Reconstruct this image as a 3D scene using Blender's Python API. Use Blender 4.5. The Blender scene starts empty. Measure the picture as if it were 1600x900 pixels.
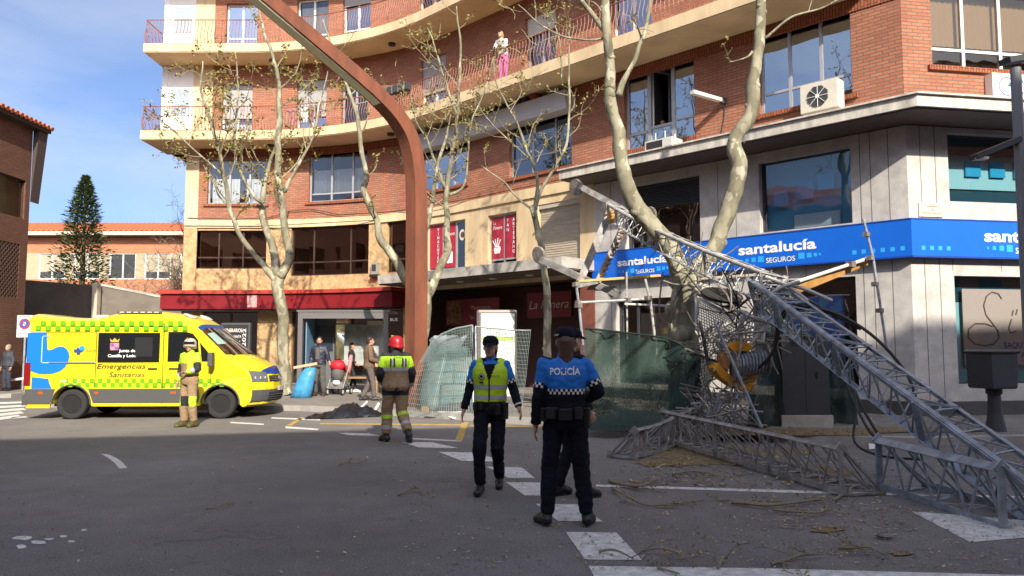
import bpy, bmesh, math, random
from mathutils import Vector, Matrix, noise
R = math.radians
V = Vector
random.seed(7)
scene = bpy.context.scene
col = scene.collection

# ------------------------------------------------------------------ camera, sky, sun, exposure
FPX = 1180.0
PITCH = math.atan(90 / FPX)
EYE = 1.6
cam_d = bpy.data.cameras.new('camera'); cam = bpy.data.objects.new('camera', cam_d); col.objects.link(cam)
cam.location = (0, 0, EYE); cam.rotation_euler = (math.pi / 2 + PITCH, 0, 0)
cam_d.sensor_width = 36.0; cam_d.lens = 36.0 * FPX / 1600.0; cam_d.clip_start = .05; cam_d.clip_end = 2000
scene.camera = cam
SUN_EL, SUN_AZ = 33.0, 16.0          # azimuth measured from -Y (behind the camera) towards +X
to_sun = V((math.sin(R(SUN_AZ)) * math.cos(R(SUN_EL)), -math.cos(R(SUN_AZ)) * math.cos(R(SUN_EL)), math.sin(R(SUN_EL))))
sun_d = bpy.data.lights.new('sun', 'SUN'); sun = bpy.data.objects.new('sun', sun_d); col.objects.link(sun)
sun_d.energy = 3.9; sun_d.angle = R(.6); sun_d.color = (1.0, .89, .74)
sun.rotation_euler = to_sun.to_track_quat('Z', 'Y').to_euler(); sun.location = (8, -20, 30)
scene.view_settings.view_transform = 'Standard'; scene.view_settings.look = 'None'
scene.view_settings.exposure = 0.95; scene.view_settings.gamma = 1; scene.view_settings.use_curve_mapping = False
world = bpy.data.worlds.new('World'); scene.world = world; world.use_nodes = True
wn, wl = world.node_tree.nodes, world.node_tree.links
bgn = wn['Background']; bgn.inputs['Strength'].default_value = .15
sky = wn.new('ShaderNodeTexSky'); sky.sky_type = 'NISHITA'; sky.sun_disc = False
sky.sun_elevation = R(SUN_EL); sky.sun_rotation = math.atan2(to_sun.x, to_sun.y)
sky.air_density = .5; sky.dust_density = 3.0; sky.ozone_density = 3.0
tcw = wn.new('ShaderNodeTexCoord'); mpw = wn.new('ShaderNodeMapping'); mpw.inputs['Scale'].default_value = (1.2, 1.2, 4.0)
mpw.inputs['Rotation'].default_value = (0, R(-14), R(20))
nzw = wn.new('ShaderNodeTexNoise'); nzw.inputs['Scale'].default_value = 1.7; nzw.inputs['Detail'].default_value = 7; nzw.inputs['Roughness'].default_value = .55
nzw.inputs['Distortion'].default_value = .35
rpw = wn.new('ShaderNodeValToRGB'); rpw.color_ramp.elements[0].position = .36; rpw.color_ramp.elements[1].position = .74
rpw.color_ramp.elements[1].color = (.62, .62, .62, 1)
mxw = wn.new('ShaderNodeMix'); mxw.data_type = 'RGBA'; mxw.inputs[7].default_value = (3.1, 3.3, 3.6, 1)
wl.new(tcw.outputs['Generated'], mpw.inputs['Vector']); wl.new(mpw.outputs[0], nzw.inputs['Vector']); wl.new(nzw.outputs[0], rpw.inputs[0])
wl.new(rpw.outputs[0], mxw.inputs[0]); wl.new(sky.outputs[0], mxw.inputs[6]); wl.new(mxw.outputs[2], bgn.inputs['Color'])
scene.cycles.max_bounces = 6; scene.cycles.transparent_max_bounces = 12
scene.cycles.diffuse_bounces = 3; scene.cycles.glossy_bounces = 3; scene.cycles.transmission_bounces = 4
scene.cycles.caustics_reflective = False; scene.cycles.caustics_refractive = False
scene.cycles.use_denoising = True

# ------------------------------------------------------------------ pixel -> place helpers (photo is 1600x900)
def ray(px, py):
    u = (px - 800) / FPX; v = (450 - py) / FPX
    return V((u, math.cos(PITCH) - v * math.sin(PITCH), math.sin(PITCH) + v * math.cos(PITCH)))
def G(px, py, z=0.0):
    d = ray(px, py); t = (z - EYE) / d.z
    return V((d.x * t, d.y * t, z))
def AT(px, py, Y):
    d = ray(px, py); t = Y / d.y
    return V((d.x * t, Y, EYE + d.z * t))

# ------------------------------------------------------------------ facade plan: straight, arc, straight, corner, straight
ARC0 = (-10.5, 30.0); ARCR = 12.08; TH = math.pi / 4
L0 = 2.6; L1 = L0 + ARCR * TH
AE = (ARC0[0] + ARCR * math.sin(TH), 30 - ARCR * (1 - math.cos(TH)))
L2 = L1 + math.hypot(8.5 - AE[0], 16 - AE[1])
RDX, RDY = .9854, .17
def plan(s):
    if s < L0: return -13.1 + s, 30.0, 1.0, 0.0
    if s < L1:
        a = (s - L0) / ARCR
        return ARC0[0] + ARCR * math.sin(a), 30 - ARCR * (1 - math.cos(a)), math.cos(a), -math.sin(a)
    if s < L2:
        r = s - L1
        return AE[0] + .70711 * r, AE[1] - .70711 * r, .70711, -.70711
    r = s - L2
    return 8.5 + RDX * r, 16 + RDY * r, RDX, RDY
def FP(s, z, o=0.0):
    x, y, tx, ty = plan(s)
    nx, ny = ty, -tx
    if abs(s - L2) < 1e-6:
        n1 = (-.70711, -.70711); n2 = (RDY, -RDX); k = 1 + n1[0] * n2[0] + n1[1] * n2[1]
        nx, ny = (n1[0] + n2[0]) / k, (n1[1] + n2[1]) / k
    return V((x + nx * o, y + ny * o, z))
def FT(s):
    x, y, tx, ty = plan(s); return V((tx, ty, 0))
def FN(s):
    x, y, tx, ty = plan(s); return V((ty, -tx, 0))
def FAC(px, py, o=0.0):
    d = ray(px, py); s = -3.0; pv = None
    while s < L2 + 12:
        q = FP(s, 0, o); c = d.x * q.y - d.y * q.x
        if pv is not None and pv * c <= 0: return s, EYE + d.z * (q.y / d.y)
        pv = c; s += .01
    return s, 0
def S(px, o=0.0): return FAC(px, 300, o)[0]
def scuts(s0, s1, extra=()):
    cs = {round(s0, 4), round(s1, 4)}
    for e in extra:
        if s0 < e < s1: cs.add(round(e, 4))
    a = max(s0, L0); b = min(s1, L1)
    if b > a:
        n = max(1, int((b - a) / .6))
        for i in range(n + 1): cs.add(round(a + (b - a) * i / n, 4))
    if s0 < L2 < s1: cs.add(L2)
    out = []
    for c in sorted(cs):
        if abs(c - L2) < 2e-4: c = L2
        if not out or c - out[-1] > 1e-3: out.append(c)
    return out

# ------------------------------------------------------------------ mesh collector
class MB:
    def __init__(s): s.v = []; s.f = []; s.uv = []; s.mi = []
    def face(s, pts, m=0, uv=None):
        b = len(s.v); s.v += [V(p) for p in pts]; s.f.append(tuple(range(b, b + len(pts)))); s.mi.append(m)
        s.uv.append(uv if uv else [(0, 0)] * len(pts))
    def mesh(s, vs, fs, m=0):
        b = len(s.v); s.v += [V(p) for p in vs]
        for f in fs:
            s.f.append(tuple(b + i for i in f)); s.mi.append(m); s.uv.append([(0, 0)] * len(f))
    def obox(s, c, ax, ay, az, m=0):
        c = V(c); vs = [c + ax * i + ay * j + az * k for i in (-1, 1) for j in (-1, 1) for k in (-1, 1)]
        s.mesh(vs, [(0, 1, 3, 2), (4, 6, 7, 5), (0, 4, 5, 1), (2, 3, 7, 6), (0, 2, 6, 4), (1, 5, 7, 3)], m)
    def box(s, c, size, rz=0.0, m=0):
        a = V((math.cos(rz), math.sin(rz), 0)) * (size[0] / 2); b = V((-math.sin(rz), math.cos(rz), 0)) * (size[1] / 2)
        s.obox(c, a, b, V((0, 0, size[2] / 2)), m)
    def bar(s, p, q, w, h=None, up=V((0, 0, 1)), m=0):
        p, q = V(p), V(q); d = q - p
        if d.length < 1e-6: return
        t = d.normalized(); a = t.cross(up)
        if a.length < 1e-3: a = t.cross(V((1, 0, 0)))
        a.normalize(); b = a.cross(t).normalized()
        s.obox((p + q) / 2, d / 2, a * (w / 2), b * ((h or w) / 2), m)
    def angle(s, p, q, w, t, da, db, m=0):
        """an L-section from p to q; its two flanges run along da and db"""
        p, q = V(p), V(q); da = V(da).normalized(); db = V(db).normalized(); d = (q - p) / 2; c = (p + q) / 2
        s.obox(c + da * (w / 2), d, da * (w / 2), db * (t / 2), m)
        s.obox(c + db * (w / 2 + t / 2), d, da * (t / 2), db * (w / 2 - t / 2), m)
    def tube(s, pts, r, n=6, m=0, cap=True, flat=None):
        pts = [V(p) for p in pts]; k = len(pts)
        rs = r if isinstance(r, (list, tuple)) else [r] * k
        b = len(s.v); pa = None
        for i in range(k):
            d = (pts[min(i + 1, k - 1)] - pts[max(i - 1, 0)])
            d = d.normalized() if d.length > 1e-9 else V((0, 0, 1))
            if pa is None:
                a = d.cross(V((0, 0, 1)))
                if a.length < .05: a = d.cross(V((0, 1, 0)))
            else:
                a = pa - d * pa.dot(d)
            a.normalize(); pa = a; c = d.cross(a)
            for j in range(n):
                t = 2 * math.pi * j / n
                s.v.append(pts[i] + (a * math.cos(t) + c * math.sin(t)) * rs[i])
        for i in range(k - 1):
            for j in range(n):
                s.f.append((b + i * n + j, b + i * n + (j + 1) % n, b + (i + 1) * n + (j + 1) % n, b + (i + 1) * n + j))
                s.mi.append(m); s.uv.append([(0, 0)] * 4)
        if cap and n > 2:
            s.f.append(tuple(b + j for j in reversed(range(n)))); s.f.append(tuple(b + (k - 1) * n + j for j in range(n)))
            s.mi += [m, m]; s.uv += [[(0, 0)] * n] * 2
    def loft(s, rings, m=0, cap=True, closed=True):
        b = len(s.v); n = len(rings[0])
        for rg in rings: s.v += [V(p) for p in rg]
        for i in range(len(rings) - 1):
            for j in range(n if closed else n - 1):
                s.f.append((b + i * n + j, b + i * n + (j + 1) % n, b + (i + 1) * n + (j + 1) % n, b + (i + 1) * n + j)); s.mi.append(m); s.uv.append([(0, 0)] * 4)
        if cap:
            s.f.append(tuple(b + j for j in reversed(range(n)))); s.f.append(tuple(b + (len(rings) - 1) * n + j for j in range(n)))
            s.mi += [m, m]; s.uv += [[(0, 0)] * n] * 2
    def ball(s, c, r, n=10, k=7, m=0, rot=None):
        r = r if isinstance(r, (tuple, list)) else (r, r, r); c = V(c); rings = []
        for i in range(k + 1):
            a = -math.pi / 2 + math.pi * i / k; rr = max(math.cos(a), .02)
            rg = []
            for j in range(n):
                t = 2 * math.pi * j / n
                p = V((math.cos(t) * rr * r[0], math.sin(t) * rr * r[1], math.sin(a) * r[2]))
                rg.append(c + (rot @ p if rot else p))
            rings.append(rg)
        s.loft(rings, m)
    def capsule(s, p, q, r1, r2, n=10, m=0):
        p, q = V(p), V(q); d = (q - p); L = d.length; t = d.normalized(); pts = []; rs = []
        for a in (-80, -50, -20): pts.append(p + t * r1 * math.sin(R(a))); rs.append(r1 * math.cos(R(a)))
        for a in (20, 50, 80): pts.append(q + t * r2 * math.sin(R(a))); rs.append(r2 * math.cos(R(a)))
        s.tube(pts, rs, n, m)
    def prism(s, poly, org, ax, ay, t, m=0, ms=None):
        """polygon (2-D) on the plane org+ax*u+ay*v, given thickness t along ax x ay"""
        n = V(ax).cross(V(ay)).normalized() * t; a = [V(org) + V(ax) * u + V(ay) * v for u, v in poly]; k = len(a)
        b = len(s.v); s.v += a + [p + n for p in a]
        s.f.append(tuple(b + i for i in reversed(range(k)))); s.f.append(tuple(b + k + i for i in range(k)))
        s.mi += [m, m]; s.uv += [[(0, 0)] * k] * 2
        for i in range(k):
            j = (i + 1) % k
            s.f.append((b + i, b + j, b + k + j, b + k + i)); s.mi.append(m if ms is None else ms); s.uv.append([(0, 0)] * 4)
    def fbox(s, s0, s1, z0, z1, o0, o1, m=0, extra=()):
        """box that follows the facade: s along it, z up, o out of it"""
        cs = scuts(s0, s1, extra)
        for i in range(len(cs) - 1):
            a, b = cs[i], cs[i + 1]
            for (za, zb, oa, ob) in ((z0, z1, o1, o1), (z1, z0, o0, o0)):
                s.face([FP(a, za, oa), FP(b, za, oa), FP(b, zb, ob), FP(a, zb, ob)], m, [(a, za), (b, za), (b, zb), (a, zb)])
            s.face([FP(a, z1, o1), FP(b, z1, o1), FP(b, z1, o0), FP(a, z1, o0)], m, [(a, o1), (b, o1), (b, o0), (a, o0)])
            s.face([FP(a, z0, o0), FP(b, z0, o0), FP(b, z0, o1), FP(a, z0, o1)], m, [(a, o0), (b, o0), (b, o1), (a, o1)])
        for e, fl in ((cs[0], 0), (cs[-1], 1)):
            q = [(z0, o0), (z0, o1), (z1, o1), (z1, o0)]
            if fl: q.reverse()
            s.face([FP(e, z, o) for z, o in q], m, [(o, z) for z, o in q])
    def fwall(s, s0, s1, z0, z1, holes=(), o=0.0, depth=.2, m=0, mr=None):
        """wall surface on the facade with real openings and their reveals"""
        hs = [h for h in holes if h[1] > s0 and h[0] < s1 and h[3] > z0 and h[2] < z1]
        cs = scuts(s0, s1, [h[0] for h in hs] + [h[1] for h in hs])
        zs = sorted({z0, z1} | {z for h in hs for z in (h[2], h[3]) if z0 < z < z1})
        for i in range(len(cs) - 1):
            for j in range(len(zs) - 1):
                a, b, c, d = cs[i], cs[i + 1], zs[j], zs[j + 1]; u, w = (a + b) / 2, (c + d) / 2
                if any(h[0] < u < h[1] and h[2] < w < h[3] for h in hs): continue
                s.face([FP(a, c, o), FP(b, c, o), FP(b, d, o), FP(a, d, o)], m, [(a, c), (b, c), (b, d), (a, d)])
        mr = m if mr is None else mr
        for h in hs:
            hz0, hz1 = max(h[2], z0), min(h[3], z1)
            for e, fl in ((max(h[0], s0), 0), (min(h[1], s1), 1)):
                q = [(hz0, 0), (hz0, -depth), (hz1, -depth), (hz1, 0)]
                if fl: q.reverse()
                s.face([FP(e, z, o + k) for z, k in q], mr, [(k, z) for z, k in q])
            c2 = scuts(max(h[0], s0), min(h[1], s1))
            for i in range(len(c2) - 1):
                a, b = c2[i], c2[i + 1]
                s.face([FP(a, hz0, o), FP(b, hz0, o), FP(b, hz0, o - depth), FP(a, hz0, o - depth)], mr, [(a, 0), (b, 0), (b, .2), (a, .2)])
                s.face([FP(a, hz1, o - depth), FP(b, hz1, o - depth), FP(b, hz1, o), FP(a, hz1, o)], mr, [(a, 0), (b, 0), (b, .2), (a, .2)])
    def build(s, name, mats, parent=None, smooth=False, merge=False, bevel=0.0):
        off = parent_loc(parent)
        me = bpy.data.meshes.new(name)
        me.from_pydata([p - off for p in s.v] if off else s.v, [], s.f)
        if not isinstance(mats, (list, tuple)): mats = [mats]
        for m in mats: me.materials.append(m)
        me.polygons.foreach_set('material_index', s.mi)
        ul = me.uv_layers.new(name='UVMap')
        flat = [c for q in s.uv for uv in q for c in uv]
        ul.data.foreach_set('uv', flat)
        if merge or bevel:
            bm = bmesh.new(); bm.from_mesh(me); bmesh.ops.remove_doubles(bm, verts=bm.verts, dist=1e-4)
            bmesh.ops.recalc_face_normals(bm, faces=bm.faces)
            if bevel:
                es = [e for e in bm.edges if len(e.link_faces) == 2 and e.calc_face_angle(0) > .5]
                bmesh.ops.bevel(bm, geom=es, offset=bevel, segments=2, profile=.6, affect='EDGES', clamp_overlap=True)
            bm.to_mesh(me); bm.free()
        if smooth: me.polygons.foreach_set('use_smooth', [True] * len(me.polygons))
        me.update()
        return link(name, me, parent)
world_parts = {}
def parent_loc(p):
    """things placed with an origin of their own whose parts are written in world coordinates"""
    while p is not None:
        if p.name in world_parts: return world_parts[p.name]
        p = p.parent
    return None
def link(name, me, parent=None):
    o = bpy.data.objects.new(name, me); col.objects.link(o); o.parent = parent
    return o
def tag(o, label, cat=None, group=None, kind=None):
    if label: o['label'] = label
    if cat: o['category'] = cat
    if group: o['group'] = group
    if kind: o['kind'] = kind
    return o
def thing(name, label, cat, loc=(0, 0, 0), rz=0.0, group=None, world=False):
    o = bpy.data.objects.new(name, None); col.objects.link(o); o.location = loc; o.rotation_euler = (0, 0, rz); o.empty_display_size = .2
    if world: world_parts[o.name] = V(loc)
    return tag(o, label, cat, group)
def copy_tree(o, parent=None):
    c = o.copy(); col.objects.link(c); c.parent = parent
    for ch in o.children: copy_tree(ch, c)
    return c
def structure(name, mb, m, **k):
    o = mb.build(name, m, **k); o['kind'] = 'structure'; return o

# ------------------------------------------------------------------ materials
def C(r, g, b):
    f = lambda c: (c / 255 / 12.92) if c <= 10 else ((c / 255 + .055) / 1.055) ** 2.4
    return (f(r), f(g), f(b))
MATS = {}
def M(name, base, rough=.6, metal=0.0, var=.0, scale=4.0, bump=0.0, bscale=None, spec=.5, alpha=1.0, coat=0.0, dirt=None, detail=4.0, stretch=(1, 1, 1), emit=None):
    if name in MATS: return MATS[name]
    m = bpy.data.materials.new(name); m.use_nodes = True; MATS[name] = m
    n, l = m.node_tree.nodes, m.node_tree.links; b = n['Principled BSDF']
    b.inputs['Base Color'].default_value = (*base, 1); b.inputs['Roughness'].default_value = rough; b.inputs['Metallic'].default_value = metal
    b.inputs['Specular IOR Level'].default_value = spec; b.inputs['Alpha'].default_value = alpha; b.inputs['Coat Weight'].default_value = coat
    if emit: b.inputs['Emission Color'].default_value = (*emit[0], 1); b.inputs['Emission Strength'].default_value = emit[1]
    if var or bump or dirt:
        tc = n.new('ShaderNodeTexCoord'); mp = n.new('ShaderNodeMapping'); mp.inputs['Scale'].default_value = stretch
        l.new(tc.outputs['Object'], mp.inputs['Vector'])
        if var or dirt:
            nz = n.new('ShaderNodeTexNoise'); nz.inputs['Scale'].default_value = scale; nz.inputs['Detail'].default_value = detail; nz.inputs['Roughness'].default_value = .6
            l.new(mp.outputs[0], nz.inputs['Vector'])
            cr = n.new('ShaderNodeValToRGB'); cr.color_ramp.elements[0].position = .3; cr.color_ramp.elements[1].position = .7
            d = dirt or tuple(c * (1 - var) for c in base); br = tuple(min(1, c * (1 + var * .6)) for c in base)
            cr.color_ramp.elements[0].color = (*d, 1); cr.color_ramp.elements[1].color = (*br, 1)
            l.new(nz.outputs[0], cr.inputs[0]); l.new(cr.outputs[0], b.inputs['Base Color'])
        if bump:
            n2 = n.new('ShaderNodeTexNoise'); n2.inputs['Scale'].default_value = bscale or scale * 4; n2.inputs['Detail'].default_value = 3
            l.new(mp.outputs[0], n2.inputs['Vector'])
            bp = n.new('ShaderNodeBump'); bp.inputs['Strength'].default_value = bump; bp.inputs['Distance'].default_value = .03
            l.new(n2.outputs[0], bp.inputs['Height']); l.new(bp.outputs[0], b.inputs['Normal'])
    return m
def brick_mat(name, c1, c2, mortar, w=.25, h=.066, ms=.012, rot=False, bump=.5):
    m = bpy.data.materials.new(name); m.use_nodes = True; n, l = m.node_tree.nodes, m.node_tree.links; b = n['Principled BSDF']
    b.inputs['Roughness'].default_value = .85; b.inputs['Specular IOR Level'].default_value = .2
    tc = n.new('ShaderNodeTexCoord'); mp = n.new('ShaderNodeMapping')
    if rot: mp.inputs['Rotation'].default_value = (0, 0, math.pi / 2)
    l.new(tc.outputs['UV'], mp.inputs['Vector'])
    br = n.new('ShaderNodeTexBrick'); br.inputs['Scale'].default_value = 1; br.inputs['Brick Width'].default_value = w; br.inputs['Row Height'].default_value = h
    br.inputs['Mortar Size'].default_value = ms; br.inputs['Mortar Smooth'].default_value = .15; br.inputs['Bias'].default_value = -.1
    br.inputs['Color1'].default_value = (*c1, 1); br.inputs['Color2'].default_value = (*c2, 1); br.inputs['Mortar'].default_value = (*mortar, 1)
    l.new(mp.outputs[0], br.inputs['Vector'])
    nz = n.new('ShaderNodeTexNoise'); nz.inputs['Scale'].default_value = .9; nz.inputs['Detail'].default_value = 5; l.new(mp.outputs[0], nz.inputs['Vector'])
    mr = n.new('ShaderNodeMapRange'); mr.inputs[3].default_value = .74; mr.inputs[4].default_value = 1.2; l.new(nz.outputs[0], mr.inputs[0])
    mx = n.new('ShaderNodeMix'); mx.data_type = 'RGBA'; mx.blend_type = 'MULTIPLY'; mx.inputs[0].default_value = 1
    l.new(br.outputs['Color'], mx.inputs[6]); l.new(mr.outputs[0], mx.inputs[7]); l.new(mx.outputs[2], b.inputs['Base Color'])
    bp = n.new('ShaderNodeBump'); bp.inputs['Strength'].default_value = bump; bp.inputs['Distance'].default_value = .02; bp.invert = True
    l.new(br.outputs['Fac'], bp.inputs['Height']); l.new(bp.outputs[0], b.inputs['Normal'])
    MATS[name] = m; return m
def glass_mat(name, tint, refl=.12, tcol=(.75, .8, .82), rough=.02, most=.9):
    """tinted window glass: what lies behind shows through, the street and sky mirror in it"""
    m = bpy.data.materials.new(name); m.use_nodes = True; n, l = m.node_tree.nodes, m.node_tree.links
    n.remove(n['Principled BSDF']); out = n['Material Output']
    tr = n.new('ShaderNodeBsdfTransparent'); tr.inputs[0].default_value = (*tcol, 1)
    gl = n.new('ShaderNodeBsdfGlossy'); gl.inputs['Color'].default_value = (*tint, 1); gl.inputs['Roughness'].default_value = rough
    lw = n.new('ShaderNodeLayerWeight'); lw.inputs[0].default_value = .35
    mr = n.new('ShaderNodeMapRange'); mr.inputs[3].default_value = refl; mr.inputs[4].default_value = most; l.new(lw.outputs['Fresnel'], mr.inputs[0])
    nz = n.new('ShaderNodeTexNoise'); nz.inputs['Scale'].default_value = .7; tc = n.new('ShaderNodeTexCoord'); l.new(tc.outputs['Object'], nz.inputs['Vector'])
    bp = n.new('ShaderNodeBump'); bp.inputs['Strength'].default_value = .04; bp.inputs['Distance'].default_value = .3; l.new(nz.outputs[0], bp.inputs['Height']); l.new(bp.outputs[0], gl.inputs['Normal'])
    mx = n.new('ShaderNodeMixShader'); l.new(mr.outputs[0], mx.inputs[0]); l.new(tr.outputs[0], mx.inputs[1]); l.new(gl.outputs[0], mx.inputs[2]); l.new(mx.outputs[0], out.inputs[0])
    MATS[name] = m; return m

brick = brick_mat('brick_red', (.41, .175, .108), (.32, .122, .072), (.19, .12, .09), w=.27, h=.078, ms=.013)
brick_soldier = brick_mat('brick_soldier', (.36, .125, .065), (.27, .085, .045), (.10, .05, .035), w=.24, h=.07, ms=.010, rot=True)
brick_brown = brick_mat('brick_brown', (.17, .085, .06), (.13, .065, .047), (.09, .055, .042), w=.26, h=.07, ms=.011, bump=.3)
brick_school = brick_mat('brick_school', (.50, .22, .12), (.43, .18, .095), (.36, .17, .10), w=.3, h=.08, ms=.010, bump=.2)
ochre = M('ochre_plaster', (.64, .51, .315), .85, var=.14, scale=2.4, detail=7, stretch=(1, 1, .22), bump=.12, bscale=30, dirt=(.46, .355, .215))
soffit_m = M('soffit_plaster', (.74, .58, .36), .85, var=.12, scale=.8, dirt=(.58, .44, .27))
tan_rough = M('tan_roughcast', (.48, .33, .17), .95, var=.35, scale=5, bump=.9, bscale=9)
stone = M('grey_stone_cladding', (.50, .485, .46), .55, var=.24, scale=3.2, bump=.08, detail=8, dirt=(.385, .375, .36))
stone_dark = M('dark_stone_plinth', (.075, .075, .075), .5, var=.2, scale=6)
white_paint = M('white_paint', (.78, .78, .76), .5, var=.05, scale=3)
alu = M('grey_aluminium', (.42, .43, .45), .4, .3, var=.08, scale=6)
brown_alu = M('brown_aluminium', (.075, .045, .035), .4, .2)
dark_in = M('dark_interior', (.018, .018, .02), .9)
rail_m = M('rust_brown_rail', (.27, .105, .07), .6, var=.2, scale=12)
concrete = M('pale_concrete', (.45, .43, .39), .85, var=.25, scale=2.5, bump=.2, dirt=(.30, .285, .26))
ledge_edge = M('ledge_edge_metal', (.60, .57, .50), .6, var=.3, scale=5, stretch=(1, 1, .3), dirt=(.36, .34, .31))
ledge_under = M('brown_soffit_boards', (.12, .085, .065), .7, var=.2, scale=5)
red_fascia = M('red_fascia', (.20, .014, .020), .35, var=.12, scale=2)
red_dark = M('dark_red_render', (.20, .065, .045), .8, var=.2, scale=3)
maroon = M('maroon_panel', (.075, .032, .03), .7, var=.2)
redpost = M('red_poster', (.36, .022, .045), .45)
sign_blue = M('sign_blue', (.004, .125, .64), .4, coat=.1, var=.05, scale=1.5)
sign_cyan = M('sign_cyan', (.03, .38, .85), .4)
lettering = M('white_lettering', (.85, .86, .87), .5)
black_let = M('black_lettering', (.015, .015, .016), .5)
teal_panel = M('pale_teal_panel', (.30, .64, .72), .5)
teal_deep = M('deep_teal_panel', (.01, .075, .11), .3)
cyan_sq = M('cyan_square', (.015, .38, .68), .45)
g_skytint = glass_mat('sky_tint_glass', (.74, .86, 1.0), .5, (.30, .38, .44))  # blue put into the glass colour to stand in for reflected sky
g_dark = glass_mat('dark_glass', (.62, .72, .85), .26, (.35, .38, .40))
g_clear = glass_mat('clear_glass', (.8, .86, .95), .10, (.80, .84, .86))
g_brown = glass_mat('brown_glass', (.62, .50, .45), .3, (.30, .21, .17))
blind = M('white_blind', (.66, .66, .64), .8, var=.06, scale=2, stretch=(6, 6, .3))
shutter_m = M('roller_shutter', (.42, .40, .36), .6, var=.1, scale=3)
shutter_grey = M('grey_roller_shutter', (.34, .345, .355), .6, var=.05)
cream_m = M('cream_metal', (.62, .60, .54), .5, var=.06)
steel_m = M('galvanised_steel', (.36, .41, .47), .5, .3, var=.3, scale=7, detail=8, dirt=(.19, .205, .23))
steel_old = M('weathered_steel', (.26, .25, .235), .6, .25, var=.4, scale=6, dirt=(.15, .12, .10))
steel_dull = M('dull_steel', (.33, .335, .33), .55, .25, var=.35, scale=7, dirt=(.17, .15, .135))
steel_pale = M('pale_painted_steel', (.42, .43, .42), .5, .1, var=.3, scale=8)
corten = M('corten_steel', (.20, .066, .032), .8, var=.3, scale=3, bump=.1, dirt=(.125, .045, .027), stretch=(1, 1, .35))
rubber = M('black_rubber', (.022, .022, .023), .75, var=.1)
cable_m = M('black_cable', (.014, .014, .015), .5)
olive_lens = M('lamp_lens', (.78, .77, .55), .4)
amber = M('crane_yellow', (.62, .27, .012), .5, var=.25, scale=6)
net_green = None
orange_plank = M('orange_plank', (.55, .30, .09), .7, var=.3, scale=5)
anthracite = M('anthracite_paint', (.045, .048, .056), .6, var=.12, scale=4)
red_cap = M('red_cap', (.5, .02, .02), .5)

# ------------------------------------------------------------------ lettering
def text(txt, org, ax, ay, height, m, name='lettering', parent=None, width=None, bold=0.0, shear=0.0, align='LEFT', thick=.002, spacing=1.0, font_space=1.0):
    """raised letters: baseline starts at org, runs along ax, stands up along ay; width squeezes the line to fit"""
    cu = bpy.data.curves.new(name, 'FONT'); cu.body = txt; cu.size = 1; cu.offset = bold; cu.shear = shear; cu.align_x = align; cu.space_character = font_space; cu.space_line = spacing
    cu.resolution_u = 3
    o = bpy.data.objects.new(name, cu); col.objects.link(o)
    dg = bpy.context.evaluated_depsgraph_get(); me = bpy.data.meshes.new_from_object(o.evaluated_get(dg))
    bpy.data.objects.remove(o); bpy.data.curves.remove(cu)
    xs = [v.co.x for v in me.vertices]; ys = [v.co.y for v in me.vertices]
    if not xs: return None
    k = height / .73; kx = k
    if width: kx = width / max(max(xs) - min(xs), 1e-6)
    ax, ay = V(ax).normalized(), V(ay).normalized(); nn = ax.cross(ay).normalized()
    off = parent_loc(parent) or V((0, 0, 0)); x0 = min(xs) if width and align == 'LEFT' else 0
    org = V(org)
    for v in me.vertices:
        v.co = org - off + ax * ((v.co.x - x0) * kx) + ay * (v.co.y * k) + nn * thick
    me.materials.clear(); me.materials.append(m)
    return link(name, me, parent)
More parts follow.
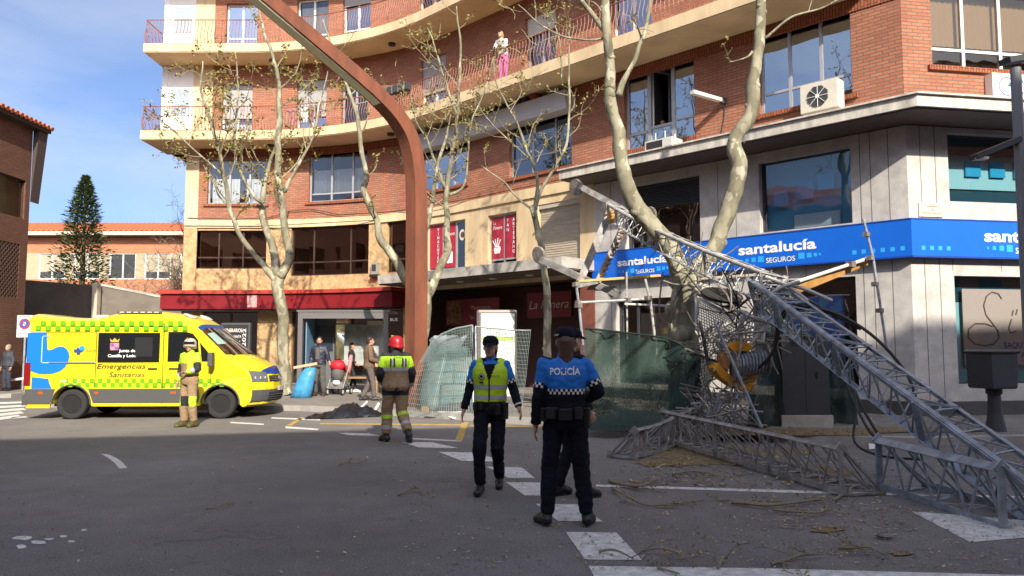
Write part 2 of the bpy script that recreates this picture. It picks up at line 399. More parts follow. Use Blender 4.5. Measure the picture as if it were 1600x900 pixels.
# ================================================================== GROUND
def asphalt_mat():
    m = bpy.data.materials.new('asphalt'); m.use_nodes = True; n, l = m.node_tree.nodes, m.node_tree.links; b = n['Principled BSDF']
    b.inputs['Roughness'].default_value = .88; b.inputs['Specular IOR Level'].default_value = .3
    tc = n.new('ShaderNodeTexCoord')
    def noise_(sc, det, ro=.6):
        z = n.new('ShaderNodeTexNoise'); z.inputs['Scale'].default_value = sc; z.inputs['Detail'].default_value = det; z.inputs['Roughness'].default_value = ro
        l.new(tc.outputs['Object'], z.inputs['Vector']); return z
    a = noise_(.35, 6); f = noise_(70, 2); g = noise_(2.4, 5, .7)
    def rng(src, lo, hi, fmin=.3, fmax=.7):
        r = n.new('ShaderNodeMapRange'); r.inputs[1].default_value = fmin; r.inputs[2].default_value = fmax; r.inputs[3].default_value = lo; r.inputs[4].default_value = hi
        l.new(src.outputs[0], r.inputs[0]); return r
    def mul(x, y):
        k = n.new('ShaderNodeMath'); k.operation = 'MULTIPLY'; l.new(x.outputs[0], k.inputs[0]); l.new(y.outputs[0], k.inputs[1]); return k
    k = mul(mul(rng(a, .82, 1.15), rng(f, .58, 1.5)), rng(g, .88, 1.10))
    mx = n.new('ShaderNodeMix'); mx.data_type = 'RGBA'; mx.blend_type = 'MULTIPLY'; mx.inputs[0].default_value = 1; mx.inputs[6].default_value = (.182, .171, .160, 1)
    l.new(k.outputs[0], mx.inputs[7])
    dn = noise_(1.3, 3); dv = n.new('ShaderNodeVectorMath'); dv.operation = 'MULTIPLY_ADD'; dv.inputs[1].default_value = (1.2, 1.2, 0); l.new(dn.outputs['Color'], dv.inputs[0]); l.new(tc.outputs['Object'], dv.inputs[2])
    ck = n.new('ShaderNodeTexVoronoi'); ck.feature = 'DISTANCE_TO_EDGE'; ck.inputs['Scale'].default_value = .22; l.new(dv.outputs[0], ck.inputs['Vector'])
    cm_ = n.new('ShaderNodeMapRange'); cm_.inputs[1].default_value = .0006; cm_.inputs[2].default_value = .0026; cm_.inputs[3].default_value = .8; cm_.inputs[4].default_value = 1; l.new(ck.outputs['Distance'], cm_.inputs[0])
    wr = noise_(.12, 2); k2 = mul(mul(k, cm_), rng(wr, .88, 1.12, .4, .6)); l.new(k2.outputs[0], mx.inputs[7])
    vo = n.new('ShaderNodeTexVoronoi'); vo.inputs['Scale'].default_value = 16; l.new(tc.outputs['Object'], vo.inputs['Vector'])
    st = n.new('ShaderNodeMath'); st.operation = 'LESS_THAN'; st.inputs[1].default_value = .085; l.new(vo.outputs['Distance'], st.inputs[0])
    sp = n.new('ShaderNodeSeparateColor'); l.new(vo.outputs['Color'], sp.inputs[0])
    s2 = n.new('ShaderNodeMath'); s2.operation = 'GREATER_THAN'; s2.inputs[1].default_value = .66; l.new(sp.outputs[0], s2.inputs[0])
    pr = mul(st, s2)
    m2 = n.new('ShaderNodeMix'); m2.data_type = 'RGBA'; l.new(pr.outputs[0], m2.inputs[0]); l.new(mx.outputs[2], m2.inputs[6]); m2.inputs[7].default_value = (.34, .32, .29, 1)
    l.new(m2.outputs[2], b.inputs['Base Color'])
    bp = n.new('ShaderNodeBump'); bp.inputs['Strength'].default_value = .35; bp.inputs['Distance'].default_value = .01; l.new(f.outputs[0], bp.inputs['Height']); l.new(bp.outputs[0], b.inputs['Normal'])
    return m
asphalt = asphalt_mat()
g = MB(); g.face([(-300, -200, 0), (300, -200, 0), (300, 400, 0), (-300, 400, 0)]); structure('road', g, asphalt)
paving = brick_mat('pavement_tiles', (.245, .225, .20), (.21, .195, .172), (.14, .13, .12), w=.4, h=.4, ms=.012, bump=.15)
kerb_m = M('kerb_stone', (.33, .32, .30), .8, var=.2, scale=3)
# kerb line of the pavement in front of the corner building
KERB = [(-40, 23.5), (-22, 22.6), (-15.0, 21.2), (-12.6, 19.9), (-10, 19.35), (-5.2, 18.7), (-3.2, 17.7), (-1.2, 16.5), (1.8, 14.4), (4.6, 12.55), (6.6, 12.25), (11, 12.9), (25, 15.3), (45, 18.7)]
KERB_END = [(45, 40), (20, 70), (-12.9, 70), (-12.9, 44), (-40, 44)]
def pave(name, line, back, z=.125):
    mb = MB(); loop = line + back
    mb.face([(x, y, z) for x, y in loop], 0, [(x, y) for x, y in loop]); o = structure(name, mb, paving)
    kb = MB()
    ins = []
    for i, (x, y) in enumerate(line):
        a = V(line[max(i - 1, 0)]); b = V(line[min(i + 1, len(line) - 1)]); t = (b - a).normalized(); ins.append((x - t.y * .16, y + t.x * .16))
    for i in range(len(line) - 1):
        p, q, p2, q2 = line[i], line[i + 1], ins[i], ins[i + 1]
        kb.face([(p[0], p[1], 0), (q[0], q[1], 0), (q[0], q[1], z), (p[0], p[1], z)])
        kb.face([(p[0], p[1], z), (q[0], q[1], z), (q2[0], q2[1], z + .006), (p2[0], p2[1], z + .006)])
        kb.face([(p2[0], p2[1], z + .006), (q2[0], q2[1], z + .006), (q2[0], q2[1], z - .05), (p2[0], p2[1], z - .05)])
    structure('kerb', kb, kerb_m)
pave('pavement', [k for k in KERB if k[0] > -13] , [(45, 60), (-12.8, 60), (-12.8, 22)])
pave('pavement', [(-60, 18.2), (-17.2, 22.0), (-15.4, 23.4), (-15.2, 60)], [(-60, 60)])

mark_m = M('road_paint', (.80, .79, .75), .75, var=.12, scale=11, detail=12, dirt=(.42, .41, .39))
mark_y = M('yellow_road_paint', (.52, .34, .07), .75, var=.3, scale=6, dirt=(.32, .22, .07))
mk = MB()
def gm(pts, m=0, z=.004): mk.face([G(x, y, z) for x, y in pts], m)
gm([(884, 831), (963, 832), (1003, 875), (914, 874)]); gm([(837, 787), (905, 788), (942, 815), (872, 814)])
gm([(790, 753), (848, 754), (868, 775), (820, 774)]); gm([(760, 729), (815, 730), (836, 747), (795, 747)])
gm([(685, 706), (742, 707), (790, 721), (722, 720)]); gm([(628, 691), (675, 691), (716, 700), (655, 699)])
gm([(528, 676), (575, 677), (594, 681), (545, 680)]); gm([(640, 684), (720, 688), (720, 690), (638, 686)])
gm([(920, 884), (1200, 888), (1620, 899), (1620, 925), (940, 925)])
gm([(931, 757), (1240, 766), (1620, 776), (1620, 779), (1240, 770), (931, 760)])
gm([(1424, 799), (1520, 806), (1625, 815), (1625, 838), (1516, 847)])
cv = [(158, 709), (170, 710), (181, 715), (191, 722), (199, 731), (186, 732), (180, 724), (170, 716)]
gm(cv)
gm([(360, 659), (412, 662), (412, 664), (360, 661)]); gm([(424, 652), (500, 655), (500, 657), (424, 654)]); gm([(446, 666), (498, 670), (496, 672), (446, 669)])
gm([(470, 652), (476, 652), (456, 665), (447, 665)], 1); gm([(722, 660), (732, 660), (722, 689), (711, 688)], 1)
gm([(500, 661), (720, 663), (720, 665), (500, 663)], 1); gm([(735, 664), (930, 668), (930, 670), (735, 666)], 1)
for i in range(5):
    y0 = 627 + i * 5.2; w = 2.3 + i * .25
    gm([(-20, y0 + 2 + i * 1.2), (44 + i * 2 - i * 6, y0), (50 + i * 2 - i * 6, y0 + w), (-20, y0 + w + 3 + i * 1.2)])
gm([(18, 652), (40, 650), (44, 652), (20, 654)])
for (x, y, w, h) in ((36, 841, 34, 7), (60, 847, 30, 6), (34, 854, 18, 7), (76, 842, 20, 4), (100, 838, 16, 4), (112, 846, 12, 4), (132, 828, 12, 3)):
    rr = random.Random(x); pl = []
    for k in range(9):
        a = 2 * math.pi * k / 9; q = rr.uniform(.6, 1.1); pl.append((x + w / 2 * math.cos(a) * q, y - h / 2 * math.sin(a) * q))
    gm(pl[::-1])
structure('road_markings', mk, [mark_m, mark_y])
for o in bpy.data.objects:
    if o.name.startswith('road_markings'):
        bm = bmesh.new(); bm.from_mesh(o.data)
        for f in bm.faces:
            if f.normal.z < 0: f.normal_flip()
        bm.to_mesh(o.data); bm.free()

# ================================================================== BUILDING ACROSS THE STREET (behind the camera, shades the crossing)
bb = thing('apartment_block', 'long red brick block across the street whose shadow covers the crossing', 'building', (0, -20, 0), world=True)
def roofpt(qx, qy, h): k = h / math.tan(R(SUN_EL)); return (qx + math.sin(R(SUN_AZ)) * k, qy - math.cos(R(SUN_AZ)) * k)
HB, HB2 = 17.0, 18.3
fa = roofpt(-9, 13.0, HB); fb = roofpt(-4.7, 14.05, HB); sl = (fb[1] - fa[1]) / (fb[0] - fa[0])
fy = lambda x: fa[1] + (x - fa[0]) * sl
XS = roofpt(4.2, 16, HB2)[0]
wb = MB(); wn_ = MB()
for (x0, x1, h) in ((-70, XS, HB), (XS, 40, HB2)):
    y0, y1 = fy(x0), fy(x1); L = math.hypot(x1 - x0, y1 - y0)
    wb.face([(x1, y1, 0), (x0, y0, 0), (x0, y0, h), (x1, y1, h)], 0, [(0, 0), (L, 0), (L, h), (0, h)])
    wb.face([(x0, y0, 0), (x0, y0 - 14, 0), (x0, y0 - 14, h), (x0, y0, h)], 0, [(0, 0), (14, 0), (14, h), (0, h)])
    wb.face([(x1, y1 - 14, 0), (x1, y1, 0), (x1, y1, h), (x1, y1 - 14, h)], 0, [(0, 0), (14, 0), (14, h), (0, h)])
    wb.face([(x0, y0 - 14, 0), (x1, y1 - 14, 0), (x1, y1 - 14, h), (x0, y0 - 14, h)], 0, [(0, 0), (L, 0), (L, h), (0, h)])
    wb.face([(x0, y0, h), (x0, y0 - 14, h), (x1, y1 - 14, h), (x1, y1, h)], 1)
    t = V((x1 - x0, y1 - y0, 0)).normalized(); nn = V((-t.y, t.x, 0)); k = 2.0
    while k < L - 2:
        for z in (1.2, 4.4, 7.5, 10.6):
            c = V((x0, y0, 0)) + t * k
            wn_.obox(c + nn * .03 + V((0, 0, z + .8)), t * .8, nn * .04, V((0, 0, .8)))
        k += 3.2
wb.build('wall', [brick_school, concrete], bb)
wn_.build('window', M('street_window', (.04, .05, .06), .1), bb)

# ================================================================== CORNER BUILDING
ST_T = 6.35
cb = thing('apartment_building', 'curved brick apartment building with ochre balconies and grey stone corner ground floor', 'building', (-4, 30, 0), world=True)
SR = L2 + 9.0
F1 = [(.84, 3.22, 7.28, 9.08), (5.0, 7.6, 7.3, 9.38), (10.12, 12.6, 7.28, 9.3), (14.72, 17.44, 7.1, 9.4), (19.42, 21.72, 7.15, 9.45), (23.55, 25.8, 7.3, 9.45), (L2 + .72, L2 + 3.6, 7.72, 9.7), (L2 + 4.6, L2 + 7.4, 7.72, 9.7)]
F2 = [(1.32, 2.56, 9.95, 12.2), (4.4, 5.7, 9.95, 12.3), (6.36, 7.58, 9.95, 12.3), (10.16, 11.46, 9.95, 12.3), (15.46, 16.8, 9.95, 12.3), (19.0, 20.4, 9.95, 12.3), (22.6, 24.2, 9.95, 12.3), (L2 + 1.2, L2 + 3.4, 10.9, 12.3)]
F3 = [(1.4, 2.68, 13.4, 15.6), (4.34, 5.72, 13.4, 15.7), (6.36, 7.66, 13.4, 15.7), (10.0, 11.4, 13.4, 15.7), (15.4, 16.8, 13.4, 15.7), (19.0, 20.4, 13.4, 15.7), (22.6, 24.2, 13.4, 15.7), (L2 + 1.2, L2 + 3.4, 14.2, 15.7)]
F4 = [(a, b, c + 3.45, d + 3.4) for a, b, c, d in F3]
wm = MB()
BR, SO, OC, TA, STO, RD_, MAR, PLI = range(8)
wmats = [brick, brick_soldier, ochre, tan_rough, stone, red_dark, maroon, stone_dark]
# brick storeys
wm.fwall(.5, SR, 6.62, 9.55, F1, 0, .22, BR)
wm.fwall(.95, SR, 9.55, 13.0, F2, 0, .25, BR); wm.fwall(.95, SR, 13.0, 16.5, F3, 0, .25, BR); wm.fwall(.95, SR, 16.5, 20.2, F4, 0, .25, BR)
# ochre corner pier and its return, white gallery above
wm.fbox(-.02, .5, 6.3, 9.55, -.5, .05, OC); wm.fbox(-.02, .5, 0, 6.3, -.5, .06, TA)
wm.fbox(.16, .95, 9.55, 20.2, -.5, .04, OC)
# mezzanine
BW = [(.42, 3.28, 4.66, 6.2), (4.3, 7.72, 4.36, 6.3), (8.58, 9.9, 4.36, 6.3)]
SHOP = [(.8, 3.0, .5, 2.95), (4.4, 6.3, .12, 2.95), (6.9, 9.4, .12, 2.95)]
wm.fwall(.5, 9.9, 0, 6.3, BW + SHOP, 0, .22, TA)
PW = [(10.54, 12.54, 4.3, 6.02), (13.7, 15.06, 4.3, 5.98), (16.02, 17.74, 4.1, 6.04)]
wm.fwall(9.9, 18.3, 3.6, 6.3, PW, 0, .25, OC)
wm.fbox(0.5, 18.3, 6.3, 6.62, -.1, .06, OC)
# recessed entrance bay
wm.fwall(9.9, 18.2, 0, 3.7, [(16.9, 18.0, .12, 2.9)], -2.2, .3, MAR)
for s_, k in ((9.9, 0), (18.2, 1)):
    q = [FP(s_, 0, 0), FP(s_, 0, -2.2), FP(s_, 3.7, -2.2), FP(s_, 3.7, 0)]
    wm.face(q if not k else q[::-1], MAR)
# stone corner
STW = [(19.4, 21.82, 4.3, 6.1), (23.48, 25.7, 4.36, 6.1), (19.05, 21.2, .55, 2.9), (23.2, 25.72, .62, 3.15), (L2 + 1.0, L2 + 3.4, 4.72, 6.24), (L2 + 4.4, L2 + 8.4, 4.72, 6.24), (L2 + 1.02, L2 + 4.2, .78, 3.1), (L2 + 5.2, L2 + 8.4, .78, 3.1)]
wm.fwall(18.3, SR, .42, ST_T, STW, 0, .3, STO)
wm.fbox(18.3, SR, 0, .42, -.3, .03, PLI)
q = [FP(18.3, 0, 0), FP(18.3, 0, -.4), FP(18.3, ST_T + .3, -.4), FP(18.3, ST_T + .3, 0)]; wm.face(q, STO)
# brick column at the entrance
wm.fbox(17.75, 18.28, 0, 3.75, -.5, .03, RD_)
# left side, right return, back, roof
e = [FP(-1.1, 0, 0), V((-14.2, 44, 0)), V((18, 44, 0)), FP(SR, 0, 0)]
for i, (z0, z1) in enumerate(((0, 9.55), (9.55, 20.2))):
    a = FP(0 if i == 0 else -1.1, 0, 0); b = V((a.x, 44, 0))
    wm.face([b + V((0, 0, z0)), a + V((0, 0, z0)), a + V((0, 0, z1)), b + V((0, 0, z1))], BR, [(0, z0), (14, z0), (14, z1), (0, z1)])
a = FP(SR, 0, 0); b = V((a.x, 44, 0))
wm.face([a, b, b + V((0, 0, 20.2)), a + V((0, 0, 20.2))], BR, [(0, 0), (26, 0), (26, 20), (0, 20)])
wm.face([b, V((-14.2, 44, 0)), V((-14.2, 44, 20.2)), b + V((0, 0, 20.2))], BR, [(0, 0), (30, 0), (30, 20), (0, 20)])
roofl = [FP(s_, 20.2, 0) for s_ in scuts(-1.1, SR)] + [V((a.x, 44, 20.2)), V((-14.2, 44, 20.2))]
wm.face(roofl, STO)
wm.build('wall', wmats, cb)
mb = MB(); mb.fbox(-1.1, .16, 9.95, 20.2, -.4, .0); mb.fbox(-1.12, -.9, 9.95, 20.2, -.4, .03)
gal = mb.build('gallery', white_paint, cb)
for z in (10.0, 13.45): mb = MB(); mb.fbox(-.7, .0, z + .9, z + 2.0, -.1, .02); mb.build('pane', M('gallery_pane', (.30, .36, .42), .15), gal)
# soldier course under the first balcony
mb = MB(); mb.fbox(.5, L2, 9.2, 9.5, -.05, .025)
# stone joints drawn as thin dark strips set 2 mm proud
mb.build('soldier_course', brick_soldier, cb)
mb = MB()
for s_ in (18.9, 22.35, 22.85, 26.12, 26.5, L2 + .32, L2 + .68, 25.9): mb.fbox(s_ - .008, s_ + .008, .43, ST_T, -.01, .003)
for s_ in (19.2, 20.6, 23.4, 24.6, 25.8, L2 + 1.0, L2 + 2.2, L2 + 3.4):
    mb.fbox(s_ - .006, s_ + .006, 3.2, 3.48, -.01, .003)
mb.build('cladding_joint', M('dark_joint', (.12, .115, .11), .9), cb)

# ---- windows
brown_in = M('brown_blind', (.26, .19, .155), .8, var=.15, scale=1.5)
g_tan = glass_mat('tan_glass', (.7, .62, .5), .12, (.72, .64, .54))
def window(s0, s1, z0, z1, frame=alu, glass=g_dark, muls=(), transom=None, dep=.16, back=None, backz=None, fw=.06, sill=True, backm=None, name='window', backd=.5, label=None, lining=None):
    f = MB()
    f.fbox(s0, s0 + fw, z0, z1, -dep - .05, -dep + .03); f.fbox(s1 - fw, s1, z0, z1, -dep - .05, -dep + .03)
    f.fbox(s0 + fw, s1 - fw, z0, z0 + fw, -dep - .05, -dep + .03); f.fbox(s0 + fw, s1 - fw, z1 - fw, z1, -dep - .05, -dep + .03)
    for k in muls: f.fbox(s0 + (s1 - s0) * k - fw * .6, s0 + (s1 - s0) * k + fw * .6, z0 + fw, z1 - fw, -dep - .045, -dep + .035)
    ks = [fw / (s1 - s0)] + list(muls) + [1 - fw / (s1 - s0)]
    if transom:
        for i in range(len(ks) - 1):
            f.fbox(s0 + (s1 - s0) * ks[i] + fw * .6, s0 + (s1 - s0) * ks[i + 1] - fw * .6, z0 + (z1 - z0) * transom - .03, z0 + (z1 - z0) * transom + .03, -dep - .04, -dep + .03)
    w = f.build(name, frame, cb)
    if label: w['label'] = label
    p = MB(); c = scuts(s0 + .02, s1 - .02)
    for i in range(len(c) - 1): p.face([FP(c[i], z0 + .02, -dep), FP(c[i + 1], z0 + .02, -dep), FP(c[i + 1], z1 - .02, -dep), FP(c[i], z1 - .02, -dep)])
    p.build('pane', glass, w)
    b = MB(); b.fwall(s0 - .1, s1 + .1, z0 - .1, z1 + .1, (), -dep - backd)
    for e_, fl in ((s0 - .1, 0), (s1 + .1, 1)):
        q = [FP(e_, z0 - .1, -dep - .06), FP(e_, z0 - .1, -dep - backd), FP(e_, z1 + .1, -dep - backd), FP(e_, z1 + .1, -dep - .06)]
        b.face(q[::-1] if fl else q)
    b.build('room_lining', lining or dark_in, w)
    if back:
        b = MB(); lo, hi = backz or (0, 1)
        for (k0, k1) in back:
            a_, b_ = s0 + (s1 - s0) * k0, s0 + (s1 - s0) * k1; cs = scuts(a_, b_); n_ = max(2, int((b_ - a_) / .07))
            cs = [a_ + (b_ - a_) * i / n_ for i in range(n_ + 1)]
            for i in range(n_):
                o0, o1 = -dep - .16 - .02 * (i % 2), -dep - .16 - .02 * ((i + 1) % 2)
                za, zb = z0 + (z1 - z0) * lo, z0 + (z1 - z0) * hi
                b.face([FP(cs[i], za, o0), FP(cs[i + 1], za, o1), FP(cs[i + 1], zb, o1), FP(cs[i], zb, o0)])
        b.build('curtain', backm or blind, w)
    if sill:
        b = MB(); b.fbox(s0 - .12, s1 + .12, z0 - .11, z0 - .002, -.12, .07); b.build('sill', brick_soldier, w)
    return w
window(*F1[0], glass=g_clear, muls=(.36, .7), back=((0.04, .5), (.62, .96)), backz=(.05, .6))
window(*F1[1], glass=g_clear, muls=(.36, .72), transom=.16, back=((.03, .97),), backz=(.2, .64))
window(*F1[2], glass=g_skytint, muls=(.3, .68), transom=.28)
window(*F1[3], glass=g_dark, muls=(.36, .72), transom=.25)
wo = window(F1[4][0], F1[4][0] + .78, F1[4][2], F1[4][3], glass=g_skytint, transom=.2, sill=False)
window(F1[4][1] - .75, F1[4][1], F1[4][2], F1[4][3], glass=g_skytint, transom=.26, sill=False)
wo = MB(); a0, a1 = F1[4][0] + .78, F1[4][1] - .75; z0, z1 = F1[4][2], F1[4][3]
wo.fbox(a0, a0 + .05, z0, z1, -.21, -.13); wo.fbox(a1 - .05, a1, z0, z1, -.21, -.13); wo.fbox(a0 + .05, a1 - .05, z1 - .06, z1, -.21, -.13)
wo.fbox(a0 + .05, a1 - .05, z0 + .5, z0 + .57, -.21, -.13); wo.fbox(a0 + .05, a1 - .05, z0, z0 + .05, -.21, -.13)
w_open = wo.build('window', alu, cb); w_open['label'] = 'window whose middle sash stands open'
p = MB(); p.fwall(a0 + .05, a1 - .05, z0 + .05, z0 + .5, (), -.17); p.build('pane', g_skytint, w_open)
p = MB(); p.bar(FP(a0 + .06, z0 + .6, -.24), FP(a0 + .06, z1 - .08, -.24), .05); p.bar(FP(a0 + .25, z0 + .6, -.75), FP(a0 + .25, z1 - .08, -.75), .05)
p.bar(FP(a0 + .06, z0 + .6, -.24), FP(a0 + .25, z0 + .6, -.75), .05); p.bar(FP(a0 + .06, z1 - .1, -.24), FP(a0 + .25, z1 - .1, -.75), .05); p.build('sash', alu, w_open)
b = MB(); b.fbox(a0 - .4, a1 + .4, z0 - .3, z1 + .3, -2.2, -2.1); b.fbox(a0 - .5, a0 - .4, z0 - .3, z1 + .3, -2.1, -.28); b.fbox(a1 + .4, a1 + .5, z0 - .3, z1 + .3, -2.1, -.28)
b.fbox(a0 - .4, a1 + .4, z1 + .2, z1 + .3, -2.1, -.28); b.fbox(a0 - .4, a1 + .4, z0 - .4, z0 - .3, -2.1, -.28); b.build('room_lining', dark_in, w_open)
b = MB(); b.fbox(F1[4][0] - .1, F1[4][1] + .1, z0 - .11, z0 - .002, -.12, .07); b.build('sill', brick_soldier, w_open)
window(F1[5][0], F1[5][1], F1[5][2], F1[5][3], glass=g_skytint, muls=(.33, .67), transom=.24)
window(*F1[6], frame=white_paint, glass=g_tan, muls=(.31, .64), transom=.22, back=((.03, .97),), backz=(.3, .96), backm=M('beige_blind', (.40, .35, .27), .8))
window(*F1[7], frame=white_paint, glass=g_tan, muls=(.33, .66), transom=.22, back=((.03, .97),), backz=(.3, .96), backm=MATS['beige_blind'])
sh_kind = {0: (.62, shutter_grey), 1: (.62, shutter_grey), 3: (.55, shutter_grey), 4: (.25, cream_m)}
for fl, FF in enumerate((F2, F3, F4)):
    for i, h in enumerate(FF):
        fr = white_paint if i not in (2, 4) or fl else alu
        w = window(*h, frame=fr, glass=g_skytint if (i + fl) % 2 else g_clear, muls=(.5,), transom=.35 if fl else None, dep=.2, sill=False, back=((.05, .95),) if (i * 3 + fl) % 4 in (0, 3) else None, backz=(.02, .9), name='balcony_door' if i < 7 else 'window')
        b = MB(); k = sh_kind.get(i, (0, None)) if fl == 0 else ((.0, None) if (i + fl) % 3 else (.2, shutter_grey))
        if k[1]:
            zt = h[3]; zb = h[3] - (h[3] - h[2]) * k[0]; z = zt
            while z > zb:
                b.fbox(h[0] + .02, h[1] - .02, z - .052, z, -.13, -.105); z -= .056
            b.build('roller_shutter', k[1], w)
# mezzanine: brown tinted strips, poster windows, roller shutter
window(*BW[0], frame=brown_alu, lining=brown_in, backd=.2, glass=g_brown, muls=(.32, .66), transom=.0001 + .3, sill=False, fw=.05)
window(*BW[1], frame=brown_alu, lining=brown_in, backd=.2, glass=g_brown, muls=(.27, .74), transom=.28, sill=False, fw=.05)
window(*BW[2], frame=brown_alu, lining=brown_in, backd=.2, glass=g_brown, muls=(.62,), transom=.26, sill=False, fw=.05)
window(*PW[0], frame=alu, glass=g_clear, muls=(.36, .70), transom=None, sill=False)
window(*PW[1], frame=alu, glass=g_clear, muls=(.5,), transom=.1, sill=False)
b = MB(); z = PW[2][3]
b.fbox(PW[2][0], PW[2][1], PW[2][3] - .14, PW[2][3], -.12, -.03)
while z > PW[2][2] + .05:
    b.fbox(PW[2][0] + .03, PW[2][1] - .03, z - .07, z, -.15, -.12); b.fbox(PW[2][0] + .03, PW[2][1] - .03, z - .02, z, -.12, -.105); z -= .075
b.build('roller_shutter', M('weathered_shutter', (.46, .41, .33), .7, var=.25, scale=4, stretch=(.5, .5, 5)), cb)
for i, h in enumerate(SHOP): window(*h, frame=brown_alu, glass=g_dark, muls=(.5,), sill=False, name='shop_window')
window(16.9, 18.0, .12, 2.9, frame=brown_alu, glass=g_dark, sill=False, name='entrance_door') if False else None
b = MB(); b.fbox(16.9, 18.0, .12, 2.9, -2.52, -2.45); dr = b.build('door', dark_in, cb)
b = MB()
for k in range(5): b.fbox(16.92, 17.4, .9 + k * .38, .94 + k * .38, -2.45, -2.42)
b.fbox(17.4, 17.45, .12, 2.9, -2.45, -2.4); b.build('grille', alu, dr)
# stone storey windows
w = window(*STW[0], frame=anthracite, glass=g_dark, sill=False, muls=(.02,), dep=.22)
b = MB()
for k in range(11): b.fbox(19.46, 21.76, 5.42 + k * .058, 5.45 + k * .058, -.2, -.15)
b.build('louvre', anthracite, w)
w = window(*STW[1], frame=anthracite, glass=glass_mat('office_glass', (.7, .85, 1), .10, (.66, .80, .90), most=.4), sill=False, dep=.2, fw=.04)
b = MB()
for (a_, z_, k) in ((.12, 5.0, .36), (.38, 5.1, .42), (.62, 5.25, .38)): b.fbox(23.48 + a_ * 2.2, 23.48 + a_ * 2.2 + k, z_, z_ + k, -.27, -.23)
b.build('hanging_square', cyan_sq, w)
b = MB(); b.fbox(23.5, 25.68, 4.38, 6.08, -.42, -.40); b.fbox(24.2, 25.3, 4.4, 4.75, -.36, -.34, 1); b.build('backing_panel', [M('blue_panel', (.15, .40, .54), .5), blind], w)
for (h, sq) in ((STW[4], 1), (STW[5], 1)):
    w = window(*h, frame=anthracite, glass=g_clear, sill=False, dep=.2, fw=.04)
    b = MB(); b.fbox(h[0] + .02, h[1] - .02, h[2] + .34, h[3] - .42, -.30, -.28); b.fbox(h[0] + .02, h[1] - .02, h[2] + .02, h[2] + .335, -.34, -.32, 1); b.fbox(h[0] + .02, h[1] - .02, h[3] - .415, h[3], -.34, -.32, 1); b.build('backing_panel', [teal_panel, teal_deep], w)
    b = MB(); k = h[0] + .62
    while k < h[1] - .4:
        b.fbox(k, k + .38, h[2] + .62, h[2] + .97, -.265, -.225); k += .62
    b.build('hanging_square', cyan_sq, w)
for h in (STW[6], STW[7]):
    w = window(*h, frame=anthracite, glass=g_clear, sill=False, dep=.2, fw=.04)
    b = MB(); b.fbox(h[0] + .02, h[1] - .02, h[2] + .02, h[3] - .55, -.36, -.34); b.fbox(h[0] + .02, h[1] - .02, h[3] - .53, h[3], -.36, -.34, 1); b.build('backing_panel', [teal_panel, teal_deep], w)
w = window(*STW[2], frame=anthracite, glass=g_clear, sill=False, muls=(.3,), dep=.2)
b = MB(); b.fbox(19.75, 21.1, .6, 2.5, -.26, -.24); b.build('backing_panel', M('mauve_panel', (.27, .21, .20), .6), w)
w = window(*STW[3], frame=anthracite, glass=g_clear, sill=False, dep=.2, fw=.05)
b = MB(); b.fbox(23.25, 25.35, .65, 2.75, -.26, -.24); adb = b.build('backing_panel', M('royal_blue_panel', (.015, .17, .70), .5), w)
b = MB()
for k in range(16):                                             # sunburst rays printed on the blue poster
    a_ = R(12 + k * 20); cx, cz = 24.5, 2.0
    def cl(s_, z_): return (min(max(s_, 23.27), 25.33), min(max(z_, .68), 2.73))
    p1 = cl(cx + math.cos(a_) * 2, cz + math.sin(a_) * 2); p2 = cl(cx + math.cos(a_ + R(9)) * 2, cz + math.sin(a_ + R(9)) * 2)
    b.face([FP(cx, cz, -.236), FP(*p1, -.236), FP(*p2, -.236)])
b.build('poster_rays', M('bright_blue_ray', (.04, .34, .85), .5), w)
text('DÚPLICES', FP(23.5, 1.95, -.23), FT(24), V((0, 0, 1)), .18, lettering, 'lettering', w, bold=.02)

# ---- balconies
BAL_E = 26.2
for zb in (9.52, 12.98, 16.42):
    mb = MB(); mb.fbox(-1.25, BAL_E, zb + .03, zb + .36, -.1, 1.4); bo = mb.build('balcony', [ochre], cb)
    mb = MB(); mb.fbox(-1.24, BAL_E - .01, zb, zb + .027, -.9, 1.37); mb.build('soffit', soffit_m, bo)
    for s_ in (3.6, 9.2): mb = MB(); mb.tube([FP(s_, zb - .002, .6), FP(s_, zb - .08, .6)], .14, 12); mb.build('ceiling_lamp', anthracite, bo)
    mb = MB(); zf = zb + .36; prof = [(1.30, .03), (1.33, .12), (1.40, .28), (1.40, .42), (1.33, .62), (1.29, .8), (1.30, .98)]
    s_ = -1.2
    while s_ < BAL_E - .05:
        mb.tube([FP(s_, zf + z, o) for o, z in prof], .0115, 4, cap=False); s_ += .135
    cs = scuts(-1.23, BAL_E - .02)
    for (o, z, r) in ((1.30, .98, .022), (1.31, .04, .014)):
        mb.tube([FP(c, zf + z, o) for c in cs], r, 5)
    for (e_, sg) in ((-1.22, -1), (BAL_E - .04, 1)):
        for o in [k * .135 + .02 for k in range(10)]:
            mb.tube([FP(e_, zf + z, o) + FT(e_) * sg * (q - 1.30) for q, z in prof], .0085, 4, cap=False)
        mb.tube([FP(e_, zf + .98, 0), FP(e_, zf + .98, 1.3)], .022, 5); mb.tube([FP(e_, zf + .04, 0), FP(e_, zf + .04, 1.3)], .014, 5)
    k = -1.2
    while k < BAL_E:
        mb.bar(FP(k, zf, 1.3), FP(k, zf + .98, 1.3), .028); k += 2.7
    mb.build('railing', rail_m, bo)
mb = MB(); mb.fbox(-1.3, SR, 20.2, 20.5, -.3, .5); mb.build('roof_cornice', ochre, cb)
# ---- ledge round the stone corner
mb = MB(); mb.fbox(17.9, SR, 6.37, 6.40, -.1, 1.02, 1); mb.fbox(17.88, SR, 6.402, 6.64, -.1, 1.1, 0); mb.fbox(17.86, SR, 6.642, 6.68, -.1, 1.16, 0); mb.build('corner_ledge', [ledge_edge, ledge_under], cb)
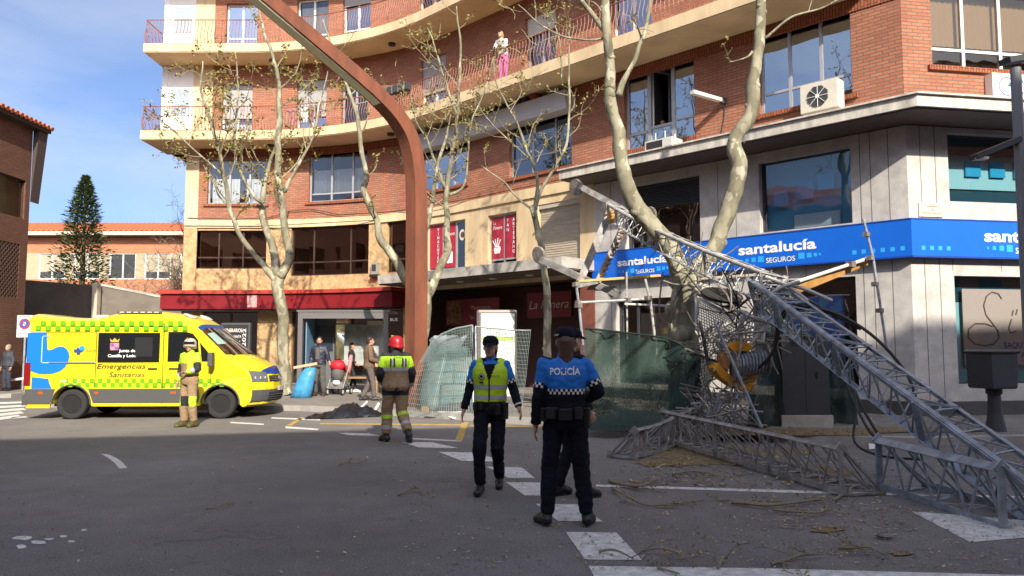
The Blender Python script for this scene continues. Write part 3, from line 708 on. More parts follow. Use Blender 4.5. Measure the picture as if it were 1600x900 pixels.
# ---- entrance canopy
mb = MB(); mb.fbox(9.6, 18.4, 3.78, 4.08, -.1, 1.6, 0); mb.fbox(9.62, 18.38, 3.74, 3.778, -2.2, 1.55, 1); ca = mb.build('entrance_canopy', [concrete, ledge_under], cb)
for s_ in (11.5, 13.2, 14.8, 16.4): mb = MB(); mb.tube([FP(s_, 3.742, .8), FP(s_, 3.71, .8)], .12, 12); mb.build('downlight', white_paint, ca)
# ---- awning case over the two middle windows
mb = MB(); mb.fbox(9.7, 17.6, 8.72, 9.3, .0, .48); aw = mb.build('awning', M('pale_grey_awning', (.50, .51, .53), .6, var=.08, scale=2), cb)
mb = MB(); mb.fbox(-.55, 9.5, 3.02, 3.58, .05, .75, 0); mb.fbox(-.6, 9.55, 3.60, 3.74, .0, .85, 1); mb.fbox(-.5, 9.45, 2.96, 3.02, .1, .7, 2)
ra = mb.build('shop_fascia', [red_fascia, M('red_fascia_top', (.38, .04, .03), .5, var=.1), dark_in], cb)
mb = MB(); mb.fbox(2.85, 3.25, 3.08, 3.54, .75, .757); mb.build('poster', M('faded_sticker', (.55, .30, .30), .6, var=.5, scale=9), ra)
# cables clipped along the facade
mb = MB()
for (pts) in ([(.1, 6.7), (2, 6.64), (3.4, 6.7), (4.2, 6.95), (5.2, 7.0), (6.4, 6.72), (9, 6.66), (13, 6.68), (18, 6.69)], [(4.2, 6.95), (4.1, 6.5), (4.15, 6.35)], [(0, 6.38), (3, 6.36), (8, 6.4)]):
    mb.tube([FP(s_, z_, .075) for s_, z_ in pts], .014, 5)
mb.build('facade_cable', cable_m, cb)

# ================================================================== SIGNS AND FIXTURES ON THE CORNER BUILDING
sb = thing('shop_sign', 'long bright blue insurance sign band wrapping the stone corner, white lettering', 'sign', FP(22, 3.5, .1), world=True)
mb = MB(); mb.fbox(18.32, L2 + 8.8, 3.5, 4.27, .012, .16); mb.build('sign_band', sign_blue, sb)
mb = MB(); mb.fbox(18.32, L2 + 8.8, 3.46, 3.497, .012, .2); mb.fbox(18.32, L2 + 8.8, 4.272, 4.30, .012, .17); mb.build('sign_edge', M('sign_edge_blue', (.004, .05, .30), .5), sb)
def slogo(s_, k, parent):
    t = FT(s_); up = V((0, 0, 1))
    text('santalucía', FP(s_, 3.84, .165), t, up, .25 * k, lettering, 'lettering', parent, width=1.95 * k, bold=.028)
    text('SEGUROS', FP(s_ + .72 * k, 3.59, .165), t, up, .125 * k, lettering, 'lettering', parent, width=.72 * k, bold=.008)
    for q, w_ in ((.05, .05), (.18, .08), (.34, .11), (.51, .145), (1.52, .145), (1.72, .11), (1.88, .08), (2.0, .05)):
        m_ = MB(); m_.obox(FP(s_ + q * k + w_ / 2 * k, 3.60 + .09 * k, .163), t * (w_ / 2 * k), FN(s_) * .002, up * (w_ / 2 * k)); m_.build('sign_square', sign_cyan, parent)
slogo(22.98, 1.0, sb); slogo(19.25, .86, sb); slogo(L2 + 1.66, 1.05, sb)
for k in [L2 - 1.15 + k * .2 for k in range(6)] + [L2 + .14 + k * .2 for k in range(4)]:
    mb = MB(); mb.fbox(k, k + .09, 3.62, 3.71, .158, .163); mb.build('sign_square', sign_cyan, sb)

pl = thing('street_plaque', 'small cream stone street name plaque beside the stone corner', 'plaque', FP(27.4, 4.5, 0), world=True)
mb = MB(); mb.fbox(27.1, 27.68, 4.36, 4.66, .004, .03); mb.build('plate', M('cream_stone', (.66, .60, .46), .6, var=.1, scale=8), pl)
for i, t_ in enumerate(('AVENIDA', 'DE', 'VICTOR GALLEGO')): text(t_, FP(27.42, 4.565 - i * .075, .032), FT(27.4), V((0, 0, 1)), .045, M('brown_lettering', (.16, .10, .06), .6), 'lettering', pl, align='CENTER')

po = thing('wall_sign', 'white rectangular office sign box on brick above the corner ledge', 'sign', FP(L2 + 2.4, 7.2, 0), world=True)
mb = MB(); mb.fbox(L2 + 2.0, L2 + 4.4, 6.98, 7.56, .01, .22); mb.build('box', white_paint, po)
mb = MB(); cc = FP(L2 + 2.36, 7.27, .223); t = FT(L2 + 2)
ring = [cc + t * math.cos(a_) * .2 + V((0, 0, math.sin(a_) * .2)) for a_ in [2 * math.pi * i / 24 for i in range(25)]]; mb.tube(ring, .012, 4)
mb.bar(cc - t * .12 - V((0, 0, .14)), cc + t * .12 + V((0, 0, .14)), .012); mb.face([cc, cc + t * .12 + V((0, 0, .0)), cc + t * .12 + V((0, 0, .13))]); mb.build('emblem', M('slate_blue', (.05, .16, .30), .5), po)
text('ASESORIA', FP(L2 + 2.66, 7.33, .225), t, V((0, 0, 1)), .15, MATS['slate_blue'], 'lettering', po); text('NOROESTE', FP(L2 + 2.66, 7.09, .225), t, V((0, 0, 1)), .15, MATS['slate_blue'], 'lettering', po)

ac = thing('air_conditioner', 'cream air conditioner unit with round fan grille on brick above the ledge', 'air conditioner', FP(25.0, 7.1, .3), world=True)
t = FT(25); n_ = FN(25); up = V((0, 0, 1)); c0 = FP(25.25, 7.25, .36)
mb = MB(); mb.obox(c0, t * .43, n_ * .19, up * .33); mb.build('casing', M('cream_casing', (.60, .57, .49), .5, var=.08), ac, merge=True, bevel=.015)
mb = MB(); fc = c0 + n_ * .2 - t * .02
mb.loft([[fc + n_ * d + t * math.cos(a_) * .25 + up * math.sin(a_) * .25 for a_ in [2 * math.pi * (i + .5) / 8 for i in range(8)]] for d in (0, .006)]); mb.build('fan_opening', anthracite, ac)
mb = MB()
for i in range(4):
    a_ = math.pi * i / 4; d = t * math.cos(a_) * .24 + up * math.sin(a_) * .24; mb.bar(fc + n_ * .014 - d, fc + n_ * .014 + d, .02, .008)
mb.obox(fc + n_ * .02, t * .04, n_ * .008, up * .04); mb.build('fan_grille', white_paint, ac)
mb = MB()
for q in (-.3, .3): mb.bar(c0 + t * q - n_ * .36 - up * .35, c0 + t * q + n_ * .15 - up * .35, .04); 
mb.build('bracket', cream_m, ac)
ac2 = thing('air_conditioner', 'low grey air conditioner half hidden behind the ledge under the open window', 'air conditioner', FP(21.1, 6.68, .5), world=True)
c0 = FP(21.1, 6.86, .55); t = FT(21); n_ = FN(21)
mb = MB(); mb.obox(c0, t * .42, n_ * .26, up * .16); mb.build('casing', M('pale_casing', (.52, .52, .48), .5, var=.1), ac2, merge=True, bevel=.01)
mb = MB(); mb.obox(c0 + n_ * .262 - t * .12, t * .25, n_ * .006, up * .12); mb.build('fan_opening', dark_in, ac2)
mb = MB()
for q in (-.25, .05, .35): mb.bar(c0 + t * q + up * .16, c0 + t * q + up * .42, .03)
mb.build('bracket', steel_pale, ac2)

fl = thing('wall_lamp', 'slim white tube lamp jutting from brick beside the open window', 'lamp', FP(22.6, 7.9, 0), world=True)
a_ = FP(22.62, 7.86, .02); b_ = FP(22.35, 7.9, 1.15)
mb = MB(); mb.bar(a_ + (b_ - a_) * .14, b_, .13, .09); mb.build('lamp_housing', cream_m, fl)
mb = MB(); mb.bar(a_, a_ + (b_ - a_) * .14, .11, .14); mb.tube([a_, a_ + V((0, 0, -.4)) + FT(22) * -.03, a_ + V((0, 0, -1.1)) - FT(22) * .2], .01, 5); mb.build('bracket', anthracite, fl)
bx = thing('junction_box', 'small white box on the brick above the ochre band', 'box', FP(18.6, 6.9, 0), world=True)
mb = MB(); mb.fbox(18.5, 18.62, 6.84, 7.0, .002, .08); mb.build('casing', white_paint, bx)
mb = MB(); mb.fbox(18.56, 18.58, 6.66, 6.838, .01, .03); mb.build('conduit', cable_m, bx)
sp = thing('wall_speaker', 'grey intercom box on the tan wall beside the brown windows', 'box', FP(8.1, 4.3, 0), world=True)
mb = MB(); mb.fbox(7.98, 8.26, 4.3, 4.75, .003, .2); mb.build('casing', M('grey_casing', (.30, .28, .25), .5), sp); mb = MB(); mb.fbox(8.02, 8.22, 4.42, 4.68, .2, .205); mb.build('face_plate', anthracite, sp)
mb = MB(); mb.fbox(7.94, 8.3, 4.2, 4.298, .003, .24); mb.build('bracket', dark_in, sp)

# red shop posters in the mezzanine windows
def poster(s0, s1, z0, z1, label, o=-.13):
    p_ = thing('window_poster', label, 'poster', FP((s0 + s1) / 2, z0, o), world=True)
    m_ = MB(); m_.fbox(s0, s1, z0, z1, o, o + .006); m_.build('sheet', redpost, p_); return p_
def vtext(p_, txt, s_, zt, o, h, step):
    for i, ch in enumerate(txt):
        text(ch, FP(s_, zt - i * step, o), FT(s_), up, h, lettering, 'lettering', p_, align='CENTER', bold=.02)
p_ = poster(10.58, 11.22, 4.4, 5.98, 'red poster with vertical wine shop lettering in the mezzanine window'); vtext(p_, 'VINACOTECA', 11.0, 5.76, -.12, .105, .148)
p_ = poster(11.30, 11.90, 4.4, 5.98, 'red poster with handwritten lettering beside a bottle picture'); text('La\nPanera', FP(11.36, 5.72, -.12), FT(11.5), V((0, 0, 1)), .13, lettering, 'lettering', p_, shear=.3)
mb = MB(); mb.fbox(11.45, 11.75, 4.55, 4.95, -.124, -.12); mb.build('printed_picture', lettering, p_)
p_ = poster(13.76, 14.34, 4.5, 5.9, 'red poster showing a white bread basket under handwritten lettering'); text('La\nPanera', FP(13.82, 5.66, -.12), FT(14), V((0, 0, 1)), .12, lettering, 'lettering', p_, shear=.3)
mb = MB(); c_ = FP(14.04, 4.82, -.118); t = FT(14)
mb.prism([(-.16, .0), (-.12, -.14), (.12, -.14), (.16, 0), (.13, .1), (-.13, .1)], c_, t, up, .003)
for a_, L_ in ((-.5, .3), (-.2, .36), (.1, .4), (.4, .32)): mb.bar(c_ + up * .08 + t * a_ * .12, c_ + up * (.08 + L_ * .75) + t * a_ * .4, .06, .004)
mb.build('printed_picture', lettering, p_)
p_ = poster(14.40, 15.02, 4.5, 5.9, 'red poster with two columns of vertical bakery lettering'); vtext(p_, 'PAN', 14.54, 5.7, -.12, .11, .16); vtext(p_, 'ARTESANO', 14.82, 5.7, -.12, .11, .15)
p_ = thing('window_sticker', 'round pale sticker on the glass right of the red posters', 'sticker', FP(12.2, 5.5, -.13), world=True)
mb = MB(); c_ = FP(12.26, 5.5, -.13); t = FT(12)
mb.loft([[c_ + FN(12) * d + t * math.cos(a_) * .17 + up * math.sin(a_) * .2 for a_ in [2 * math.pi * i / 16 for i in range(16)]] for d in (0, .006)]); mb.build('disc', cream_m, p_)
mb = MB(); mb.loft([[c_ + FN(12) * d + t * math.cos(a_) * .1 + up * (math.sin(a_) * .11) for a_ in [2 * math.pi * i / 16 for i in range(16)]] for d in (.006, .009)]); mb.build('printed_picture', M('brown_print', (.10, .06, .04), .6), p_)
# shop signs under the canopy
p_ = thing('shop_sign', 'dark red sign with a food picture under the entrance canopy', 'sign', FP(11.5, 2.5, -2), world=True)
mb = MB(); mb.fbox(10.5, 13.1, 2.35, 3.3, -1.2, -1.1); mb.build('board', M('sign_red', (.22, .02, .035), .5), p_)
mb = MB(); mb.fbox(10.55, 11.25, 2.4, 3.25, -1.098, -1.09); mb.build('printed_picture', M('food_picture', (.25, .12, .07), .6, var=.9, scale=7), p_)
text('Vinacoteca', FP(12.15, 2.9, -1.09), FT(12), up, .17, M('sign_cream', (.6, .5, .45), .5), 'lettering', p_, align='CENTER'); text('Pan Artesano', FP(12.15, 2.55, -1.09), FT(12), up, .17, MATS['sign_cream'], 'lettering', p_, align='CENTER')
p_ = thing('shop_sign', 'narrow dark sign with pale capitals under the red food sign', 'sign', FP(11.5, 2, -2), world=True)
mb = MB(); mb.fbox(10.6, 13.0, 2.0, 2.25, -1.2, -1.12); mb.build('board', M('sign_grey', (.12, .13, .13), .5), p_); text('PAN DE PORTUGAL', FP(10.75, 2.06, -1.115), FT(12), up, .13, lettering, 'lettering', p_)
p_ = thing('shop_sign', 'wine red sign with cream script behind the recycling display', 'sign', FP(14.5, 2.6, -2), world=True)
mb = MB(); mb.fbox(14.1, 16.1, 2.55, 3.4, -1.6, -1.5); mb.build('board', MATS['sign_red'], p_); text('La Panera', FP(14.2, 2.85, -1.49), FT(15), up, .3, MATS['sign_cream'], 'lettering', p_, shear=.3, width=1.8)
p_ = thing('notice', 'small yellow notice box on the dark entrance wall', 'notice', FP(16.1, 1.9, -2), world=True)
mb = MB(); mb.fbox(16.0, 16.35, 2.05, 2.35, -2.19, -2.1); mb.build('box', M('notice_yellow', (.6, .42, .02), .5), p_)
mb = MB(); mb.fbox(16.03, 16.32, 2.26, 2.30, -2.1, -2.096); mb.build('slot', dark_in, p_)
p_ = thing('notice', 'pale paper notices stuck on the red entrance wall by the thin tree', 'notice', FP(16.3, 1, -2), world=True)
mb = MB(); mb.fbox(16.15, 16.5, .9, 1.45, -2.198, -2.19); mb.fbox(16.1, 16.55, 1.5, 1.9, -2.198, -2.19); mb.build('sheet', M('paper_cream', (.62, .56, .42), .7), p_)
mb = MB()
for k in range(6): mb.fbox(16.2, 16.45, 1.0 + k * .065, 1.02 + k * .065, -2.19, -2.187)
mb.build('printing', M('grey_print', (.25, .22, .2), .7), p_)
# posters in the stone corner's street windows
p_ = thing('window_poster', 'large pinkish poster with a hand drawn word in the corner window', 'poster', FP(L2 + 2.6, 1.2, -.1), world=True)
t = FT(L2 + 2); u0 = L2 + 1.4
mb = MB(); mb.fbox(u0, u0 + 2.7, 1.18, 2.84, -.26, -.24); mb.build('sheet', M('poster_pink', (.64, .53, .48), .7), p_)
def hand(pts, w=.016):
    m_ = MB(); m_.tube([FP(u0 + a_, 1.18 + b_, -.235) for a_, b_ in pts], w, 5); m_.build('lettering', M('pencil_brown', (.20, .15, .13), .7), p_)
hand([(.98, 1.45), (.9, 1.56), (.75, 1.6), (.6, 1.5), (.52, 1.3), (.56, 1.1), (.72, .9), (.84, .75), (.86, .58), (.72, .45), (.5, .42), (.25, .46), (.1, .6), (.12, .78), (.3, .9), (.55, .9), (.72, .84)])
hand([(1.2, 1.0), (1.12, .8), (1.16, .7), (1.3, .74)]); hand([(1.26, 1.2), (1.22, 1.08)]); hand([(1.36, 1.22), (1.32, 1.1)])
for i, t_ in enumerate(('QUE', 'SAQUES TU CASA', 'A TU FAMILIA')): text(t_, FP(u0 + (1.62, .98, 1.4)[i], 1.18 + (.55, .37, .16)[i], -.235), t, up, .13, M('print_blue', (.03, .10, .45), .6), 'lettering', p_, bold=.02)

# things on the balconies
zf = 9.88
def plant(name, s_, o, z, h, n, label, spread=.25, m=None):
    p_ = thing(name, label, 'plant', FP(s_, z, o), world=True); rr = random.Random(int(s_ * 100)); m_ = MB(); st = MB()
    for i in range(n):
        a_ = rr.uniform(0, 6.28); c_ = FP(s_, z + .2 + rr.random() * h, o) + V((math.cos(a_), math.sin(a_), 0)) * spread * rr.random() ** .5
        d = V((rr.gauss(0, 1), rr.gauss(0, 1), rr.gauss(0, 1))).normalized() * .05; e_ = d.cross(V((rr.gauss(0, 1), rr.gauss(0, 1), 1))).normalized() * .025
        m_.face([c_ - d, c_ + e_, c_ + d, c_ - e_])
    m_.build('foliage', m or M('balcony_leaves', (.07, .12, .03), .6, var=.5, scale=8), p_)
    st.loft([[FP(s_, z + zz, o) + V((math.cos(a_) * r, math.sin(a_) * r, 0)) for a_ in [2 * math.pi * i / 10 for i in range(10)]] for zz, r in ((0, .1), (.22, .15))]); st.build('pot', M('dark_pot', (.05, .045, .04), .7), p_)
plant('potted_plant', 10.0, .9, zf, 1.1, 160, 'tall leafy pot plant left of the shuttered balcony door')
plant('potted_plant', 11.0, 1.1, zf, .8, 120, 'bushy pot plant behind the railing at the shuttered balcony door', .3, M('dry_leaves', (.16, .15, .06), .6, var=.5, scale=8))
tb = thing('planter_box', 'dark planter trough hung on the lower balcony railing', 'planter', FP(10.3, zf + .7, 1.4), world=True)
mb = MB(); mb.fbox(9.35, 11.1, zf + .72, zf + .98, 1.36, 1.58); mb.build('trough', anthracite, tb, bevel=.01)
mb = MB()
for k in range(5): mb.fbox(9.5 + k * .36, 9.53 + k * .36, zf + .70, zf + 1.0, 1.33, 1.60)
mb.build('hook', steel_old, tb)
cl = thing('laundry', 'clothes and towels drying behind the lower balcony railing', 'laundry', FP(5.2, zf, 1), world=True)
for i, (a_, w_, h_, cc_) in enumerate(((4.5, .55, .7, (.35, .18, .16)), (5.15, .3, .6, (.65, .63, .62)), (5.5, .25, .65, (.22, .1, .12)), (5.8, .3, .5, (.12, .06, .10)))):
    m_ = MB(); nn_ = 8
    rows = [[FP(a_ + w_ * j / nn_, zf + .95 - h_ * k / 5, 1.05 + .03 * math.sin(j * 1.7 + k * .6 + i)) for j in range(nn_ + 1)] for k in range(6)]
    m_.loft(rows, cap=False, closed=False); m_.build('garment', M('cloth_%s' % 'abcd'[i], cc_, .9, var=.2), cl)
mb = MB(); mb.tube([FP(4.3, zf + .96, 1.05), FP(6.2, zf + .96, 1.05)], .006, 4); mb.build('clothes_line', cable_m, cl)
pp = thing('planter_box', 'row of dark flower pots on top of the pale awning case', 'planter', FP(15, 9.3, .3), world=True)
mb = MB(); rr = random.Random(3)
for k in range(6): mb.ball(FP(14.1 + k * .34, 9.4, .32), (.15, .14, .13), 8, 5)
mb.build('pot', M('dark_pot', (.05, .045, .04), .7), pp)
mb = MB(); mb.ball(FP(16.2, 9.45, .3), (.2, .14, .17), 8, 5); mb.build('flower_pot', M('red_pot', (.30, .05, .05), .6), pp)
# ================================================================== OTHER BUILDINGS AND WALLS
roof_tile = M('roof_tile', (.38, .125, .06), .85, var=.35, scale=9, bump=.5, bscale=12, dirt=(.25, .08, .045))
lb = thing('brick_building', 'dark brown brick building with tiled eaves beside the far street', 'building', (-17, 20, 0), world=True)
WX, WY = -16.8, 26.0; EZ = 9.15
pts = lambda y0, y1, z0, z1: [(WX, y0, z0), (WX, y1, z0), (WX, y1, z1), (WX, y0, z1)]
LW = [(12.0, 15.0, 5.95, 7.3), (17.0, 20.0, 5.95, 7.3), (21.8, 25.75, 5.95, 7.28)]
LS = (24.6, 25.6, 3.2, 5.05)
wm = MB()
ys = sorted({2.0, WY, LS[0], LS[1]} | {v for h in LW for v in h[:2]}); zs = sorted({0, EZ, LS[2], LS[3]} | {v for h in LW for v in h[2:]})
for i in range(len(ys) - 1):
    for j in range(len(zs) - 1):
        a, b, c, d = ys[i], ys[i + 1], zs[j], zs[j + 1]; u, w = (a + b) / 2, (c + d) / 2
        if any(h[0] < u < h[1] and h[2] < w < h[3] for h in LW + [LS]): continue
        wm.face(pts(a, b, c, d), 0, [(a, c), (b, c), (b, d), (a, d)])
for h in LW + [LS]:
    for e_ in h[:2]: wm.face([(WX, e_, h[2]), (WX - .25, e_, h[2]), (WX - .25, e_, h[3]), (WX, e_, h[3])], 0, [(0, h[2]), (.25, h[2]), (.25, h[3]), (0, h[3])])
    for e_ in h[2:]: wm.face([(WX, h[0], e_), (WX, h[1], e_), (WX - .25, h[1], e_), (WX - .25, h[0], e_)], 0)
wm.face([(WX, WY, 0), (WX - 14, WY, 0), (WX - 14, WY, EZ), (WX, WY, EZ)], 0, [(0, 0), (14, 0), (14, EZ), (0, EZ)])
wm.face([(WX - 14, 2, 0), (WX, 2, 0), (WX, 2, EZ), (WX - 14, 2, EZ)], 0, [(0, 0), (14, 0), (14, EZ), (0, EZ)])
wm.face([(WX - 14, WY, 0), (WX - 14, 2, 0), (WX - 14, 2, EZ), (WX - 14, WY, EZ)], 0)
wm.build('wall', brick_brown, lb)
fin = MB(); fin.mesh([(WX, WY + .02, 6.6), (WX, WY + .02, EZ), (WX + .22, WY + .02, EZ), (WX, WY + .5, 6.6), (WX, WY + .5, EZ), (WX + .22, WY + .5, EZ)], [(0, 2, 1), (3, 4, 5), (0, 3, 5, 2), (0, 1, 4, 3), (1, 2, 5, 4)]); fin.build('eave_fin', M('dark_eave', (.06, .045, .04), .8), lb)
ef = MB(); ef.mesh([(WX - .1, 1.5, EZ + .002), (WX + .3, 1.5, EZ + .002), (WX + .3, WY + .55, EZ + .002), (WX - .1, WY + .55, EZ + .002), (WX - .1, 1.5, EZ + .12), (WX + .3, 1.5, EZ + .12), (WX + .3, WY + .55, EZ + .12), (WX - .1, WY + .55, EZ + .12)], [(0, 1, 2, 3), (1, 5, 6, 2), (3, 2, 6, 7), (4, 0, 3, 7), (5, 1, 0, 4)]); ef.build('eave', M('dark_eave', (.06, .045, .04), .8), lb)
rf = MB(); rf.face([(WX + .35, 1.4, EZ + .12), (WX + .35, WY + .6, EZ + .12), (WX - 7, WY + .6, EZ + 2.6), (WX - 7, 1.4, EZ + 2.6)]); rf.face([(WX - 7, 1.4, EZ + 2.6), (WX - 7, WY + .6, EZ + 2.6), (WX - 14.5, WY + .6, EZ + .12), (WX - 14.5, 1.4, EZ + .12)])
y = 1.5
while y < WY + .5:                                              # the barrel tiles' open ends along the eave
    rf.tube([(WX + .4, y, EZ + .15), (WX - 3, y, EZ + 1.36)], .085, 6, cap=True); y += .24
rf.build('roof', roof_tile, lb)
for h in LW:
    f = MB(); x = WX - .1
    for y_ in (h[0], (h[0] + h[1]) / 2, h[1]): f.box((x, y_, (h[2] + h[3]) / 2), (.06, .06, h[3] - h[2]))
    for z_ in (h[2], h[3]): f.box((x, (h[0] + h[1]) / 2, z_), (.05, h[1] - h[0], .06))
    w = f.build('window', brown_alu, lb)
    f = MB(); f.face([(x - .02, h[0], h[2]), (x - .02, h[1], h[2]), (x - .02, h[1], h[3]), (x - .02, h[0], h[3])]); f.build('pane', g_tan, w)
    f = MB(); f.face([(x - .14, h[0], h[2]), (x - .14, h[1], h[2]), (x - .14, h[1], h[3]), (x - .14, h[0], h[3])]); f.build('curtain', M('beige_curtain', (.46, .43, .35), .8, var=.1, scale=3), w)
f = MB(); r_ = 0; z = LS[2]
while z < LS[3] - .05:                                          # brick screen laid with open joints
    y = LS[0] + (.0 if r_ % 2 else .09)
    while y < LS[1] - .03:
        f.box((WX - .06, min(y + .05, LS[1] - .05), z + .045), (.1, .09, .085)); y += .18
    z += .088; r_ += 1
f.build('brick_screen', brick_brown, lb)
f = MB(); f.box((WX - .22, (LS[0] + LS[1]) / 2, (LS[2] + LS[3]) / 2), (.02, 1.1, 1.95)); f.build('screen_backing', dark_in, lb)

sc = thing('school_building', 'long low brick building with orange tiled roof behind the conifer', 'building', (-20, 50, 0), world=True)
SY = 50.0; ZE = 9.15
wm = MB(); holes = []
x = -31.5
while x < -8: holes.append((x, x + 1.75, 6.0, 7.75)); x += 2.35
xs = sorted({-38.0, -6.0} | {v for h in holes for v in h[:2]})
for i in range(len(xs) - 1):
    for (z0, z1) in ((0, 6.0), (6.0, 7.75), (7.75, ZE)):
        u = (xs[i] + xs[i + 1]) / 2
        if z0 == 6.0 and any(h[0] < u < h[1] for h in holes): continue
        m_ = 0 if z0 != 6.0 else 1
        wm.face([(xs[i], SY, z0), (xs[i + 1], SY, z0), (xs[i + 1], SY, z1), (xs[i], SY, z1)], m_, [(xs[i], z0), (xs[i + 1], z0), (xs[i + 1], z1), (xs[i], z1)])
wm.face([(-6, SY, 0), (-6, SY + 10, 0), (-6, SY + 10, ZE), (-6, SY, ZE)], 0); wm.face([(-38, SY + 10, 0), (-38, SY, 0), (-38, SY, ZE), (-38, SY + 10, ZE)], 0)
wm.build('wall', [brick_school, M('cream_render', (.40, .33, .22), .8, var=.1)], sc)
rf = MB(); rf.face([(-38.6, SY - .7, ZE - .05), (-5.4, SY - .7, ZE - .05), (-5.4, SY + 5, ZE + 1.35), (-38.6, SY + 5, ZE + 1.35)]); rf.face([(-38.6, SY + 5, ZE + 1.35), (-5.4, SY + 5, ZE + 1.35), (-5.4, SY + 10.6, ZE), (-38.6, SY + 10.6, ZE)])
x = -38.5
while x < -5.4: rf.tube([(x, SY - .72, ZE), (x, SY + 5, ZE + 1.4)], .09, 5); x += .34
ro = rf.build('roof', M('orange_roof_tile', (.52, .165, .065), .85, var=.25, scale=6, dirt=(.38, .11, .05)), sc)
rf = MB(); rf.box((-22, SY - .55, ZE - .17), (33.2, .5, .22)); rf.build('eave', M('cream_eave', (.62, .56, .45), .7), sc)
for cx in (-22.3, -14.4):
    f = MB(); f.box((cx, SY + 3.2, ZE + 1.3), (.8, .8, 1.5)); f.box((cx, SY + 3.2, ZE + 2.0), (1.0, 1.0, .14)); f.build('chimney', M('chimney_render', (.55, .42, .28), .8, var=.2), ro)
for i, h in enumerate(holes):
    f = MB()
    for z_ in (6.03, 7.72): f.box(((h[0] + h[1]) / 2, SY + .1, z_), (1.75, .08, .08))
    for x_ in (h[0] + .03, (h[0] + h[1]) / 2, h[1] - .03): f.box((x_, SY + .1, 6.87), (.07, .08, 1.62))
    w = f.build('window', white_paint, sc)
    f = MB(); f.face([(h[0], SY + .14, 6), (h[1], SY + .14, 6), (h[1], SY + .14, 7.75), (h[0], SY + .14, 7.75)]); f.build('pane', M('school_pane', (.05, .055, .06), .08), w)
    if i % 3 != 2:
        f = MB(); f.face([(h[0] + .06, SY + .12, 6.5), (h[1] - .06, SY + .12, 6.5), (h[1] - .06, SY + .12, 7.7), (h[0] + .06, SY + .12, 7.7)]); f.build('roller_blind', M('cream_blind', (.38, .33, .24), .7), w)

bw = thing('boundary_wall', 'tall dark concrete garden wall in front of the conifer', 'wall', (-19, 32, 0), world=True)
mb = MB(); A_ = AT(36, 437, 31); A2 = AT(148, 446, 34); mb.loft([[(p.x, p.y, 0), (p.x, p.y, z_), (p.x + .1, p.y + .3, z_), (p.x + .1, p.y + .3, 0)] for p, z_ in ((A_, A_.z), (A2, A2.z))])
mb.build('wall_face', M('dark_concrete', (.105, .095, .085), .9, var=.25, scale=1.5, bump=.2), bw)
mb = MB(); mb.box((A2.x + .12, A2.y - .05, A2.z / 2 + .05), (.24, .3, A2.z + .1)); mb.build('end_pillar', M('pale_pillar', (.52, .46, .36), .8, var=.15), bw)
b2 = thing('boundary_wall', 'lighter sloping concrete garden wall running up to the ochre building', 'wall', (-17, 36, 0), world=True)
mb = MB(); A_ = AT(151, 445, 34.2); A2 = AT(250, 465, 35.5); A3 = AT(292, 466, 36); mb.loft([[(p.x, p.y, 0), (p.x, p.y, p.z), (p.x + .05, p.y + .3, p.z), (p.x + .05, p.y + .3, 0)] for p in (A_, A2, A3)])
mb.build('wall_face', M('brown_concrete', (.17, .15, .125), .9, var=.25, scale=1.5, bump=.2), b2)
mb = MB(); mb.loft([[(p.x - .02, p.y - .05, p.z + .003), (p.x - .02, p.y - .05, p.z + .09), (p.x + .07, p.y + .35, p.z + .09), (p.x + .07, p.y + .35, p.z + .003)] for p in (A_, A2, A3)]); mb.build('coping', concrete, b2)

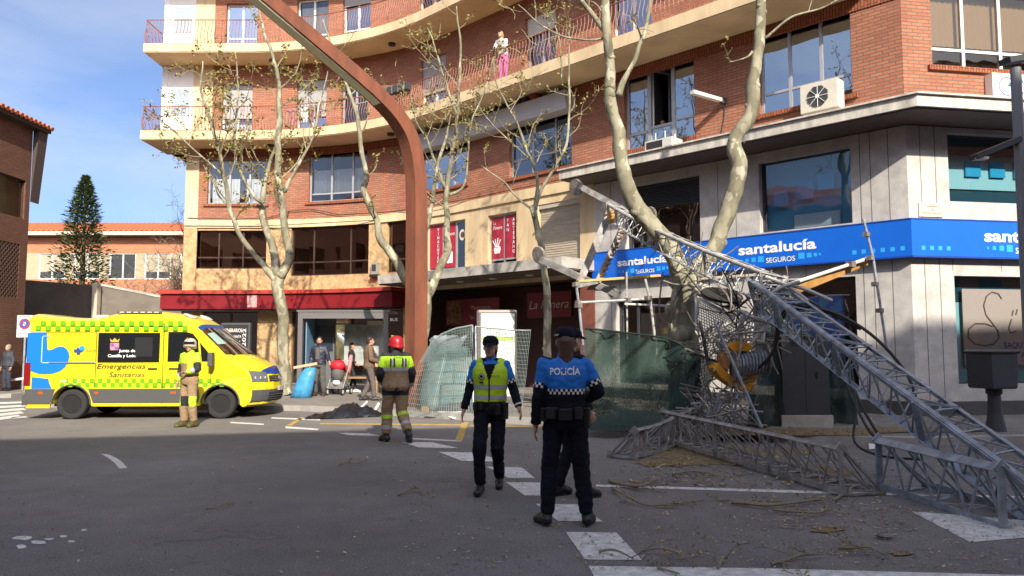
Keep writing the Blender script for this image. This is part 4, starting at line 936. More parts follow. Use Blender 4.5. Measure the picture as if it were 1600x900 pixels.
# ================================================================== TREES
def bark_mat(name, tones, sc):
    """flaking plane bark: distorted cells in a few flat tones over fine grain"""
    m = bpy.data.materials.new(name); m.use_nodes = True; n, l = m.node_tree.nodes, m.node_tree.links; b = n['Principled BSDF']; b.inputs['Roughness'].default_value = .9; b.inputs['Specular IOR Level'].default_value = .2
    tc = n.new('ShaderNodeTexCoord'); mp = n.new('ShaderNodeMapping'); mp.inputs['Scale'].default_value = (1, 1, .55); l.new(tc.outputs['Object'], mp.inputs[0])
    nz = n.new('ShaderNodeTexNoise'); nz.inputs['Scale'].default_value = 9; nz.inputs['Detail'].default_value = 4; l.new(mp.outputs[0], nz.inputs['Vector'])
    mv = n.new('ShaderNodeVectorMath'); mv.operation = 'MULTIPLY_ADD'; mv.inputs[1].default_value = (.14, .14, .14); l.new(nz.outputs['Color'], mv.inputs[0]); l.new(mp.outputs[0], mv.inputs[2])
    vo = n.new('ShaderNodeTexVoronoi'); vo.inputs['Scale'].default_value = sc; l.new(mv.outputs[0], vo.inputs['Vector']); sp = n.new('ShaderNodeSeparateColor'); l.new(vo.outputs['Color'], sp.inputs[0])
    cr = n.new('ShaderNodeValToRGB'); cr.color_ramp.interpolation = 'CONSTANT'; e = cr.color_ramp.elements
    e[0].position = 0; e[0].color = (*tones[0], 1); e[1].position = .3; e[1].color = (*tones[1], 1)
    for p_, t_ in ((.58, tones[2]), (.84, tones[3])): x = e.new(p_); x.color = (*t_, 1)
    l.new(sp.outputs[0], cr.inputs[0])
    n2 = n.new('ShaderNodeTexNoise'); n2.inputs['Scale'].default_value = 3.2; n2.inputs['Detail'].default_value = 7; l.new(mp.outputs[0], n2.inputs['Vector'])
    mr = n.new('ShaderNodeMapRange'); mr.inputs[1].default_value = .3; mr.inputs[2].default_value = .7; mr.inputs[3].default_value = .6; mr.inputs[4].default_value = 1.15; l.new(n2.outputs[0], mr.inputs[0])
    mx = n.new('ShaderNodeMix'); mx.data_type = 'RGBA'; mx.blend_type = 'MULTIPLY'; mx.inputs[0].default_value = 1; l.new(cr.outputs[0], mx.inputs[6]); l.new(mr.outputs[0], mx.inputs[7]); l.new(mx.outputs[2], b.inputs['Base Color'])
    ad = n.new('ShaderNodeMath'); ad.operation = 'ADD'; l.new(sp.outputs[0], ad.inputs[0]); l.new(n2.outputs[0], ad.inputs[1])
    bp = n.new('ShaderNodeBump'); bp.inputs['Strength'].default_value = .55; bp.inputs['Distance'].default_value = .02; l.new(ad.outputs[0], bp.inputs['Height']); l.new(bp.outputs[0], b.inputs['Normal'])
    MATS[name] = m; return m
bark = bark_mat('plane_bark', ((.20, .19, .13), (.31, .295, .215), (.255, .24, .165), (.42, .40, .30)), 8)
bark_thin = M('thin_branch_bark', (.27, .23, .15), .85, var=.3, scale=8)
bud = M('spring_buds', (.235, .20, .035), .7, var=.5, scale=3, dirt=(.14, .125, .025))
def wander(p, d, L, n, rr, wob, lift):
    out = [V(p)]; d = V(d).normalized()
    for i in range(n):
        d = (d + V((rr.gauss(0, wob), rr.gauss(0, wob), rr.gauss(0, wob) + lift))).normalized(); out.append(out[-1] + d * (L / n))
    return out
def smooth_path(pts, k=4):
    P_ = [V(p) for p in pts]; out = []
    for i in range(len(P_) - 1):
        p0, p1, p2, p3 = P_[max(i - 1, 0)], P_[i], P_[i + 1], P_[min(i + 2, len(P_) - 1)]
        for j in range(k):
            t = j / k
            out.append(.5 * ((2 * p1) + (p2 - p0) * t + (2 * p0 - 5 * p1 + 4 * p2 - p3) * t * t + (3 * p1 - p0 - 3 * p2 + p3) * t ** 3))
    out.append(P_[-1]); return out
def lerp_list(rs, n):
    out = []
    for i in range(n):
        t = i / (n - 1) * (len(rs) - 1); k = min(int(t), len(rs) - 2); out.append(rs[k] + (rs[k + 1] - rs[k]) * (t - k))
    return out
def leaf_at(mb, c, rr, sz):
    d = V((rr.gauss(0, 1), rr.gauss(0, 1), rr.gauss(0, .8))).normalized() * sz; e_ = d.cross(V((rr.gauss(0, 1), rr.gauss(0, 1), 1))).normalized() * sz * .55
    mb.face([c - d, c + e_ * .9, c + d, c - e_])
def plane_tree(label, limbs, seed, side=(5, 1.8), buds=6, base_flare=1.25, bsz=.045, start=.35, lift=.12):
    """limbs: list of (points, radii, branchy?)"""
    rr = random.Random(seed); base = V(limbs[0][0][0]); root = thing('plane_tree', label, 'tree', base, world=True)
    tr, br, lf = MB(), MB(), MB()
    for li, (pp, rs, branchy) in enumerate(limbs):
        pp = [p + V((rr.gauss(0, .04), rr.gauss(0, .06), 0)) if 0 < i else p for i, p in enumerate(pp)]
        sp_ = smooth_path(pp, 6); rad = lerp_list(rs, len(sp_))
        rad = [r * (1 + .09 * noise.noise(p * 3.1) + .10 * noise.noise(p * 9)) for r, p in zip(rad, sp_)]
        sp_ = [p + V((noise.noise(p * 2.3), noise.noise(p * 2.3 + V((9, 0, 0))), 0)) * .05 * (0 if i == 0 else 1) for i, p in enumerate(sp_)]
        if li == 0: rad[0] *= base_flare; rad[1] *= 1.1
        tr.tube(sp_, rad, 10)
        tr.ball(sp_[-1], rad[-1] * 1.02, 8, 5)
        for q in range(int(2 + len(sp_) / 8)):                   # knots and pruned stubs
            k = rr.randrange(2, len(sp_) - 1)
            if rad[k] > .045:
                tr.ball(sp_[k] + V((rr.gauss(0, 1), rr.gauss(0, 1), 0)).normalized() * rad[k] * .6, rad[k] * rr.uniform(.5, .75), 8, 5)
        if not branchy: continue
        L = sum((sp_[i + 1] - sp_[i]).length for i in range(len(sp_) - 1)); nb = int(side[0] * branchy)
        for b_ in range(nb):
            t = start + (1 - start) * (b_ + rr.random()) / nb; k = min(int(t * (len(sp_) - 1)), len(sp_) - 2)
            tan = (sp_[k + 1] - sp_[k]).normalized(); out = V((rr.gauss(0, 1), rr.gauss(0, .7), rr.gauss(0, .4)))
            out = (out - tan * out.dot(tan)).normalized(); ln = side[1] * rr.uniform(.45, 1.05) * (1.1 - .35 * t)
            path = wander(sp_[k], out * .9 + tan * .55, ln, 7, rr, .17, lift); r0 = min(rad[k] * .5, .016 + .008 * ln)
            br.tube(path, [r0 * (1 - .78 * i / 7) for i in range(8)], 5, cap=False)
            for c_ in range(int(3 + ln * 3.2)):
                i = rr.randrange(2, 8); dd = (path[i] - path[i - 1]).normalized(); o2 = V((rr.gauss(0, 1), rr.gauss(0, 1), rr.gauss(0, .7) + .2)).normalized()
                tw = wander(path[i], o2 + dd * .5, ln * rr.uniform(.18, .42), 4, rr, .22, .06)
                br.tube(tw, [.0075, .0065, .0055, .005, .004], 3, cap=False)
                for u in range(buds):
                    c0 = tw[rr.randrange(1, 5)] + V((rr.gauss(0, .04), rr.gauss(0, .04), rr.gauss(0, .04))); leaf_at(lf, c0, rr, bsz * rr.uniform(.5, 1.2))
    tr.build('trunk', bark, root, smooth=True)
    cr = br.build('crown', bark_thin, root)
    if lf.f: lf.build('leaves', bud, cr)
    return root
def path(Y, *p, dy=0.0): return [AT(x, y, Y + dy * i) for i, (x, y) in enumerate(p)]
YA = 22.2; b0 = G(447, 618, .12)
plane_tree('budding plane tree between the ambulance nose and the bus shelter', [
    ([b0] + path(b0.y, (445, 560), (441, 500), (437, 450), (435, 428)), [.2, .17, .165, .17, .2], 0),
    (path(b0.y, (436, 432), (449, 405), (451, 370), (444, 320), (437, 260), (438, 180), (428, 118), (414, 55), (405, 15)), [.16, .12, .115, .11, .10, .085, .06, .04, .02], 1.6),
    (path(b0.y, (434, 432), (427, 385), (414, 335), (411, 300), (420, 262), (432, 230), dy=.1), [.15, .11, .10, .085, .06, .04], .8),
    (path(b0.y, (433, 438), (402, 398), (368, 358), (357, 322), (349, 272), (336, 222), (318, 150), (312, 95), dy=-.1), [.12, .085, .075, .07, .06, .05, .035, .02], 1.6),
    (path(b0.y, (412, 318), (396, 305), (374, 262), (366, 215), (372, 150), (368, 80), dy=-.05), [.07, .05, .045, .04, .03, .016], 1.3),
    (path(b0.y, (444, 300), (470, 255), (490, 215), (500, 165), (515, 110), dy=.08), [.07, .045, .035, .03, .015], 1.3),
    (path(b0.y, (350, 275), (318, 250), (285, 215), (255, 190), dy=-.05), [.045, .03, .022, .012], 1.1)],
    11, side=(8, 2.1), buds=10, bsz=.055)
YB = 20.0
plane_tree('plane tree with bent mottled limbs partly hidden behind the rusty lamp post', [
    ([V((AT(660, 560, YB).x, YB, .12))] + path(YB, (660, 540), (662, 490), (664, 455)), [.22, .2, .19, .2], 0),
    (path(YB, (660, 465), (636, 438), (612, 402), (598, 378), (586, 342), (570, 300), (572, 272), (563, 225), (556, 180), (538, 132), (522, 92), (504, 30)), [.15, .12, .115, .11, .085, .08, .07, .06, .05, .045, .035, .02], .7),
    (path(YB, (664, 462), (665, 415), (664, 390), (669, 345), (676, 300), (685, 262), (692, 232), (705, 180)), [.12, .10, .08, .06, .055, .05, .04, .02], .5),
    (path(YB, (668, 462), (688, 425), (698, 392), (695, 345), (699, 308), (696, 292), (706, 250), (714, 170), (718, 70), (716, 10)), [.14, .11, .105, .08, .075, .075, .055, .045, .03, .018], 1.3),
    (path(YB, (696, 295), (684, 258), (668, 220), (650, 190), (640, 150)), [.06, .035, .028, .02, .012], .9),
    (path(YB, (702, 305), (725, 290), (732, 245), (738, 190), (760, 140), (775, 90)), [.05, .03, .028, .024, .018, .012], .9),
    (path(YB, (714, 180), (695, 130), (680, 80), (670, 45)), [.04, .03, .022, .012], .9)],
    5, side=(9, 1.7), buds=6)
YD = 19.0
plane_tree('thin pale young plane tree in front of the entrance canopy', [
    ([V((AT(858, 560, YD).x, YD, .12))] + path(YD, (857, 545), (852, 470), (846, 410), (838, 350), (835, 325)), [.105, .1, .095, .085, .08, .08], 0),
    (path(YD, (835, 328), (838, 295), (832, 258), (822, 230), (806, 190), (784, 140), (770, 90)), [.06, .045, .04, .035, .03, .02, .01], 1.3),
    (path(YD, (836, 328), (848, 298), (862, 268), (884, 226), (886, 150), (888, 90), (893, 30)), [.055, .045, .04, .035, .03, .02, .012], 1.3),
    (path(YD, (834, 330), (812, 308), (784, 284), (752, 258)), [.035, .025, .02, .01], .3),
    (path(YD, (878, 130), (870, 60), (858, 20)), [.02, .015, .01], .8),
    (path(YD, (830, 250), (790, 215), (760, 180), (735, 150)), [.025, .018, .012, .008], .9)],
    9, side=(8, 1.6), buds=5)
YE = 14.6
plane_tree('big pollarded plane tree with mottled forked trunk tangled in the fallen crane', [
    ([V((AT(1076, 640, YE).x, YE, .12))] + path(YE, (1075, 640), (1073, 590), (1070, 510), (1069, 440)), [.38, .35, .31, .28, .27], 0),
    (path(YE, (1069, 455), (1052, 404), (1020, 356), (990, 316), (972, 262), (963, 205), (958, 155), (951, 130)), [.25, .19, .175, .165, .14, .125, .12, .105], 0),
    (path(YE, (953, 140), (951, 95), (952, 60), (947, 0), (940, -60), (938, -120)), [.11, .095, .09, .085, .07, .04], .7),
    (path(YE, (966, 150), (980, 112), (997, 82), (1006, 40), (1016, -10), (1030, -70)), [.07, .05, .045, .04, .035, .02], .5),
    (path(YE, (948, 52), (930, 25), (910, 0), (885, -40)), [.06, .05, .042, .025], .6),
    (path(YE, (1072, 450), (1092, 420), (1112, 395), (1128, 360), (1145, 305), (1155, 262), (1152, 222), (1166, 178), (1178, 142), (1179, 120), (1183, 78), (1187, 35), (1196, -20), (1206, -90)), [.22, .17, .165, .17, .16, .155, .145, .13, .14, .12, .11, .105, .095, .06], .5),
    (path(YE, (1176, 80), (1168, 90), (1140, 95)), [.03, .018, .01], .3),
    (path(YE, (948, 58), (915, 62), (875, 58), (840, 30), (805, 8)), [.03, .022, .018, .014, .008], .7),
    (path(YE, (1195, 60), (1240, 30), (1290, 8), (1340, -20)), [.03, .022, .018, .01], .4)],
    21, side=(5, 1.4), buds=4, start=.4)
def conifer(label, base, h, rad, n, seed):
    rr = random.Random(seed); root = thing('conifer_tree', label, 'tree', base, world=False)
    t = MB(); t.tube([(0, 0, 0), (.05, 0, h * .5), (0, 0, h * .98)], [.2, .12, .02], 8); t.build('trunk', M('conifer_bark', (.10, .075, .05), .9, var=.3), root)
    c = MB()
    for i in range(n):
        u = rr.random() ** .8; z = h * (.04 + .96 * u); a = rr.uniform(0, 6.283)
        lob = 1 + .36 * noise.noise(V((math.cos(a) * 2, math.sin(a) * 2, z * 1.1 + seed))) + .28 * noise.noise(V((math.cos(a) * 5, math.sin(a) * 5, z * 3)))
        R_ = rad * (1 - u) ** .82 * lob + .05; r = R_ * rr.uniform(.4, 1.12)
        p = V((math.cos(a) * r, math.sin(a) * r, z)); o = V((math.cos(a), math.sin(a), rr.uniform(-.2, .75))).normalized(); s_ = V((-math.sin(a), math.cos(a), rr.gauss(0, .4))).normalized()
        L = rr.uniform(.08, .22); w = L * .3
        c.face([p - s_ * w, p + o * L, p + s_ * w, p - o * L * .3])
    c.build('crown', M('conifer_needles', (.12, .165, .065), .7, var=.55, scale=2.5), root)
conifer('tall dark green conifer rising behind the concrete garden wall', (AT(127, 440, 37).x, 37, 0), AT(127, 275, 37).z, 2.25, 9500, 4)
def bare_tree(label, base, h, seed, n=26):
    rr = random.Random(seed); root = thing('bare_tree', label, 'tree', base)
    t = MB(); b = MB(); stem = wander((0, 0, 0), (0.05, 0, 1), h * .75, 8, rr, .06, .1); t.tube(stem, [.12 - .012 * i for i in range(9)], 7); t.build('trunk', bark_thin, root)
    for i in range(n):
        k = rr.randrange(2, 9); p = wander(stem[k], (rr.gauss(0, 1), rr.gauss(0, 1), .9), h * rr.uniform(.2, .42), 6, rr, .18, .1); b.tube(p, [.035 - .005 * j for j in range(7)], 4, cap=False)
        for q in range(9):
            j = rr.randrange(1, 7); w = wander(p[j], (rr.gauss(0, 1), rr.gauss(0, 1), .7), h * rr.uniform(.07, .2), 4, rr, .25, .05); b.tube(w, [.012, .01, .009, .008, .006], 3, cap=False)
            for v in range(3):
                w2 = wander(w[rr.randrange(1, 5)], (rr.gauss(0, 1), rr.gauss(0, 1), .5), h * .06, 2, rr, .2, 0); b.tube(w2, [.008, .007, .005], 3, cap=False)
    b.build('crown', M('grey_twigs', (.17, .145, .115), .9), root)
bare_tree('leafless twiggy tree at the ochre corner in front of the low brick building', (AT(262, 450, 38).x, 38, 0), 8.2, 8, 40)
bare_tree('small bare shrub tree low beside the sloping garden wall', (AT(215, 450, 39.5).x, 39.5, 0), 5.2, 14, 22)

# ================================================================== STREET FURNITURE
def rect_sweep(mb, pts, ws, hs, side, m=0):
    rings = []
    for i, p in enumerate(pts):
        d = (pts[min(i + 1, len(pts) - 1)] - pts[max(i - 1, 0)]).normalized(); n_ = side.cross(d).normalized(); w, h = ws[i] / 2, hs[i] / 2
        rings.append([p + side * w + n_ * h, p - side * w + n_ * h, p - side * w - n_ * h, p + side * w - n_ * h])
    mb.loft(rings, m)
LP = V((AT(650, 560, 18.5).x, 18.5, .12))
lamp = thing('street_lamp', 'tall curved rusty steel lamp arching over the road', 'street lamp', LP, world=True)
cp = [LP] + [AT(x, y, Y) for x, y, Y in ((651, 420, 18.5), (651, 320, 18.5), (649, 270, 18.45), (640, 222, 18.3), (622, 187, 18.05), (596, 157, 17.7), (560, 124, 17.25), (470, 48, 16.2), (380, -28, 15.2), (320, -80, 14.6))]
cs = smooth_path(cp, 5); hd = V((cp[-1].x - cp[0].x, cp[-1].y - cp[0].y, 0)).normalized(); side = hd.cross(V((0, 0, 1)))
mb = MB(); n_ = len(cs); rect_sweep(mb, cs, [.38] * n_, [.40 - .12 * i / n_ for i in range(n_)], side); mb.build('post', corten, lamp)
k0 = next(i for i, p in enumerate(cs) if p.z > AT(596, 157, 17.7).z)
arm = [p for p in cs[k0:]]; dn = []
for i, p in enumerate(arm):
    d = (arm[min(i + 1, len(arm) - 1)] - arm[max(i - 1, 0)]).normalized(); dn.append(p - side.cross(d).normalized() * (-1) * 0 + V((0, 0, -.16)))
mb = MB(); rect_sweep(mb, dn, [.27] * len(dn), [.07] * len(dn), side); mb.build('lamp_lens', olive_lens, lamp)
mb = MB(); rect_sweep(mb, [p + V((0, 0, .02)) for p in dn], [.33] * len(dn), [.05] * len(dn), side); mb.build('lamp_tray', steel_pale, lamp)

pr = thing('street_lamp', 'grey round lamp post with two flat side arms beside the office sign', 'street lamp', (6.12, 9.0, .0), world=True)
mb = MB(); X_ = AT(1589, 150, 9.0).x; mb.tube([(X_, 9, 0), (X_, 9, 2.5), (X_, 9, 4.98)], [.075, .065, .06], 14)
mb.build('post', M('grey_post', (.22, .235, .25), .4, .4, var=.1), pr, smooth=False)
mb = MB(); p = AT(1590, 96, 9.0); mb.bar((p.x - .16, 9.0, p.z + .0), (p.x + .9, 9.3, p.z + .25), .16, .07); mb.build('arm', anthracite, pr)
mb = MB(); p = AT(1590, 218, 9.0); q = AT(1521, 246, 8.85); mb.bar(p, q, .13, .06); ar = mb.build('arm', anthracite, pr)
mb = MB(); c_ = q + (p - q) * .14; mb.box((c_.x, c_.y, c_.z - .045), (.16, .1, .03)); mb.build('lamp_lens', M('pale_lens', (.65, .66, .62), .3), ar)

pb = G(1556, 674, .12)
bn = thing('bollard_bin', 'black square box on a short flared post by the stone corner', 'bin', pb, world=True)
mb = MB(); mb.loft([[pb + V((math.cos(a) * r, math.sin(a) * r, z)) for a in [2 * math.pi * i / 14 for i in range(14)]] for z, r in ((0, .17), (.06, .16), (.3, .115), (.62, .10), (.66, .13), (.72, .13), (.74, .10))]); mb.build('post', anthracite, bn)
mb = MB(); c_ = pb + V((-.02, 0, .74)); rz = R(14)
def sq(z, r): return [c_ + V((math.cos(a + rz) * r, math.sin(a + rz) * r, z)) for a in [math.pi / 4 + math.pi / 2 * i for i in range(4)]]
mb.loft([sq(0, .345), sq(.03, .365), sq(.60, .385)]); mb.build('box', anthracite, bn)
mb = MB(); mb.loft([sq(.602, .41), sq(.64, .43), sq(.67, .33)]); mb.build('lid', M('black_lid', (.03, .025, .025), .5), bn)

cbp = G(1262, 668, .12)
ct = thing('utility_cabinet', 'plain dark grey utility cabinet on a concrete plinth under the fallen mast', 'cabinet', cbp, R(-4))
mb = MB(); mb.box((0, .3, .1), (.92, .62, .24)); mb.build('plinth', concrete, ct, bevel=.012)
mb = MB(); mb.box((0, .3, .22 + .72), (.84, .54, 1.44)); bd = mb.build('body', anthracite, ct, bevel=.01)
mb = MB(); mb.box((0, .3, 1.675), (.90, .60, .03)); mb.build('lid', anthracite, ct)
mb = MB()
for k in range(3): mb.box((-.18, .026, 1.56 - k * .035), (.14, .006, .012))
mb.build('vent', dark_in, bd)
mb = MB(); mb.box((.0, .0275, .94), (.006, .006, 1.38)); mb.box((.2, .02, .95), (.03, .03, .12)); mb.build('door_edge', M('black_gap', (.012, .012, .014), .6), bd)

mp_ = thing('advertising_panel', 'grey street display with a white recycling poster behind the bent fence', 'advertising panel', (AT(776, 560, 19.4).x, 19.4, .12))
mb = MB(); mb.box((0, 0, 1.22), (1.04, .2, 2.36)); mb.build('frame', M('bronze_frame', (.16, .135, .125), .4, .3), mp_, bevel=.07)
mb = MB(); mb.box((0.03, -.106, 1.25), (.86, .012, 2.1)); ps = mb.build('poster', white_paint, mp_)
text('MÁS RECICLAJE,', (-.27, -.115, 1.98), (1, 0, 0), (0, 0, 1), .065, M('print_grey', (.15, .17, .18), .6), 'lettering', ps, width=.6); text('MENOS RESIDUOS', (-.27, -.115, 1.87), (1, 0, 0), (0, 0, 1), .065, MATS['print_grey'], 'lettering', ps, width=.62)
mb = MB(); mb.box((.03, -.114, 2.18), (.86, .004, .1)); mb.box((.02, -.114, 1.8), (.5, .004, .012), 0, 1); mb.box((.02, -.114, 1.76), (.4, .004, .012), 0, 1); mb.box((.03, -.114, 1.66), (.8, .004, .1), 0, 2); mb.build('printed_band', [M('pale_band', (.6, .62, .62), .6), MATS['print_grey'], M('lime_print', (.35, .5, .08), .6)], ps)
mb = MB(); mb.box((0, 0, .03), (1.1, .3, .08)); mb.build('base', anthracite, mp_)

p2 = thing('advertising_panel', 'black street display with white itinerary lettering behind the ambulance nose', 'advertising panel', (AT(368, 560, 21.6).x, 21.6, .12))
mb = MB(); mb.box((0, 0, 1.08), (.86, .16, 2.1)); mb.build('frame', anthracite, p2, bevel=.05)
mb = MB(); mb.box((0, -.086, 1.4), (.72, .01, 1.34)); ps = mb.build('poster', M('poster_black', (.02, .02, .022), .5), p2)
for i, (t_, z_, w_) in enumerate((('ITINERARIOS', 1.86, .52), ('SEMANA SANTA', 1.70, .5), ('ZAMORA', 1.46, .5))): text(t_, (-.32, -.093, z_), (1, 0, 0), (0, 0, 1), (.11, .08, .17)[i], lettering, 'lettering', ps, width=w_)
text('2022', (.31, -.093, 1.46), (0, 0, 1), (-1, 0, 0), .1, lettering, 'lettering', ps, width=.5)
mb = MB(); mb.box((0, -.093, 1.12), (.6, .004, .45)); mb.build('printed_picture', M('poster_grey', (.16, .15, .15), .6, var=.6, scale=12), ps)
p3 = thing('window_poster', 'pale blue poster on the tan wall between the display and the plane tree', 'poster', FP(2.4, 1.2, .02), world=True)
mb = MB(); mb.fbox(1.98, 2.66, .85, 2.2, .01, .03); mb.build('sheet', M('poster_pale_blue', (.36, .56, .62), .6, var=.25, scale=4), p3)
mb = MB(); mb.fbox(1.94, 2.7, .81, .848, .008, .045); mb.fbox(1.94, 2.7, 2.202, 2.24, .008, .045); mb.build('frame', alu, p3)

sh = thing('bus_shelter', 'dark grey framed bus shelter with glass back and posters', 'bus shelter', (AT(536, 560, 23.0).x, 23.0, .12))
WS = 2.72; HS = 2.5; fr_m = M('shelter_grey', (.15, .145, .15), .45, .2)
mb = MB(); mb.box((-WS / 2 + .06, 0, HS / 2), (.14, .16, HS)); mb.box((WS / 2 - .06, 0, HS / 2), (.14, .16, HS)); mb.box((0, 0, HS - .1), (WS - .26, .16, .2)); mb.build('portal_frame', fr_m, sh)
mb = MB(); mb.box((0, .7, HS + .03), (WS + .1, 1.6, .06)); mb.build('roof', fr_m, sh)
mb = MB(); mb.box((-.1, 1.2, 1.25), (WS - .2, .02, 1.9)); mb.build('back_glass', glass_mat('shelter_glass', (.75, .8, .85), .12, (.62, .70, .72)), sh)
mb = MB(); mb.box((-WS / 2 + .2, .6, 1.2), (.03, 1.0, 2.3)); mb.build('side_panel', M('shelter_blue', (.14, .28, .42), .5, var=.15), sh)
mb = MB(); mb.box((-.82, 1.1, 1.2), (.62, .12, 2.3)); ip = mb.build('info_column', M('column_grey', (.11, .115, .125), .5), sh)
mb = MB(); mb.box((-.82, 1.03, 1.7), (.52, .012, .8)); mb.build('info_screen', M('screen_dark', (.02, .03, .045), .3), ip)
mb = MB(); mb.box((.45, 1.16, 1.5), (1.35, .02, 1.3)); ma = mb.build('route_map', M('map_paper', (.34, .38, .37), .6, var=.3, scale=5), sh)
mb = MB(); mb.box((.75, 1.14, 2.2), (.5, .01, .14)); mb.build('route_number', cream_m, ma)
mb = MB(); mb.box((.3, .85, .48), (1.5, .36, .05)); mb.box((-.3, .85, .23), (.06, .3, .46)); mb.box((.9, .85, .23), (.06, .3, .46)); mb.build('bench', M('bench_wood', (.32, .2, .1), .6, var=.2), sh)
text('BUS', (1.42, -.09, 2.22), (1, 0, 0), (0, 0, 1), .1, lettering, 'lettering', sh)

sg = thing('traffic_sign', 'no parking sign on a grey pole behind the ambulance', 'traffic sign', (AT(37.5, 560, 25.2).x, 25.2, .12))
mb = MB(); mb.tube([(0, 0, 0), (0, 0, 2.5)], .035, 10); mb.build('pole', steel_m, sg)
mb = MB(); mb.box((0, -.045, 2.12), (.52, .02, .74)); pt = mb.build('plate', M('sign_white', (.62, .63, .64), .4), sg, bevel=.01)
def disc(mb, c, r, t, n=24, m=0): mb.loft([[V(c) + V((math.cos(2 * math.pi * i / n) * r, d, math.sin(2 * math.pi * i / n) * r)) for i in range(n)] for d in (0, -t)], m)
mb = MB(); disc(mb, (0, -.056, 2.2), .18, .003); mb.build('red_ring', M('sign_red_ring', (.5, .03, .03), .4), pt)
mb = MB(); disc(mb, (0, -.060, 2.2), .135, .003); mb.build('blue_disc', M('sign_blue_disc', (.03, .10, .45), .4), pt)
mb = MB(); mb.bar((-.10, -.066, 2.30), (.10, -.066, 2.10), .035, .003, up=V((0, 1, 0))); mb.build('red_bar', MATS['sign_red_ring'], pt)
mb = MB(); mb.box((0, -.064, 2.2), (.09, .002, .12)); mb.build('symbol', lettering, pt)
text('ENTRADA', (-.17, -.06, 2.42), (1, 0, 0), (0, 0, 1), .055, MATS['sign_red_ring'], 'lettering', pt, width=.34); text('PERMANENTE', (-.19, -.06, 1.86), (1, 0, 0), (0, 0, 1), .05, MATS['print_grey'], 'lettering', pt, width=.38)
tp = thing('police_tape', 'white police tape stretched to the no parking sign', 'tape', AT(20, 592, 25.2), world=True)
mb = MB(); a_ = AT(-60, 588, 25.4); b_ = AT(37, 592, 25.15); k = 14
pt_ = [a_ + (b_ - a_) * (i / k) + V((0, 0, -.12 * math.sin(math.pi * i / k))) for i in range(k + 1)]
mb.loft([[p + V((0, .004 * math.sin(i * 1.3), .055)) for i, p in enumerate(pt_)], [p + V((0, -.03 * math.sin(i * .9), -.02)) for i, p in enumerate(pt_)]], cap=False, closed=False); mb.build('ribbon', white_paint, tp)
# ================================================================== FALLEN CRANE
def frame_axes(p0, p1, roll=0.0):
    t = (V(p1) - V(p0)).normalized(); a = t.cross(V((0, 0, 1))).normalized(); b = a.cross(t).normalized(); c, s_ = math.cos(roll), math.sin(roll)
    return t, a * c + b * s_, b * c - a * s_
TRI_FLAT = [(-1, -1), (-1, 1), (1, -1)]                          # upright front face and a third chord on the ground behind it
TRI_TILT = [(1.155 * math.cos(R(q)), 1.155 * math.sin(R(q))) for q in (23, 143, -97)]
def lattice(name, label, cat, p0, p1, w0, w1, n, offs, chord=.065, brace=.012, every=3, seed=1, bent=.0, mat_=None, broken=0.0, bw=.045):
    """three-chord lattice mast: L-section chords, zigzag bracing on every face, flat cross members at intervals"""
    p0, p1 = V(p0), V(p1); t, a, b = frame_axes(p0, p1); rr = random.Random(seed); L = (p1 - p0).length
    root = thing(name, label, cat, p0, world=True); m_ = mat_ or steel_m; N = len(offs)
    def pt(i, k):
        u = k / n; w = (w0 + (w1 - w0) * u) / 2
        return p0 + t * (L * u) + b * (-bent * math.sin(math.pi * u)) + a * (.4 * bent * math.sin(2 * math.pi * u)) + a * offs[i][0] * w + b * offs[i][1] * w
    for i in range(N):
        mb = MB(); K = 5 if bent else 1; d1 = (pt((i + 1) % N, 0) - pt(i, 0)).normalized(); d2 = (pt((i - 1) % N, 0) - pt(i, 0)).normalized(); e1 = d1; e2 = (d2 - d1 * d2.dot(d1)).normalized()
        for k in range(K): mb.angle(pt(i, n * k / K), pt(i, n * (k + 1) / K), chord, .012, e1, e2)
        for k in (0, n): mb.obox(pt(i, k) + (e1 + e2) * .02, t * .012, e1 * .055, e2 * .055)      # bolted end plates
        k = every
        while k < n:                                              # gusset plates where the cross members land
            mb.obox(pt(i, k) + e1 * .05, t * .06, e1 * .05, e2 * .008); k += every
        mb.build('chord', m_, root)
    mb = MB()
    for f in range(N):
        i, j = f, (f + 1) % N; off = ((pt(i, n / 2) + pt(j, n / 2)) / 2 - sum((pt(q, n / 2) for q in range(N)), V()) / N).normalized() * -.014
        for k in range(n):
            if rr.random() < broken: continue
            q0, qm, q1 = pt(i, k), pt(j, k + .5), pt(i, k + 1); jit = V((rr.gauss(0, 1), rr.gauss(0, 1), rr.gauss(0, 1))) * (.03 if broken else .004)
            mb.tube([q0 + off, (q0 + qm) / 2 + off + jit, qm + off], brace, 5); mb.tube([qm + off, (qm + q1) / 2 + off - jit, q1 + off], brace, 5)
    for k in sorted(set(list(range(0, n + 1, every)) + [n])):
        for f in range(N): mb.bar(pt(f, k), pt((f + 1) % N, k), bw, .02)
    mb.build('bracing', m_, root)
    return root
JP = AT(1192, 456, 12.4)
lattice('crane_mast', 'long grey lattice mast slanting from the shop sign down to the road edge', 'crane mast', AT(1655, 800, 6.75), JP, .52, .60, 14, TRI_TILT, .062, .0125, 4, seed=2, bw=.07)
lattice('crane_jib', 'pale lattice jib jammed between the plane tree limbs against the stone facade', 'crane jib', JP + V((.05, -.2, .1)), AT(958, 330, 16.2), .58, .42, 13, TRI_TILT, .05, .011, 4, seed=3, bent=.08, mat_=steel_pale)
g1 = G(1316, 778); g0 = G(1036, 694)
lattice('crane_mast', 'lattice mast section lying flat on the asphalt behind the two officers', 'crane mast', V((g1.x + .25, g1.y + .08, .28)), V((g0.x + .25, g0.y + .05, .30)), .5, .5, 13, TRI_FLAT, .05, .0095, 4, seed=4, mat_=steel_dull, bw=.04)
